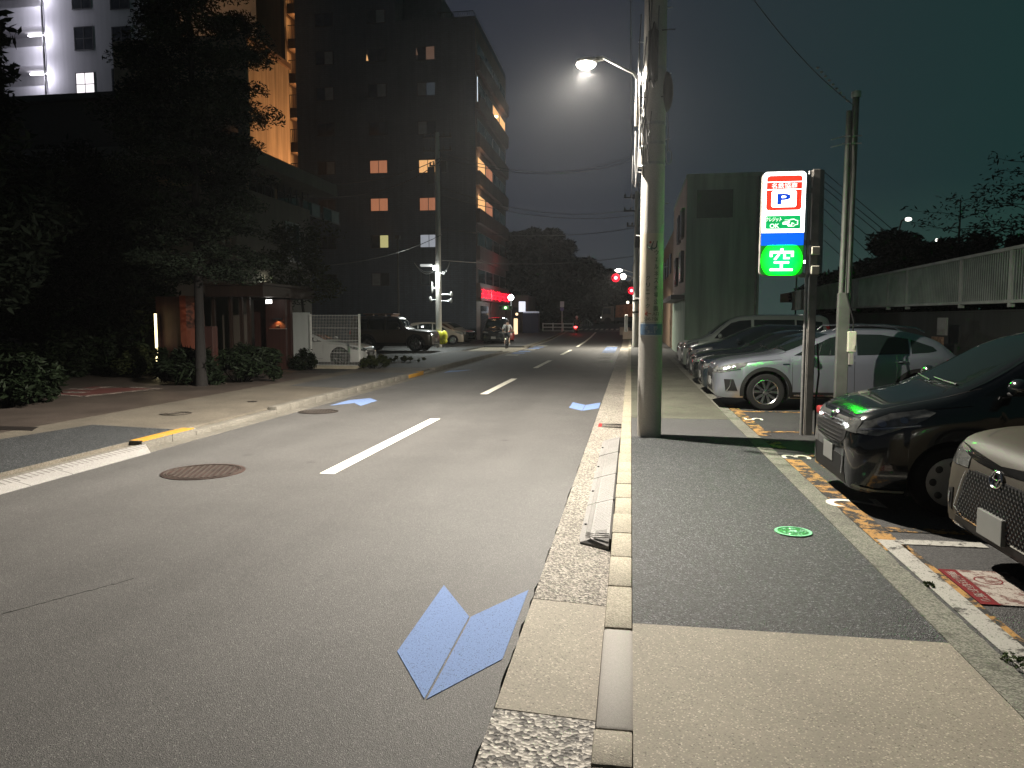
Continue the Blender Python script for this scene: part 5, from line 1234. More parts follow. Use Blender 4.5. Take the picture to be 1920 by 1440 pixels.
for s in (-1, 1):
    mb = MB(); patch(mb, 'F', [(s * .62, .36), (s * .60, .52), (s * .70, .50), (s * .70, .38)], .006, step=.02); mb.build('fog_lamp_recess', 'black', rt, 40)
    mb = MB(); patch(mb, 'F', [(s * .645, .40), (s * .635, .48), (s * .665, .48), (s * .67, .40)], .012, step=.02); mb.build('reflector', 'lamp_glass', rt, 40)
mb = MB(); q = proj('F', 0, .44, .02); mb.box((q.x - .02, -.165, .40), (q.x, .165, .565), 0, .005); 
# bay sticker reflected on the bonnet is left to the renderer
# second: black hatchback
CARS['black'] = dict(CARS['hatch']); CARS['black'].update(L=4.1, xr=3.43,
    top=[(0, .62), (.03, .76), (.09, .83), (.22, .90), (.5, .98), (.80, 1.06), (.98, 1.15), (1.75, 1.55), (2.2, 1.64), (3.0, 1.64), (3.6, 1.56), (3.9, 1.3), (4.05, 1.0), (4.1, .7)],
    belt=[(0, .55), (.1, .73), (.3, .82), (.8, .92), (1.3, .98), (2.5, 1.03), (3.5, 1.06), (3.9, .95), (4.1, .66)],
    und=[(0, .34), (.05, .22), (.25, .18), (.6, .18), (3.7, .2), (4.0, .28), (4.1, .4)],
    wid=[(0, .56), (.02, .66), (.07, .74), (.16, .79), (.35, .82), (.7, .84), (3.0, .845), (3.7, .82), (3.95, .75), (4.1, .6)],
    ws=[(.68, 1.09), (.57, 1.53)], dlo=[[(1.05, 1.05), (1.4, 1.26), (1.85, 1.46), (2.05, 1.50), (2.05, 1.06)], [(2.12, 1.06), (2.12, 1.51), (2.75, 1.51), (3.1, 1.47), (3.1, 1.09)], [(3.15, 1.1), (3.15, 1.45), (3.5, 1.36), (3.5, 1.14)]],
    head=[(.05, .70), (.12, .80), (.32, .88), (.58, .925), (.66, .90), (.50, .81), (.2, .69)])
rt, proj, patch, line, S = make_car('black', 'glossy black hatchback between the taupe crossover and the parking sign', 'paint_black', (1.93, 7.62, ZL), wheel='cap', extras={'front'})
mb = MB(); gp = [(-.52, .80), (.52, .80), (.50, .62), (.40, .56), (-.40, .56), (-.50, .62)]; patch(mb, 'F', gp, .004, step=.03); gril = mb.build('grille', 'black', rt, 40)
mb = MB()
for k in range(6): line(mb, 'F', [(-.44 + .0 * k, .59 + .034 * k), (0, .585 + .034 * k), (.44, .59 + .034 * k)], .009, .012)
mb.build('grille_bar', plain('dark_chrome', (.12, .12, .12), .25, .8), gril)
mb = MB(); line(mb, 'F', [(-.46, .555), (0, .53), (.46, .555)], .022, .014); line(mb, 'F', [(-.60, .82), (-.3, .83), (0, .835), (.3, .83), (.60, .82)], .012, .010)
for s in (-1, 1): line(mb, 'F', [(s * .50, .52), (s * .50, .40), (s * .47, .30)], .03, .012)
mb.build('chrome_trim', 'chrome', rt)
mb = MB()
for (ry, rz_) in ((.07, .048), (.028, .045), (.05, .016)):
    pts = [proj('F', ry * math.cos(6.2832 * k / 24), .79 + (.014 if ry == .05 else 0) + rz_ * math.sin(6.2832 * k / 24), .012) for k in range(25)]; mb.tube(pts, .007, 6, cap=False)
mb.build('emblem', 'chrome', rt, 60)
mb = MB(); patch(mb, 'F', [(-.55, .22), (-.52, .46), (.52, .46), (.55, .22)], .004, step=.04); mb.build('air_intake', 'black', rt, 40)
for sd in 'LR':
    mb = MB(); line(mb, sd, [(.04, .24), (.2, .215), (.42, .215)], .02, .02); mb.build('bumper_lip', 'paint_grey', rt)
# third: silver crossover
rt, proj, patch, line, S = make_car('cross', 'silver crossover with black wheel arches and five twin-spoke wheels, beyond the parking sign', 'paint_silver', (1.58, 15.35, ZL), group='parked cars')
for s in (-1, 1): MB().tube([(2.15, s * .60, 1.49), (2.25, s * .60, 1.58), (3.0, s * .60, 1.60), (3.6, s * .58, 1.54), (3.75, s * .58, 1.46)], .018, 8).build('roof_rail', 'alloy', rt, 60)
for s, sd in ((-1, 'L'), (1, 'R')):
    mb = MB(); patch(mb, sd, [(.20, .36), (.17, .58), (.34, .58), (.42, .36)], .008, step=.03); mb.build('fog_lamp_surround', 'black', rt, 40)
    mb = MB(); line(mb, sd, [(.30, .58), (.28, .45), (.22, .36)], .02, .016); line(mb, sd, [(S['xf'] + .5, .30), (S['xr'] - .5, .30)], .03, .02); mb.build('bright_trim', 'alloy', rt)
    mb = MB(); line(mb, sd, [(1.22, .87), (1.34, .87)], .022, .006); mb.build('badge', 'chrome', rt)
make_car('sedan', 'dark saloon parked right behind the silver crossover', 'paint_dark', (1.62, 18.0, ZL))
make_car('sedan', 'black low saloon between the dark saloon and the small dark hatchback', 'paint_black', (1.62, 20.6, ZL))
make_car('hatch', 'dark blue hatchback beside the pale van', 'paint_dark', (1.72, 23.3, ZL))
make_car('van', 'pale grey-green van with a long row of side windows', 'paint_grey', (1.72, 26.0, ZL))
make_car('hatch', 'white-nosed small car at the far end of the row by the building', 'paint_white', (1.75, 28.8, ZL), detail=False)
# -- left lot
make_car('coupe', 'pale coupe behind the white mesh fence, tail toward the street', 'paint_white', (-9.75, 27.2, .09), R(180), tail='tail_red')
rt, proj, patch, line, S = make_car('suv', 'tall brown off-roader with a roof rack, nose toward the street', 'paint_brown', (-10.35, 39.2, .09), R(180), wheel='alloy')
mb = MB(); mb.box((2.2, -.6, 1.98), (3.9, .6, 2.03), 0, .01); [mb.box((x, -.62, 1.88), (x + .04, .62, 1.98)) for x in (2.3, 3.0, 3.7)]; mb.build('roof_rack', plain('rack_orange_grey', (.18, .09, .06), .6), rt)
for (k, lab, pt_, px, Y, rz_, tl_) in (
    ('hatch', 'pale hatchback half hidden behind the left pole', 'paint_sand', 868, 50.5, 200, None),
    ('sedan', 'dark saloon behind the off-roader, roof just showing', 'paint_dark', 818, 54.0, 200, None),
    ('hatch', 'pale estate car with a red tail lamp right of the left pole', 'paint_sand', 884, 53.5, 160, 'tail_glint'),
    ('van', 'black van with its number plate toward the street', 'paint_black', 925, 51, 95, None),
    ('hatch', 'red hatchback with glowing tail lamps beside the cyclist', 'paint_red', 946, 55, 110, 'tail_lit')):
    a = AY(px, 640, Y); S_ = CARS[k]; Lc = S_['L']; th = R(rz_)
    # place so that the end nearest the street stands at the measured point
    ex = 0 if math.cos(th) < 0 else Lc
    o = Vector((a.x, Y, .09)) - Vector((math.cos(th), math.sin(th), 0)) * (0 if rz_ > 120 else 0)
    make_car(k, lab, pt_, o, th, detail=False, tail=tl_, group='parked cars')
# ================================================================== BUILDINGS
M['fac_tower'] = facade('tower_tiles', (.062, .078, .105), (.45, .15), .12)
M['fac_tower_side'] = facade('tower_side_render', (.12, .085, .08), (0, 0), .15)
M['fac_white'] = facade('white_render', (.42, .41, .43), (0, 0), .08, streak=.12)
M['fac_brown'] = facade('brown_render', (.22, .15, .10), (0, 0), .12)
M['fac_concrete'] = facade('board_marked_concrete', (.50, .40, .28), (1.05, 60), .14, bump=.4, streak=.4)
M['fac_beige'] = facade('beige_render', (.115, .095, .076), (0, 0), .1)
M['fac_green'] = facade('pale_wall', (.33, .42, .33), (0, 0), .10, streak=.35)
M['fac_pink'] = facade('pink_wall', (.42, .33, .29), (0, 0), .1)
M['dark_pane'] = plain('dark_window_pane', (.025, .028, .032), .08, var=.4, scale=2)
M['grey_pane'] = plain('curtained_window_pane', (.16, .17, .18), .25, var=.15, scale=3)
M['frame_dark'] = plain('dark_window_frame', (.02, .02, .022), .5)
M['frame_pale'] = plain('aluminium_window_frame', (.16, .16, .16), .4, .4)
lit = {'warm': window_light('window_amber', (1, .52, .20), 1.05), 'orange': window_light('window_orange', (.95, .36, .18), .42), 'yellow': window_light('window_yellow', (.88, .80, .34), .62, 9.),
       'white': window_light('window_white', (.80, .85, .95), .42, 9.), 'bright': emit('window_bright_white', (1, .93, .97), 1.35), 'dimor': window_light('window_dim_orange', (.8, .45, .3), .14), 'dimbl': window_light('window_dim_blue', (.5, .65, .8), .05)}
def window(par, cx, cz, w, h, Y, panes, frame='frame_dark', split=2, rows=1, plane='y', dep=.08):
    """two-leaf window sunk into a wall that faces -y (or +x): frame > pane"""
    def bx(mb, a0, a1, d0, d1, z0, z1, mi=0):
        if plane == 'y': mb.box((a0, Y + d0, z0), (a1, Y + d1, z1), mi)
        else: mb.box((Y - d1, a0, z0), (Y - d0, a1, z1), mi)
    mb = MB(); t = .045
    bx(mb, cx - w / 2 - t, cx + w / 2 + t, -.03, .03, cz + h / 2, cz + h / 2 + t); bx(mb, cx - w / 2 - t, cx + w / 2 + t, -.06, .03, cz - h / 2 - t, cz - h / 2)
    bx(mb, cx - w / 2 - t, cx - w / 2, -.03, .03, cz - h / 2, cz + h / 2); bx(mb, cx + w / 2, cx + w / 2 + t, -.03, .03, cz - h / 2, cz + h / 2)
    for i in range(1, split): x = cx - w / 2 + w * i / split; bx(mb, x - t / 2, x + t / 2, -.028, .03, cz - h / 2, cz + h / 2)
    for i in range(1, rows): z = cz - h / 2 + h * i / rows; bx(mb, cx - w / 2, cx + w / 2, -.027, .03, z - t / 2, z + t / 2)
    f = mb.build('window', frame, par)
    for i in range(split):
        mb = MB(); bx(mb, cx - w / 2 + w * i / split + t / 2, cx - w / 2 + w * (i + 1) / split - t / 2, -.012, -.004, cz - h / 2, cz + h / 2)
        p = panes[min(i, len(panes) - 1)]; mb.build('pane', lit.get(p, p), f)
    return f
# -- dark apartment tower
TY = 58.0
bl = AY(566, 600, TY).x; br = AY(893, 600, TY).x; yb = AX(948, 600, br).y; ztop = AY(893, 42, TY).z
tw = empty('apartment_tower', (0, 0, 0), label='tall dark apartment tower with scattered lit windows behind the left pole', cat='apartment block')
xs_ = AY(740, 0, TY).x
MB().box((bl, TY, 0), (br, yb, ztop)).build('wall', 'fac_tower', tw)
MB().box((bl, TY, ztop), (xs_, yb, ztop + 6)).box((xs_, TY + 2.2, ztop), (br - 3.2, yb, ztop + 3.2)).build('upper_storey', 'fac_tower', tw)
MB().box((xs_ + .002, TY + .0, ztop), (br, TY + .12, ztop + .5)).box((br - .12, TY + .12, ztop), (br, yb, ztop + .5)).build('parapet', 'fac_tower', tw)
mb = MB(); 
for k in range(16): mb.tube([(br - 3.0 + .18 * k, TY + .3, ztop + .5), (br - 3.0 + .18 * k, TY + .3, ztop + 1.0)], .02, 4)
mb.tube([(br - 3, TY + .3, ztop + 1.0), (br - .2, TY + .3, ztop + 1.0)], .03, 5).tube([(br - .2, TY + .3, ztop + 1.0), (br - .2, yb - .5, ztop + 1.0)], .03, 5); mb.build('roof_railing', 'steel_dark', tw)
D, C_ = 'dark_pane', 'grey_pane'
rows = {31: ((D, D), (D, C_), None), 103: ((D, C_), (D, D), (D, 'dimor')), 170: ((D, C_), (D, C_), (C_, 'dimbl')), 241: ((D, D), (D, D), (C_, D)), 313: ((D, C_), ('orange', 'orange'), ('warm', 'warm')), 384: ((D, D), ('orange', 'orange'), ('orange', 'orange')), 453: ((D, D), (D, 'yellow'), ('white', 'white')), 524: ((D, D), (C_, D), (D, D))}
for i, (py, cols) in enumerate(rows.items()):
    dz = {0: 8, 1: 0, 2: -3}
    for k, (px, pn) in enumerate(zip((612, 710, 802), cols)):
        if not pn: continue
        px2 = px - (313 - py) * .018 * (1 if k < 3 else 0); a = AY(px2, py + (dz[k] if py < 240 else dz[k] * .4) * (1 if k else .8), TY)
        window(tw, a.x, a.z, 1.42, .96, TY, pn)
for (px, py, c_, w, h) in ((689, 108, 'warm', .18, .5), (782, 97, 'dimor', .2, .55)):
    a = AY(px, py, TY); MB().prism([(a.x - w / 2, a.z - h / 2), (a.x + w / 2, a.z - h / 2), (a.x - w * .2, a.z + h / 2)], TY - .06, TY - .04, 'y').build('curtain_gap', lit['warm'] if c_ == 'warm' else lit['dimor'], tw)
a = AY(808, 318, TY); MB().box((a.x - .22, TY - .09, a.z - 1.1), (a.x + .32, TY - .062, a.z + .2)).build('hung_cloth', plain('dark_cloth', (.03, .03, .035), .9), tw)
# street side: balconies
st_h = (AY(893, 313, TY).z - AY(893, 384, TY).z)
zf0 = AY(893, 340, TY).z
mbS = MB(); mbS.box((br + .0, TY + .0, 0), (br + .02, yb, ztop)); mbS.build('street_wall', 'fac_tower_side', tw)
zs = [zf0 + st_h * k for k in range(-3, 5)]
litb = {0: ('warm', 0), -1: ('warm', 0), 2: ('dimor', 2), 3: ('white', 3)}
for j, z in enumerate(zs):
    k = j - 3; Lb = yb - TY
    if z > ztop - 1.5: continue
    MB().box((br + .021, TY + .2, z - .25), (br + .32, yb - .1, z)).box((br + .22, TY + .2, z + .0), (br + .32, yb - .1, z + .85)).box((br + .021, TY + .08, z - .25), (br + .32, TY + .199, z + .85)).build('balcony', 'fac_tower_side', tw)
    nw = 4
    for q in range(nw):
        y0 = TY + .5 + q * (Lb - .8) / nw; y1 = y0 + (Lb - .8) / nw - .35
        p = 'dark_pane'
        if k == 0 and q == 0: p = lit['warm']
        if k == -1 and q == 0: p = lit['warm']
        if k == 0 and q == 1: p = lit['orange']
        if k == -1 and q == 1: p = lit['orange']
        if k == 2 and q in (2, 3): p = lit['warm']
        if k == 3 and q == 3: p = 'grey_pane'
        mb = MB(); mb.box((br + .022, y0, z + .05), (br + .06, y1, z + 2.0)); f = mb.build('window', 'frame_pale', tw)
        MB().box((br + .061, y0 + .06, z + .1), (br + .075, (y0 + y1) / 2 - .03, z + 1.95)).box((br + .061, (y0 + y1) / 2 + .03, z + .1), (br + .075, y1 - .06, z + 1.95)).build('pane', p, f)
    if k in (0, -1): lamp('balcony_light', 'POINT', (br + .5, TY + 1.2, z + 1.9), 25, (1, .6, .3), None, .1)
    if k == 2: lamp('balcony_light', 'POINT', (br + .5, yb - 3, z + 2.0), 30, (1, .6, .35), None, .1)
a = AX(895, 167, br + .34); MB().box((br + .33, a.y - .05, a.z - .9), (br + .36, a.y + .08, a.z + .9)).build('strip_lamp', emit('cold_strip_lamp', (.85, .92, 1), 1.0), tw)
# arch and garage at the foot
MB().box((br + .021, TY + 1.6, 0), (br + .10, TY + 4.6, 2.9)).build('garage_door', 'dark_pane', tw)
ar = [(TY + 5.6, 0)] + [(TY + 7.8 - 2.2 * math.cos(math.pi * k / 12), 1.9 + 2.2 * math.sin(math.pi * k / 12)) for k in range(13)] + [(TY + 10.0, 0)]
MB().prism(ar, br + .021, br + .08, 'x').build('arched_entrance', plain('arch_dark', (.05, .035, .03), .7), tw)
# red garland
gl = empty('light_garland', (0, 0, 0), label='band of tangled red fairy lights along the lowest balcony of the dark tower', cat='fairy lights')
z0, z1 = AX(900, 561, br + 1.0).z, AX(900, 541, br + 1.0).z
z0, z1 = AY(897, 561, TY + .6).z, AY(897, 540, TY + .6).z
rd = random.Random(4); mb = MB(); pts = []
n = 150
for k in range(n): pts.append((br + .40 + rd.uniform(0, .12), TY + .1 + (yb - TY - .3) * k / n, rd.uniform(z0, z1)))
for k in range(n - 1):
    if rd.random() < .9: mb.tube([pts[k], pts[k + 1]], .022, 4, cap=False)
for k in range(3): mb.tube([(br + .42, TY + .1, z0 + (z1 - z0) * (k + .5) / 3), (br + .42, yb - .2, z0 + (z1 - z0) * (k + .5) / 3)], .03, 4)
mb.build('light_string', emit('red_fairy_lights', (1, .015, .045), 1.7), gl)
MB().box((br + .33, TY + .1, z0 - .1), (br + .365, yb - .1, z1 + .1)).build('backing', plain('red_backing', (.2, .02, .03), .8), gl)
lamp('garland_glow', 'AREA', (br + 1.9, (TY + yb) / 2, (z0 + z1) / 2), 40, (1, .05, .06), None, 8, .6, rot=(0, R(90), 0))

# -- brown tower behind, its lit stair column and the concrete wall before it
BY = 64.0; bx0, bx1 = AY(285, 300, BY).x, AY(533, 300, BY).x; bz = 44
by1 = AX(567, 300, bx1).y
bt = empty('brown_tower', (0, 0, 0), label='tall brown tower with an amber lit stack of balconies on its street side', cat='apartment block')
MB().box((bx0, BY, 0), (bx1, by1, bz)).build('wall', 'fac_brown', bt)
MB().box((bx1 + .001, BY, 0), (bx1 + .35, BY + .35, bz)).build('edge_pilaster', 'fac_beige', bt)
a62 = AX(555, 118, bx1 + .6).z - AX(555, 181, bx1 + .6).z
zb0 = AX(548, 262, bx1 + 1).z
for k in range(-2, 6):
    z = zb0 + a62 * k
    MB().box((bx1 + .36, BY + .5, z - .85), (bx1 + 1.5, by1 - .1, z)).build('balcony', 'fac_brown', bt)
    mb = MB()
    for q in range(7): mb.box((bx1 + .4 + q * .19, BY + .50, z), (bx1 + .43 + q * .19, BY + .53, z + 1.1))
    mb.box((bx1 + .38, BY + .49, z + 1.1), (bx1 + 1.7, BY + .54, z + 1.15)); mb.build('railing', 'steel_dark', bt)
    lamp('balcony_lamp', 'POINT', (bx1 + 1.3, BY + .9, z + 1.5), 60, (1, .50, .20), None, .05)
    MB().box((bx1 + .002, BY + .9, z + .05), (bx1 + .06, BY + 1.8, z + 2.1)).build('door', 'fac_concrete', bt)
# concrete wall
WX = AY(467, 180, 44).x; wy1 = AX(543, 200, WX).y
cw = empty('annex_building', (0, 0, 0), label='board-marked concrete annex glowing orange in front of the brown tower', cat='building')
zt_n, zt_f = AX(467, 76, WX).z, AX(534, 120, WX).z
MB().box((WX - 9, 44, 0), (WX, wy1, zt_n)).build('wall', 'fac_concrete', cw)
MB().box((WX - 9, 43.9, zt_n), (WX + .15, wy1 + .1, zt_n + .35)).build('coping', 'fac_brown', cw)
MB().box((WX - 9, 43.9, 0), (WX - .1, 43.999, zt_n)).build('end_wall', 'fac_brown', cw)
l = lamp('orange_floodlight', 'SPOT', (WX + 6.5, wy1 + 2.5, 7.5), 6500, (1, .46, .18), None, .15, spot=74, blend=.5); aim(l, (WX, 49.5, 15.5))
fl = empty('floodlight', (WX + 6.7, wy1 + 2.7, 0), label='sodium floodlight on a mast behind the dark tower', cat='lamp')
MB().tube([(0, 0, 0), (0, 0, 7.6)], .08, 8).build('mast', 'steel_dark', fl); MB().box((-.15, -.1, 7.55), (.15, .25, 7.8)).build('head', 'steel_dark', fl)

# -- white block, far left
VY = 50.0
wb = empty('white_block', (0, 0, 0), label='white rendered block with four-pane windows at the upper left, balconies lit', cat='apartment block')
vx0, vx1 = AY(88, 150, VY).x, AY(330, 150, VY).x
MB().box((vx0, VY, 0), (vx1, VY + 12, 40)).build('wall', 'fac_white', wb)
for (px, py, pn) in ((157, 72, (D, D)), (228, 72, (D, D)), (160, 158, ('bright', 'bright')), (228, 150, (D, 'dimbl')), (152, -5, (D, D)), (224, -5, (D, D))):
    a = AY(px, py, VY); window(wb, a.x, a.z, 1.42, 1.55, VY, pn, rows=2)
sh_ = AY(80, 60, VY).z - AY(80, 135, VY).z
for k in range(-1, 4):
    z = AY(40, 190, VY).z + sh_ * k
    MB().box((vx0 - 9, VY + .2, z - .25), (vx0 - .002, VY + 2.2, z)).box((vx0 - 9, VY + .2, z), (vx0 - .002, VY + .32, z + 1.1)).build('balcony', 'fac_white', wb)
    o_ = AY(52 + 8 * (k % 2), 0, VY).x
    if k >= 0: 
        MB().box((vx0 - 2.6, VY + 1.4, z + 2.35), (vx0 - 1.2, VY + 1.6, z + 2.42)).build('ceiling_lamp', emit('balcony_tube', (.95, .93, 1), 8), wb)
        lamp('balcony_light', 'POINT', (vx0 - .25, VY - .75, z + 1.6), 210, (.88, .86, 1), None, .12)
MB().box((vx0 - 9, VY + 2.201, 0), (vx0 - .003, VY + 12, 40)).build('rear_wall', 'fac_white', wb)
MB().tube([(vx0 - .05, VY - .1, 8), (vx0 - .05, VY - .1, 38)], .07, 6).build('drainpipe', 'steel_dark', wb)
# dark low block in front of it
db = empty('low_block', (0, 0, 0), label='low unlit dark block in front of the white block, mostly behind trees', cat='building')
dy = 36; dx0, dx1 = AY(-260, 300, dy).x, AY(300, 300, dy).x; dz = AY(150, 190, dy).z
MB().box((dx0, dy, 0), (dx1, dy + 8, dz)).build('wall', plain('dark_brown_wall', (.05, .035, .03), .9), db)
MB().box((dx0, dy - .4, dz), (dx1 + .3, dy + 8, dz + .3)).build('roof_edge', plain('dark_roof_edge', (.04, .035, .035), .9), db)
for k in range(6): window(db, dx0 + 2 + k * 3.2, 5.4, 1.5, 1.2, dy, ('dark_pane', 'dark_pane'))

# -- beige house with deep eaves
HX_ = -13.6; hy1 = AX(583, 500, HX_).y; hy0 = AX(445, 500, HX_).y
hb = empty('beige_house', (0, 0, 0), label='low beige house with a deep flat eave behind the timber gate', cat='house')
ze1, ze0 = AX(575, 322, HX_ + .9).z, AX(575, 345, HX_ + .9).z
zu1, zu0 = AX(565, 345, HX_).z, AX(583, 395, HX_).z
MB().box((HX_ - 10, hy0, 0), (HX_, hy1, zu0)).build('wall', 'fac_beige', hb)
MB().box((HX_ - 10, hy0, zu0), (HX_ - .8, hy1 - .8, ze0)).build('upper_wall', 'fac_brown', hb)
for k in range(5): window(hb, hy0 + 1.2 + k * 2.3, (zu0 + ze0) / 2, 1.9, (ze0 - zu0) * .8, HX_ - .8, ('dark_pane', 'grey_pane' if k in (3, 4) else 'dark_pane'), 'frame_dark', plane='x')
mb = MB()
for k in range(12): y_ = hy0 + (hy1 - hy0) * k / 11; mb.box((HX_ - .08, y_, zu0), (HX_ - .04, y_ + .03, zu0 + .8))
mb.box((HX_ - .08, hy0, zu0 + .8), (HX_ - .04, hy1, zu0 + .85)); mb.build('railing', 'steel_dark', hb)
MB().box((HX_ - 10, hy0 - 1.2, ze0), (HX_ + .9, hy1 + .9, ze1)).build('roof', 'fac_beige', hb)
a = AX(549, 455, HX_); window(hb, a.y, a.z, 1.2, 1.5, HX_, ('grey_pane', 'dark_pane'), 'frame_pale', plane='x')

# -- timber gate pavilion
GY = 24.4; gx0, gx1 = AY(477, 620, GY).x, AY(545, 620, GY).x; gz = AY(520, 562, GY).z
gp = empty('gate_pavilion', (0, 0, 0), label='dark red timber gate pavilion with a flat roof and an amber wall lamp', cat='gate')
MB().box((gx0, GY, .1), (gx1, GY + .18, gz)).build('board_wall', 'wood', gp)
gxm = AY(512, 620, GY).x; MB().box((gxm, GY - .5, .1), (gx1 + .06, GY - .35, gz)).build('screen_wall', 'wood', gp)
rx0 = AY(388, 545, GY - 2).x; rz0, rz1 = gz + .01, AY(470, 541, GY - 2).z
MB().box((rx0, GY - 2.1, rz0 + .04), (gx1 + .1, GY + 1.8, rz1 + .10)).box((rx0 - .1, GY - 2.2, rz1 + .101), (gx1 + .18, GY + 1.9, rz1 + .18)).build('roof', 'wood_dark', gp)
mb = MB()
for px in (400, 432, 452, 466): x = AY(px, 600, GY - 1.6).x; mb.box((x, GY - 1.7, .1), (x + .1, GY - 1.6, rz0 + .04))
mb.build('post', 'wood_dark', gp)
MB().box((rx0 + .3, GY + .6, .1), (gx0 - .1, GY + .7, 2.0)).build('rear_screen', 'wood_dark', gp)
a = AY(522, 606, GY - .5); MB().box((a.x - .14, GY - .62, a.z + .12), (a.x + .14, GY - .501, a.z + .17)).build('lamp_hood', 'steel_dark', gp)
MB().box((a.x - .06, GY - .56, a.z - .10), (a.x + .04, GY - .502, a.z - .06)).box((a.x - .3, GY - .58, a.z - .2), (a.x + .3, GY - .502, a.z - .18)).build('name_shelf', 'steel', gp)
l = lamp('gate_lamp', 'SPOT', (a.x, GY - .60, a.z + .11), 22, (1, .40, .12), None, .03, spot=120, blend=.5, rot=(R(12), 0, 0))
for px, c_ in ((495, 542), (508, 541)): 
    q = AY(px, c_, GY + 1.2); 
q = AY(496, 542, GY + 2.4); tag(MB().box((q.x - .55, q.y, q.z - .08), (q.x + .28, q.y + .2, q.z + .10), 0, .03).build('roof_lamp', emit('white_house_lamp', (1, .93, .88), 2.2)), 'small white lit sign glowing above the gate pavilion roof', 'lit sign')
lamp('roof_lamp_light', 'POINT', (q.x + .3, q.y - .4, q.z + .25), 9, (.95, 1, .8), None, .1)
q = AY(504, 565, GY - 1.0); tag(MB().box((q.x - .09, q.y - .05, q.z - .07), (q.x + .09, q.y + .05, q.z + .05), 0, .01).build('spotlight', emit('small_white_spot', (1, .97, .9), 6)), 'small white spotlight under the pavilion roof', 'lamp')
# strip-lit pier
SPY = 20.6; s0 = AY(288, 620, SPY).x; s1 = AY(344, 620, SPY).x; sz = AY(320, 556, SPY).z
sp_ = empty('timber_pier', (0, 0, 0), label='dark red timber pier left of the cedar trunk, lit warm along one edge', cat='wall')
MB().box((s0 + .1, SPY, .1), (s1, SPY + .9, sz)).build('panel', 'wood', sp_)
MB().box((s1 + .001, SPY - .15, .1), (s1 + .20, SPY + .8, sz + .02)).build('lit_panel', plain('lit_timber', (.15, .04, .02), .6), sp_)  # warm light on this edge is put into the timber colour
lamp('pier_glow', 'POINT', (s1 + .2, SPY - .6, 1.9), 1.6, (1, .42, .18), None, .1)
a0_, a1_ = AY(293, 588, SPY - .2), AY(296, 706, SPY - .2)
sb = empty('strip_light', (a0_.x, SPY - .25, 0), label='tall glowing yellow-white strip light rising from the shrubs', cat='lamp')
MB().tube([(0, 0, .12), (0, 0, a0_.z)], .035, 8).build('tube', emit('strip_light_tube', (1, .84, .45), 3.4), sb, 50)
MB().box((-.03, .04, .1), (.03, .10, a0_.z)).build('mount', 'steel_dark', sb)
lamp('strip_glow', 'AREA', (a0_.x, SPY - .4, 1.2), 1.5, (1, .72, .32), None, .1, 1.9, rot=(R(90), 0, 0))
a = AY(380, 650, 19); b = G(395, 720, .1); tag(MB().box((b.x - .14, b.y - .1, .1), (b.x + .16, b.y + .15, AY(395, 612, b.y).z), 0, .01).build('timber_post', 'wood'), 'short dark red timber post among the shrubs under the cedar', 'post')

# -- pale wall end and white mesh fence
FY = 24.7; fa, fb = AY(580, 640, FY).x, AY(675, 640, FY).x; fz = AY(620, 590, FY).z
tag(MB().box((AY(547, 640, FY).x, FY + .1, .05), (AY(576, 640, FY).x, FY + .3, fz + .08), 0, .01).build('garden_wall', facade('pale_grey_wall', (.36, .38, .37))), 'pale grey wall end between the gate pavilion and the mesh fence', 'wall')
mf = empty('mesh_fence', (0, FY, .1), label='white wire mesh fence in front of the pale coupe', cat='fence')
mb = MB(); n = 34
for k in range(n + 1): x = fa + (fb - fa) * k / n; mb.box((x - .0028, -.0028, .1), (x + .0028, .0028, fz - .1))
for k in range(17): z = .12 + (fz - .25) * k / 16; mb.box((fa, -.008, z - (.0022 if k % 4 else .006)), (fb, -.004, z + (.0022 if k % 4 else .006)))
mb.build('mesh', plain('white_wire', (.48, .49, .47), .5), mf)
for x in (fa + .05, fb - .03): MB().box((x - .035, .01, 0), (x + .035, .07, fz - .08), 0, .008).build('post', plain('white_post', (.60, .61, .58), .5), mf)
MB().box((fa, -.08, -.06), (fb + .1, .18, .10)).build('footing', 'kerb', mf)

# -- right: building with the pale wall
RY = 33.9; rx0_ = 2.35; rx1 = AY(1424, 500, RY).x
rb_ = empty('corner_building', (0, 0, 0), label='two-storey building with a blank pale end wall over the parked cars', cat='building')
rzt = AY(1275, 335, RY).z
MB().box((rx0_, RY, 0), (rx1, RY + 10, rzt)).build('wall', 'fac_green', rb_)
MB().box((rx0_ - .03, RY - .03, rzt), (rx1 + .03, RY + 10, rzt + .18)).build('coping', 'fac_green', rb_)
MB().box((rx0_ - .02, RY + .05, 3.0), (rx0_ - .001, RY + 9.9, rzt)).build('street_wall', 'fac_pink', rb_)
a0_, a1_ = AY(1306, 409, RY), AY(1375, 355, RY)
MB().box((a0_.x, RY - .04, a0_.z), (a1_.x, RY - .001, a1_.z)).build('dark_panel', plain('dark_green_panel', (.06, .10, .08), .7), rb_)
for (ya, z0_, z1_) in ((RY + 1.0, 5.5, 6.8), (RY + 3.4, 5.5, 6.8), (RY + 1.0, 3.5, 4.9), (RY + 5, 3.5, 4.9)):
    f = MB().box((rx0_ - .16, ya, z0_), (rx0_ - .021, ya + 1.3, z1_)).build('window', 'frame_dark', rb_); MB().box((rx0_ - .165, ya + .08, z0_ + .08), (rx0_ - .161, ya + 1.22, z1_ - .08)).build('pane', 'grey_pane', f)
MB().box((rx0_ - .6, RY + .4, 2.7), (rx0_ - .021, RY + 9, 2.9)).build('canopy', 'steel_dark', rb_)
MB().tube([(rx1 - .15, RY - .1, .1), (rx1 - .15, RY - .1, rzt)], .05, 8).build('drainpipe', 'steel_paint', rb_)
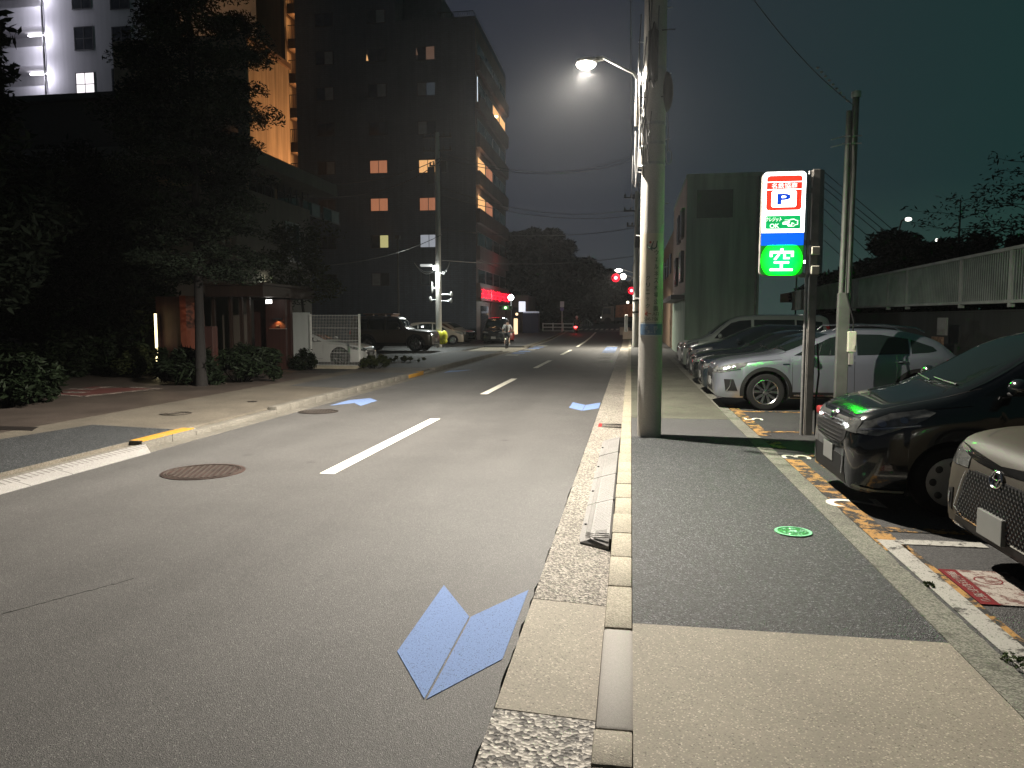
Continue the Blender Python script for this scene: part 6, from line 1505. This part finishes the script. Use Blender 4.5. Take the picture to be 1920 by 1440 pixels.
# neighbour beyond
nb = empty('far_shop_building', (0, 0, 0), label='dim building along the right pavement beyond the pale-walled one', cat='building')
MB().box((2.4, 45, 0), (5.4, 70, 7)).build('wall', 'fac_brown', nb)
for k in range(5): window(nb, 47 + 3.6 * k, 5.2, 1.4, 1.2, 2.4 - .0, ('grey_pane', 'dark_pane'), plane='x') if False else MB().box((2.33, 47 + 3.6 * k, 4.6), (2.399, 48.5 + 3.6 * k, 5.8)).build('window', 'dark_pane', nb)

# -- elevated walkway parapet on the right, dark retaining wall under it
QX = 9.3
def zl_(p, q):   # height line along y through two surveyed points
    a, b = AX(*p, QX), AX(*q, QX); k = (b.z - a.z) / (b.y - a.y); return lambda y: a.z + k * (y - a.y)
zbot = zl_((1873, 565), (1640, 574)); ztp = zl_((1920, 462), (1589, 528))
pf = empty('walkway_parapet', (0, 0, 0), label='long pale louvred parapet of the raised walkway above the car park', cat='railing')
Y0_, Y1_ = 8.5, 46
def yb_at(px): return AX(px, 560, QX).y
mb = MB(); mbm = MB(); y = Y0_; k = 0
while y < 33:
    mb.add([(QX, y, zbot(y) + .03), (QX + .03, y + .012, zbot(y) + .03), (QX + .03, y + .052, zbot(y) + .03), (QX, y + .04, zbot(y) + .03), (QX, y, ztp(y) - .03), (QX + .03, y + .012, ztp(y) - .03), (QX + .03, y + .052, ztp(y) - .03), (QX, y + .04, ztp(y) - .03)], [(0, 3, 2, 1), (4, 5, 6, 7), (0, 1, 5, 4), (1, 2, 6, 5), (2, 3, 7, 6), (3, 0, 4, 7)])
    y += .125
pp = plain('parapet_paint', (.50, .54, .48), .55, var=.2, scale=2)
mb.build('louvre_panel', pp, pf)
def rail(z0f, z1f, x0, x1, ya, yb2, name, mat):
    V = []; ys = [ya + (yb2 - ya) * i / 24 for i in range(25)]
    for y in ys: V += [(x0, y, z0f(y)), (x1, y, z0f(y)), (x1, y, z1f(y)), (x0, y, z1f(y))]
    F = []
    for i in range(24):
        a = 4 * i; F += [(a + j, a + 4 + j, a + 4 + (j + 1) % 4, a + (j + 1) % 4) for j in range(4)]
    F += [(0, 1, 2, 3), (96, 97, 98, 99)][:1]; return MB().add(V, F).build(name, mat, pf)
rail(lambda y: ztp(y) - .03, lambda y: ztp(y) + .05, QX - .04, QX + .08, Y0_, Y1_, 'top_rail', pp)
rail(lambda y: zbot(y) - .05, lambda y: zbot(y) + .03, QX - .03, QX + .08, Y0_, Y1_, 'bottom_rail', pp)
rail(lambda y: zbot(y) + .03, lambda y: ztp(y) - .03, QX, QX + .04, 33.01, Y1_, 'solid_panel', pp)
for px in (1893, 1800, 1700, 1664, 1600):
    y = yb_at(px); MB().box((QX - .02, y - .07, zbot(y) - .15), (QX + .10, y + .07, ztp(y) - .0), 0, .005).build('post', pp, pf)
rail(lambda y: zbot(y) + .02, lambda y: zbot(y) + .06, QX + .5, QX + 4, Y0_, Y1_, 'deck', 'steel_dark')
rw = empty('retaining_wall', (0, 0, 0), label='dark retaining wall behind the parked cars under the raised walkway', cat='wall')
MB().box((QX + .12, -4, 0), (QX + .5, 60, 2.05)).build('wall', facade('dark_retaining_wall', (.045, .05, .045), (2, 1)), rw)
tag(MB().box((QX - .5, AX(1765, 610, QX - .5).y - .3, 1.35), (QX - .44, AX(1765, 610, QX - .5).y + .3, 1.85)).build('notice_sign', plain('grey_notice', (.26, .27, .25), .5)), 'small grey notice on the dark wall behind the silver crossover', 'sign')
tag(MB().box((QX - .5, AX(1755, 638, QX - .5).y - .35, .75), (QX - .42, AX(1755, 638, QX - .5).y + .35, 1.3)).build('notice_board', plain('brown_notice', (.22, .15, .10), .5, var=.6, scale=9)), 'brown patterned board under the grey notice on the dark wall', 'sign')
# -- cable-stayed footbridge beyond
bgp = AY(1533, 320, 95); brd = empty('footbridge', (0, 0, 0), label='far cable-stayed footbridge, its stays fanning down behind the parking sign', cat='bridge')
MB().tube([(bgp.x, 95, 0), (bgp.x, 95, bgp.z)], [1.0, .8], 8).build('pylon', plain('pylon_paint', (.22, .22, .2), .7), brd)
for (p, q) in (((1545, 322), (1730, 478)), ((1545, 352), (1712, 490)), ((1545, 372), (1700, 505)), ((1545, 392), (1676, 520)), ((1545, 420), (1655, 530)), ((1545, 450), (1640, 538)), ((1545, 340), (1722, 484))):
    a, b = AY(*p, 95), AY(*q, 82); MB().tube([a, b], .045, 4).build('stay_cable', 'cable', brd)
MB().box((bgp.x - 4, 80, AY(1640, 545, 90).z - 1.2), (bgp.x + 40, 94, AY(1640, 545, 90).z - .2)).build('deck', 'fac_brown', brd)
for (px, py, Y, r, s, lab) in ((1703, 411, 60, .16, 9, 'brightest lamp on a curved mast above the walkway parapet'), (1758, 450, 75, .16, 5, 'warm lamp among the branches right of the curved mast'), (1591, 467, 70, .22, 8, 'white lamp just right of the slender service pole'), (1510, 491, 60, .16, 8, 'white lamp glinting right of the green sign panel'), (1837, 502, 60, .08, 3, 'tiny white light behind the parapet louvres'), (1762, 503, 60, .1, 1.2, 'orange glimmer behind the parapet top')):
    a = AY(px, py, Y); o = empty('park_lamp', (a.x, Y, 0), label=lab, cat='lamp'); MB().ball((0, 0, a.z), (r * 1.5, r, r * .8), 0, 12, 8).build('lens', emit('park_lamp_lens', (1, .96, .85), s), o, 60)
    MB().tube([(-.6, 0, 0), (-.6, 0, a.z - .8), (-.45, 0, a.z - .1), (0, 0, a.z + .1)], .06, 6).build('mast', 'steel_dark', o)

# -- far silhouettes
fbk = empty('distant_block', (0, 0, 0), label='dark distant block rising behind the big tree at the street end', cat='building')
a, b = AY(1035, 600, 160), AY(1074, 600, 160); MB().box((a.x - 6, 160, 0), (b.x, 175, AY(1060, 480, 160).z)).box((a.x - 6, 159.8, AY(1060, 480, 160).z), (b.x + .2, 175, AY(1060, 480, 160).z + .5)).build('wall', 'fac_tower', fbk)
for i in range(3):
    for j in range(5): MB().box((a.x - 3 + i * 2.4, 159.9, 3 + j * 2.6), (a.x - 1.6 + i * 2.4, 159.99, 4.4 + j * 2.6)).build('window', 'dark_pane', fbk)
f2 = empty('distant_block', (0, 0, 0), label='low distant block right of the tree line behind the red signals', cat='building')
a, b = AY(1120, 600, 180), AY(1185, 600, 180); MB().box((a.x, 180, 0), (b.x + 10, 195, AY(1150, 527, 180).z)).build('wall', 'fac_tower', f2)
bbx = empty('shop_front', (0, 0, 0), label='low shop building with a lit white sign left of the blue cabins', cat='building')
a, b = AY(949, 600, 74), AY(990, 600, 74); MB().box((a.x, 74, 0), (b.x, 80, 4.2)).build('wall', 'fac_tower_side', bbx); MB().box((a.x + .6, 73.95, .3), (b.x - .5, 73.99, 3.0)).build('shutter', 'frame_dark', bbx)
for k, px in enumerate((989, 1003)):
    a = AY(px, 600, 73); o = empty('portable_cabin', (a.x, 73, ZR(73) - .1), label=('left' if k == 0 else 'right') + ' one of the two blue portable cabins by the crossing', cat='cabin', group='blue portable cabins')
    MB().box((-.42, -.5, 0), (.42, .5, 2.1), 0, .04).box((-.36, -.53, .15), (.36, -.501, 2.0)).build('body', plain('blue_cabin_paint', (.010, .018, .06), .6), o); MB().box((-.38, -.45, 2.101), (.38, .45, 2.28), 0, .05).build('roof', emit('cabin_translucent_roof', (.8, .85, 1), .16), o)
a = AY(979, 575, 72); o = tag(MB().box((a.x - .32, 71.9, a.z - .5), (a.x + .32, 72.05, a.z + .5), 0, .03).build('lit_sign', emit('lit_shop_sign', (.85, .9, 1), 1.0)), 'small upright white lit sign above the blue cabins', 'lit sign')
MB().tube([(a.x, 72, 0), (a.x, 72, a.z - .5)], .05, 6).build('post', 'steel_dark', o)
a = AY(967, 606, 70); o = tag(MB().box((a.x - .18, 69.9, .1), (a.x + .18, 70.1, a.z + .45), 0, .05).build('lit_stand', emit('warm_stand_light', (1, .75, .45), 1.3)), 'warm glowing upright stand on the pavement left of the blue cabins', 'lit sign')
MB().ball((a.x + .1, 70, a.z + .85), .13, 0, 10, 6).build('lamp', emit('warm_ball', (1, .7, .4), 2), o)
# truck crossing
tX = AY(1128, 600, 106).x
tr = empty('tipper_truck', (tX, 106, ZR(106)), label='tipper truck turning at the crossing, its orange body lit by lamps', cat='truck')
MB().prism([(0, .5), (0, 1.3), (.25, 2.5), (1.7, 2.55), (1.7, .5)], -1.1, 1.1, 'y').build('cab', plain('cab_paint', (.25, .22, .2), .4), tr)
MB().box((.2, -1.12, 1.45), (1.3, -1.101, 2.3)).build('cab_window', 'glass', tr)
MB().prism([(1.9, 1.0), (2.0, 2.7), (6.6, 3.0), (6.7, 1.2)], -1.15, 1.15, 'y').box((3.0, -1.2, 1.1), (3.1, -1.151, 2.8)).box((4.6, -1.2, 1.2), (4.7, -1.151, 2.9)).build('tipper_body', plain('orange_body', (.40, .17, .08), .6, var=.4, scale=3), tr)
MB().box((.4, -.5, .5), (6.6, .5, .98)).build('chassis', 'steel_dark', tr)
for x in (.9, 4.6, 5.7):
    for s in (-1, 1): MB().lathe([(0, -.15), (.5, -.15), (.5, .15), (0, .15)], (x, s * 1.0, .5), 'y', 20).build('wheel', 'tyre', tr)
MB().ball((.02, -.8, 1.0), .12, 0, 10, 6).build('headlight', emit('truck_headlight', (1, .95, .9), 3), tr); MB().box((6.5, -1.2, 1.0), (6.75, -1.0, 1.25)).build('tail_light', 'tail_lit', tr)
lamp('truck_light', 'POINT', (tX + 7.2, 103, 3.5), 120, (1, .5, .25), None, .2)
for (px, py, lab) in ((1171, 622, 'pale planter box by the right kerb before the crossing'), (1178, 632, 'second pale block on the right pavement before the second pole')):
    Y = 70 if py < 630 else 62; a = AY(px, py, Y); tag(MB().box((a.x - .45, Y - .3, ZR(Y) + .05), (a.x + .45, Y + .3, ZR(Y) + .75), 0, .03).build('planter', plain('pale_planter', (.4, .32, .25), .7)), lab, 'planter')
# ================================================================== TREES AND SHRUBS
def leaves(name, centres, radii, counts, size, mat, parent, seed, squash=.8, droop=0., long=1.6):
    """many small leaf-sized faces scattered through clumps"""
    rg = np.random.default_rng(seed); P = []
    for c, r, n in zip(centres, radii, counts):
        q = rg.normal(0, 1, (n, 3)); q /= np.linalg.norm(q, axis=1)[:, None] + 1e-9; q *= (rg.random((n, 1))**.45) * r; q[:, 2] *= squash
        q[:, 2] -= droop * (q[:, 0]**2 + q[:, 1]**2) / max(r, .01); P.append(q + np.array(c)[None])
    P = np.concatenate(P); n = len(P)
    a = rg.normal(0, 1, (n, 3)); a[:, 2] *= .6; a /= np.linalg.norm(a, axis=1)[:, None]
    b = rg.normal(0, 1, (n, 3)); b -= a * (a * b).sum(1)[:, None]; b /= np.linalg.norm(b, axis=1)[:, None]
    s = size * rg.uniform(.6, 1.4, (n, 1)); A = a * s * long; B = b * s * .5
    V = np.stack([P - A, P - B * 1.0, P + A, P + B], 1).reshape(-1, 3)
    me = bpy.data.meshes.new(name); me.vertices.add(4 * n); me.loops.add(4 * n); me.polygons.add(n)
    me.vertices.foreach_set('co', V.ravel()); me.loops.foreach_set('vertex_index', np.arange(4 * n)); me.polygons.foreach_set('loop_start', np.arange(n) * 4)
    me.update(calc_edges=True); me.materials.append(M[mat] if isinstance(mat, str) else mat)
    o = bpy.data.objects.new(name, me); COL.objects.link(o); o.parent = parent; return o
def tree(label, base, H, r0, crown, seed, mat='foil_dark', leaf=.07, n=70, cl=.45, dens=1., group=None, name='tree', lean=(0, 0), per=3, squash=.7, droop=0.):
    """crown: function (t in 0..1 up the trunk) -> limb length; limbs leave the trunk between t0 and 1"""
    rd = random.Random(seed); t0, fn = crown; root = empty(name, base, 0, label, 'tree', group)
    pts = [Vector((lean[0] * t + .12 * math.sin(4 * t + seed), lean[1] * t + .10 * math.cos(3.3 * t + seed), H * t)) - Vector((.12 * math.sin(seed), .10 * math.cos(seed), 0)) for t in [i / 10 for i in range(11)]]
    mb = MB(); mb.tube(pts, [r0 * (1.25 if i == 0 else 1) * (1 - .88 * i / 10) for i in range(11)], 10)
    def at(t): f_ = t * 10; i = min(9, int(f_)); return pts[i].lerp(pts[i + 1], f_ - i)
    C = []; RR = []; NN = []; az = rd.uniform(0, 6)
    for k in range(n):
        t = t0 + (1 - t0) * (k + rd.random() * .8) / n; L = fn(t) * rd.uniform(.6, 1.12); az += 2.4 + rd.uniform(-.4, .4); el = rd.uniform(.0, .35) * (1 if droop == 0 else .5)
        p = at(min(t, .995)); d = Vector((math.cos(az), math.sin(az), el)); q = [p + d * L * u + Vector((0, 0, -droop * (u * L)**2 * .12)) + Vector((rd.uniform(-.06, .06), rd.uniform(-.06, .06), rd.uniform(-.04, .04))) * L * (u > 0) for u in (0, .35, .7, 1.)]
        w = max(.008, r0 * .30 * (1 - .75 * t)); mb.tube(q, [w, w * .75, w * .45, w * .15], 5)
        for j in range(per):
            u = rd.uniform(.35, 1.05); c = q[0].lerp(q[3], u) if u > 1 else (q[1].lerp(q[2], (u - .35) / .35) if u < .7 else q[2].lerp(q[3], (u - .7) / .3))
            side = Vector((-d.y, d.x, 0)) * rd.uniform(-.5, .5) * L * .5; c = c + side; mb.tube([q[0].lerp(q[3], u * .7), c], [w * .3, w * .1], 4)
            rr = cl * rd.uniform(.6, 1.25) * (.6 + .4 * L / max(.1, fn(t0 + .2) or 1)); C.append(tuple(c)); RR.append(rr); NN.append(int(max(8, 95 * dens * (rr / .45)**2)))
    mb.build('trunk', 'bark', root, 60); leaves('crown', C, RR, NN, leaf, mat, root, seed, squash, droop * .5); return root
tb = G(378, 724, .1)
tree('tall cedar with tiered ragged boughs in front of the orange wall', (tb.x, tb.y, .05), 14.5, .125, (.19, lambda t: 1.05 + .95 * math.sin(min(1, max(0, t - .1) * 1.12) * 3.14)**.8), 5, 'foil', .036, 118, .50, 2.4, name='cedar_tree', lean=(-.5, .2), per=4, squash=.5, droop=.35)
for i, (px, py, Y, H, r, L, lab, mt) in enumerate((
    (-75, 720, 15.5, 12.5, .22, 1.9, 'dark conifer whose boughs cross the top left corner', 'foil'),
    (60, 700, 22.0, 6.6, .22, 2.6, 'dense dark tree second from the left edge, before the low block', 'foil_dark'),
    (180, 700, 21.5, 6.2, .20, 2.3, 'dark tree with reddish dim leaves left of the strip light', plain('x', (0, 0, 0)) and 'foil_dark'),
    (270, 690, 26.5, 7.6, .22, 2.5, 'dark leafy tree filling the gap between low block and cedar', 'foil_dark'),
    (120, 690, 27, 7.9, .22, 3.0, 'broad dark tree in front of the low block', 'foil_dark'))):
    b_ = AY(px, py, Y); tree(lab, (b_.x, Y, .05), H, r, (.18, (lambda L: lambda t: L * (1.1 - .75 * abs(t - .35)))(L)), 20 + i, mt, .085, 60, .75, .8, group='dark trees on the left', per=4)
# far trees
for i, (px, Y, ptop, w, lab) in enumerate(((1000, 92, 452, 4.2, 'big round dark tree at the end of the street behind the shop'), (965, 88, 492, 3.2, 'dark tree just right of the tower edge'), (1045, 108, 500, 4.4, 'dark tree before the distant block'), (1085, 118, 512, 4.8, 'dark tree left of the lone white light'), (1120, 122, 530, 4.6, 'dark tree behind the narrow white road sign'), (1150, 130, 552, 4.5, 'low dark tree behind the tipper truck'), (1030, 84, 545, 3.0, 'small dark tree behind the guard fence'))):
    b_ = AY(px, 600, Y); Ht = AY(px, ptop, Y).z
    tree(lab, (b_.x, Y, ZR(Y) - .3), Ht, .3, (.12, (lambda w: lambda t: w * math.sqrt(max(.05, 1 - ((t - .48) / .62)**2)))(w)), 60 + i, 'foil_far', .26, 46, 1.35, .55, group='dark trees at the end of the street', per=4)
for i, (px, Y, ptop, w, n_, lab, cl_, dn) in enumerate(((1780, 34, 372, 2.1, 34, 'thin sparse tree behind the walkway, left of centre on the right side', .5, .16), (1905, 30, 285, 2.2, 38, 'taller thin tree behind the walkway at the right edge', .5, .18), (1700, 46, 470, 3.0, 40, 'dense dark bushy tree left of the curved lamp mast', .9, .8), (1850, 48, 470, 3.6, 44, 'dense dark tree right of the sparse one', .9, .8), (1620, 50, 520, 2.6, 34, 'low dark tree beside the slender pole in the distance', .9, .8))):
    b_ = AY(px, 600, Y); Ht = AY(px, ptop, Y).z
    tree(lab, (b_.x, Y, 0), Ht, .14, (.25, (lambda w: lambda t: w * math.sqrt(max(.05, 1 - ((t - .55) / .6)**2)))(w)), 80 + i, 'foil_far', .06 if cl_ < .6 else .14, n_, cl_, dn, group='trees behind the walkway', per=3)
def shrub(label, c, rx, ry, h, seed, mat='foil_dark', leaf=.045, n=2600, cat='shrub', name='shrub', long=1.6):
    root = empty(name, (c[0], c[1], .1), 0, label, cat); rd = random.Random(seed); mb = MB(); C = []; RR = []; NN = []
    for k in range(22):
        a = rd.uniform(0, 6.28); q = rd.random()**.6; x, y_, z = q * rx * math.cos(a), q * ry * math.sin(a), h * rd.uniform(.3, .85) * (1 - .45 * q * q)
        q_ = min(1, h / .6); mb.tube([(x * .2, y_ * .2, -.05), (x * .7, y_ * .7, z * .6), (x, y_, z)], [.014 * q_, .009 * q_, .004 * q_], 4); r_ = rd.uniform(.22, .4) * min(h, 1.2) * .75; C.append((x, y_, max(z, r_ * .55))); RR.append(r_); NN.append(n // 22)
    mb.build('stem', 'bark', root); leaves('foliage', C, RR, NN, leaf, mat, root, seed, .85, 0, long); return root
g1 = G(430, 718, .1); shrub('large rounded leafy shrub right of the cedar trunk', (g1.x, g1.y + .5), 1.15, .8, 1.15, 1, 'foil_dark', .05, 6500)
g1 = G(350, 722, .1); shrub('spiky long-leaved shrub at the foot of the cedar', (g1.x, g1.y + .3), .85, .6, 1.0, 2, 'foil_dark', .05, 5000, long=3.5)
g1 = G(242, 713, .1); shrub('shrub lit yellow beside the strip light', (g1.x - .35, g1.y + .9), .5, .4, .95, 3, 'foil_olive', .04, 4200)
g1 = G(312, 715, .1); shrub('low shrub just right of the strip light', (g1.x + .25, g1.y + .6), .3, .25, .35, 4, 'foil_olive', .04, 2200)
g1 = G(562, 694, .1); shrub('small round bush before the pale grey wall end', (g1.x, g1.y + .35), .42, .35, .75, 5, 'foil_dark', .035, 2400)
g1 = G(690, 692, .1); shrub('low weeds spilling round the fence post', (g1.x + .15, g1.y + .2), .6, .35, .5, 6, 'foil_olive', .035, 2200)
g1 = G(745, 680, .1); shrub('thin strip of weeds along the edge of the left car park', (g1.x, g1.y + .3), 1.3, .35, .28, 7, 'foil_olive', .035, 1800)
g1 = G(20, 770, .1); shrub('leafy shrub at the left edge of the photo beside the pavement', (g1.x - .6, g1.y + .6), .95, .8, 1.15, 8, 'foil_dark', .05, 4200)
g1 = G(556, 690, .1); shrub('dry ground cover by the gate pavilion', (g1.x - .9, g1.y + .2), .9, .25, .2, 12, foliage('dry_leaves', (.07, .045, .02), (.14, .09, .04)), .035, 900)
for k, (px, lab) in enumerate(((20, 'leftmost section of the clipped dark hedge'), (90, 'second section of the dark hedge'), (160, 'third section of the dark hedge'), (225, 'hedge section nearest the lit shrub'))):
    g1 = G(px, 708, .1); shrub(lab, (g1.x, g1.y + .8), 1.5, .7, 1.35, 30 + k, 'foil_dark', .06, 5200, 'hedge', 'hedge')
b_ = AY(560, 560, 25.5); root = tree('small bright-leaved tree over the pavilion roof beside the lit sign', (b_.x - .1, 26.2, .05), 5.0, .08, (.45, lambda t: 1.3), 51, 'foil_olive', .05, 34, .45, .8)
for (px, py, s_, lab) in ((1742, 1098, .035, 'small weed sprouting from the edging by the white line'), (1905, 1245, .07, 'mossy weeds along the white line at the right edge')):
    g1 = G(px, py, .1); shrub(lab, (g1.x, g1.y), s_ * .9, s_ * 1.5, s_ * .6, px, foliage('weed_leaves', (.04, .07, .02), (.10, .13, .05)), .007, 260, 'weed', 'weed')

# ================================================================== PEOPLE
def skinned(name, joints, edges, mat, parent, sub=1):
    me = bpy.data.meshes.new(name); me.from_pydata([j[:3] for j in joints], edges, []); me.materials.append(M[mat] if isinstance(mat, str) else mat)
    o = bpy.data.objects.new(name, me); COL.objects.link(o); o.parent = parent
    me.attributes.new('x', 'FLOAT', 'POINT') if False else None
    bm = bmesh.new(); bm.from_mesh(me); ly = bm.verts.layers.skin.verify()
    for i, v in enumerate(bm.verts): r = joints[i][3]; v[ly].radius = (r, r); v[ly].use_root = (i == 0)
    bm.to_mesh(me); bm.free()
    m = o.modifiers.new('skin', 'SKIN'); m.use_smooth_shade = True; m = o.modifiers.new('sub', 'SUBSURF'); m.levels = m.render_levels = sub
    return o
M['skin'] = plain('skin', (.32, .20, .14), .6); M['hair'] = plain('hair', (.012, .01, .01), .6)
# rider seen from behind: local y forward, x right, z up; pedals and bars reached
def rider(parent, seat=.92, lean=.25, shirt='shirt_white', trouser='trouser_dark', helmet=None, bar=(.24, .52, 1.02), foot=((.11, .10, .22), (-.11, .22, .50)), short=True):
    hip = Vector((0, 0, seat)); ch = Vector((0, lean * .9, seat + .47)); nk = Vector((0, lean * 1.15, seat + .57)); hd = Vector((0, lean * 1.3, seat + .70))
    J = [(*hip, .13), (*hip.lerp(ch, .5), .12), (*ch, .14), (*nk, .055), (*hd, .085), (*(hd + Vector((0, .01, .08))), .075)]; E_ = [(0, 1), (1, 2), (2, 3), (3, 4), (4, 5)]
    T = [(*hip.lerp(ch, .05), .15), (*hip.lerp(ch, .5), .14), (*ch, .15)]; TE = [(0, 1), (1, 2)]; P_ = [(*hip, .15)]; PE = []
    for s in (-1, 1):
        sh = ch + Vector((s * .17, 0, .03)); el = sh.lerp(Vector((s * bar[0], bar[1], bar[2])), .5) + Vector((s * .08, -.05, -.08)); wr_ = Vector((s * bar[0], bar[1] - .05, bar[2] + .03)); hn = Vector((s * bar[0], bar[1] + .02, bar[2] + .01))
        o = len(J); J += [(*sh, .06), (*el, .045), (*wr_, .03), (*hn, .04)]; E_ += [(2, o), (o, o + 1), (o + 1, o + 2), (o + 2, o + 3)]
        q = len(T); T += [(*sh, .07), (*sh.lerp(el, .85), .058)]; TE += [(2, q), (q, q + 1)]
        ft = Vector(foot[0] if s > 0 else foot[1]); kn = hip.lerp(ft, .5) + Vector((s * .04, .26, .06)); hp = hip + Vector((s * .09, 0, -.03))
        o = len(J); J += [(*hp, .10), (*kn, .062), (*(ft + Vector((0, -.03, .08))), .038), (*(ft + Vector((0, .13, 0))), .035)]; E_ += [(0, o), (o, o + 1), (o + 1, o + 2), (o + 2, o + 3)]
        q = len(P_); P_ += [(*hp, .115), (*(kn if short else ft + Vector((0, -.03, .1))), .08 if short else .055)]; PE += [(0, q), (q, q + 1)]
        if not short: P_[q + 1] = (*kn, .078); P_.append((*(ft + Vector((0, -.03, .1))), .055)); PE.append((q + 1, q + 2))
    b = skinned('body', J, E_, 'skin', parent); skinned('shirt', T, TE, shirt, parent); skinned('trousers', P_, PE, trouser, parent)
    mb = MB(); mb.ball(hd + Vector((0, -.015, .055)), (.098, .11, .10) if not helmet else (.14, .16, .14), 0, 14, 10); mb.build('hair' if not helmet else 'helmet', 'hair' if not helmet else helmet, parent, 60)
    mb = MB(); [mb.ball(hd + Vector((s * .035, .085, .03)), .012, 0, 8, 6) for s in (-1, 1)]; mb.build('eyes', 'black', parent); MB().ball(hd + Vector((0, .10, .0)), (.014, .02, .022), 0, 8, 6).build('nose', 'skin', parent)
    for s in (-1, 1):
        mb = MB(); hn = Vector((s * bar[0], bar[1] + .02, bar[2] + .01))
        for k in range(4): mb.tube([hn + Vector((s * (.03 - .02 * k), .0, .01)), hn + Vector((s * (.03 - .02 * k), .04, .0)), hn + Vector((s * (.03 - .02 * k), .03, -.035))], [.009, .009, .007], 5)
        mb.tube([hn + Vector((-s * .03, -.01, 0)), hn + Vector((-s * .045, .015, -.025))], .009, 5); mb.build('fingers', 'skin', parent)
        ft = Vector(foot[0] if s > 0 else foot[1]); MB().box((ft.x - .045, ft.y - .08, ft.z - .05), (ft.x + .045, ft.y + .19, ft.z + .03), 0, .03).build('shoe', 'shoe_white', parent)
M['shirt_white'] = plain('white_shirt', (.5, .5, .48), .8); M['trouser_dark'] = plain('dark_shorts', (.02, .02, .025), .8); M['shoe_white'] = plain('shoe', (.4, .4, .4), .6)
cx, cy = G(951, 654, .03).x, 44.5
bk = empty('bicycle', (cx, cy, .03), R(4), 'bicycle ridden away from the camera across the side street', 'bicycle')
for yy in (-.45, .62):
    mb = MB(); mb.lathe([(.33, -.018), (.35, 0), (.33, .018), (.315, 0), (.33, -.018)], (0, yy, .35), 'x', 30); 
    for k in range(9): a = 3.1416 * k / 9; mb.tube([(0, yy + .32 * math.cos(a), .35 + .32 * math.sin(a)), (0, yy - .32 * math.cos(a), .35 - .32 * math.sin(a))], .003, 4)
    mb.build('wheel', 'tyre', bk)
MB().tube([(0, -.45, .35), (0, 0, .30), (0, -.12, .80), (0, -.45, .35)], .017, 6).tube([(0, 0, .30), (0, .48, .82), (0, -.12, .76)], .018, 6).tube([(0, .62, .35), (0, .48, .82), (0, .46, 1.0)], .017, 6).build('frame', 'steel_dark', bk, 60)
MB().tube([(-.28, .40, 1.02), (-.1, .46, 1.0), (.1, .46, 1.0), (.28, .40, 1.02)], .014, 6).build('handlebar', 'steel', bk); MB().box((-.09, -.25, .82), (.09, .05, .88), 0, .03).build('saddle', 'black', bk)
MB().ball((0, -.78, .62), .035, 0, 8, 6).build('rear_reflector', emit('reflector_glint', (.9, 1, .7), 1.2), bk); MB().tube([(-.14, 0, .22), (-.14, .0, .24), (0, 0, .30), (.14, 0, .26)], .012, 5).build('pedals', 'black', bk)
pr = empty('person', (cx, cy, .03), R(4), 'person in a white shirt and dark shorts riding away on a bicycle', 'person')
rider(pr, .92, .22, bar=(.26, .40, 1.02), foot=((.14, .02, .30), (-.14, .05, .27)))
MB().ball((0, -.03, 1.22), (.13, .10, .22), 0, 12, 8).build('backpack', plain('grey_backpack', (.14, .13, .12), .8), pr, 60)
sx = AY(1081, 620, 74).x; szz = ZR(74)
sc_ = empty('scooter', (sx, 74, szz), R(-3), 'motor scooter with a glowing red tail light near the crossing', 'scooter')
MB().ball((0, -.35, .55), (.19, .45, .24), 0, 14, 9).box((-.18, -.1, .22), (.18, .45, .32), 0, .05).prism([(-.2, .3), (.2, .3), (.16, .95), (-.16, .95)], .42, .5, 'y').ball((0, .5, .98), (.16, .1, .12), 0, 12, 8).build('body', plain('scooter_red', (.16, .01, .01), .3), sc_, 50)
for yy in (-.5, .72): MB().lathe([(.13, -.05), (.22, -.05), (.24, 0), (.22, .05), (.13, .05)], (0, yy, .24), 'x', 20).build('wheel', 'tyre', sc_, 50)
MB().box((-.15, -.82, .55), (.15, -.72, .68), 0, .03).build('tail_light', emit('scooter_tail', (1, .05, .05), 14), sc_); MB().tube([(-.33, .42, 1.05), (0, .5, 1.02), (.33, .42, 1.05)], .015, 6).build('handlebar', 'steel_dark', sc_); MB().box((-.16, -.5, .78), (.16, .12, .86), 0, .04).build('seat', 'black', sc_)
MB().box((-.09, -.84, .40), (.09, -.83, .50)).build('number_plate', 'plate', sc_)
p2 = empty('person', (sx, 74, szz), R(-3), 'person with a white helmet and dark clothes riding the scooter', 'person')
rider(p2, .84, .12, 'hair', 'trouser_dark', plain('white_helmet', (.6, .6, .58), .3), bar=(.30, .40, 1.05), foot=((.12, .22, .36), (-.12, .22, .36)), short=False)
lamp('scooter_glow', 'POINT', (sx, 73, szz + .5), 14, (1, .05, .05), None, .1)

# ================================================================== HAZE: thin volume added for the glow round the lamps and the sign
hm = bpy.data.materials.new('glow_haze'); hm.use_nodes = True; n = hm.node_tree; n.nodes.clear()
oo = n.nodes.new('ShaderNodeOutputMaterial'); pv = n.nodes.new('ShaderNodeVolumePrincipled'); pv.inputs['Density'].default_value = HAZE_D; pv.inputs['Color'].default_value = (.9, .93, .95, 1); pv.inputs['Anisotropy'].default_value = .72
n.links.new(pv.outputs[0], oo.inputs['Volume'])
tag(MB().box((-90, -30, -2), (75, 215, 52)).build('haze', hm), kind='stuff')
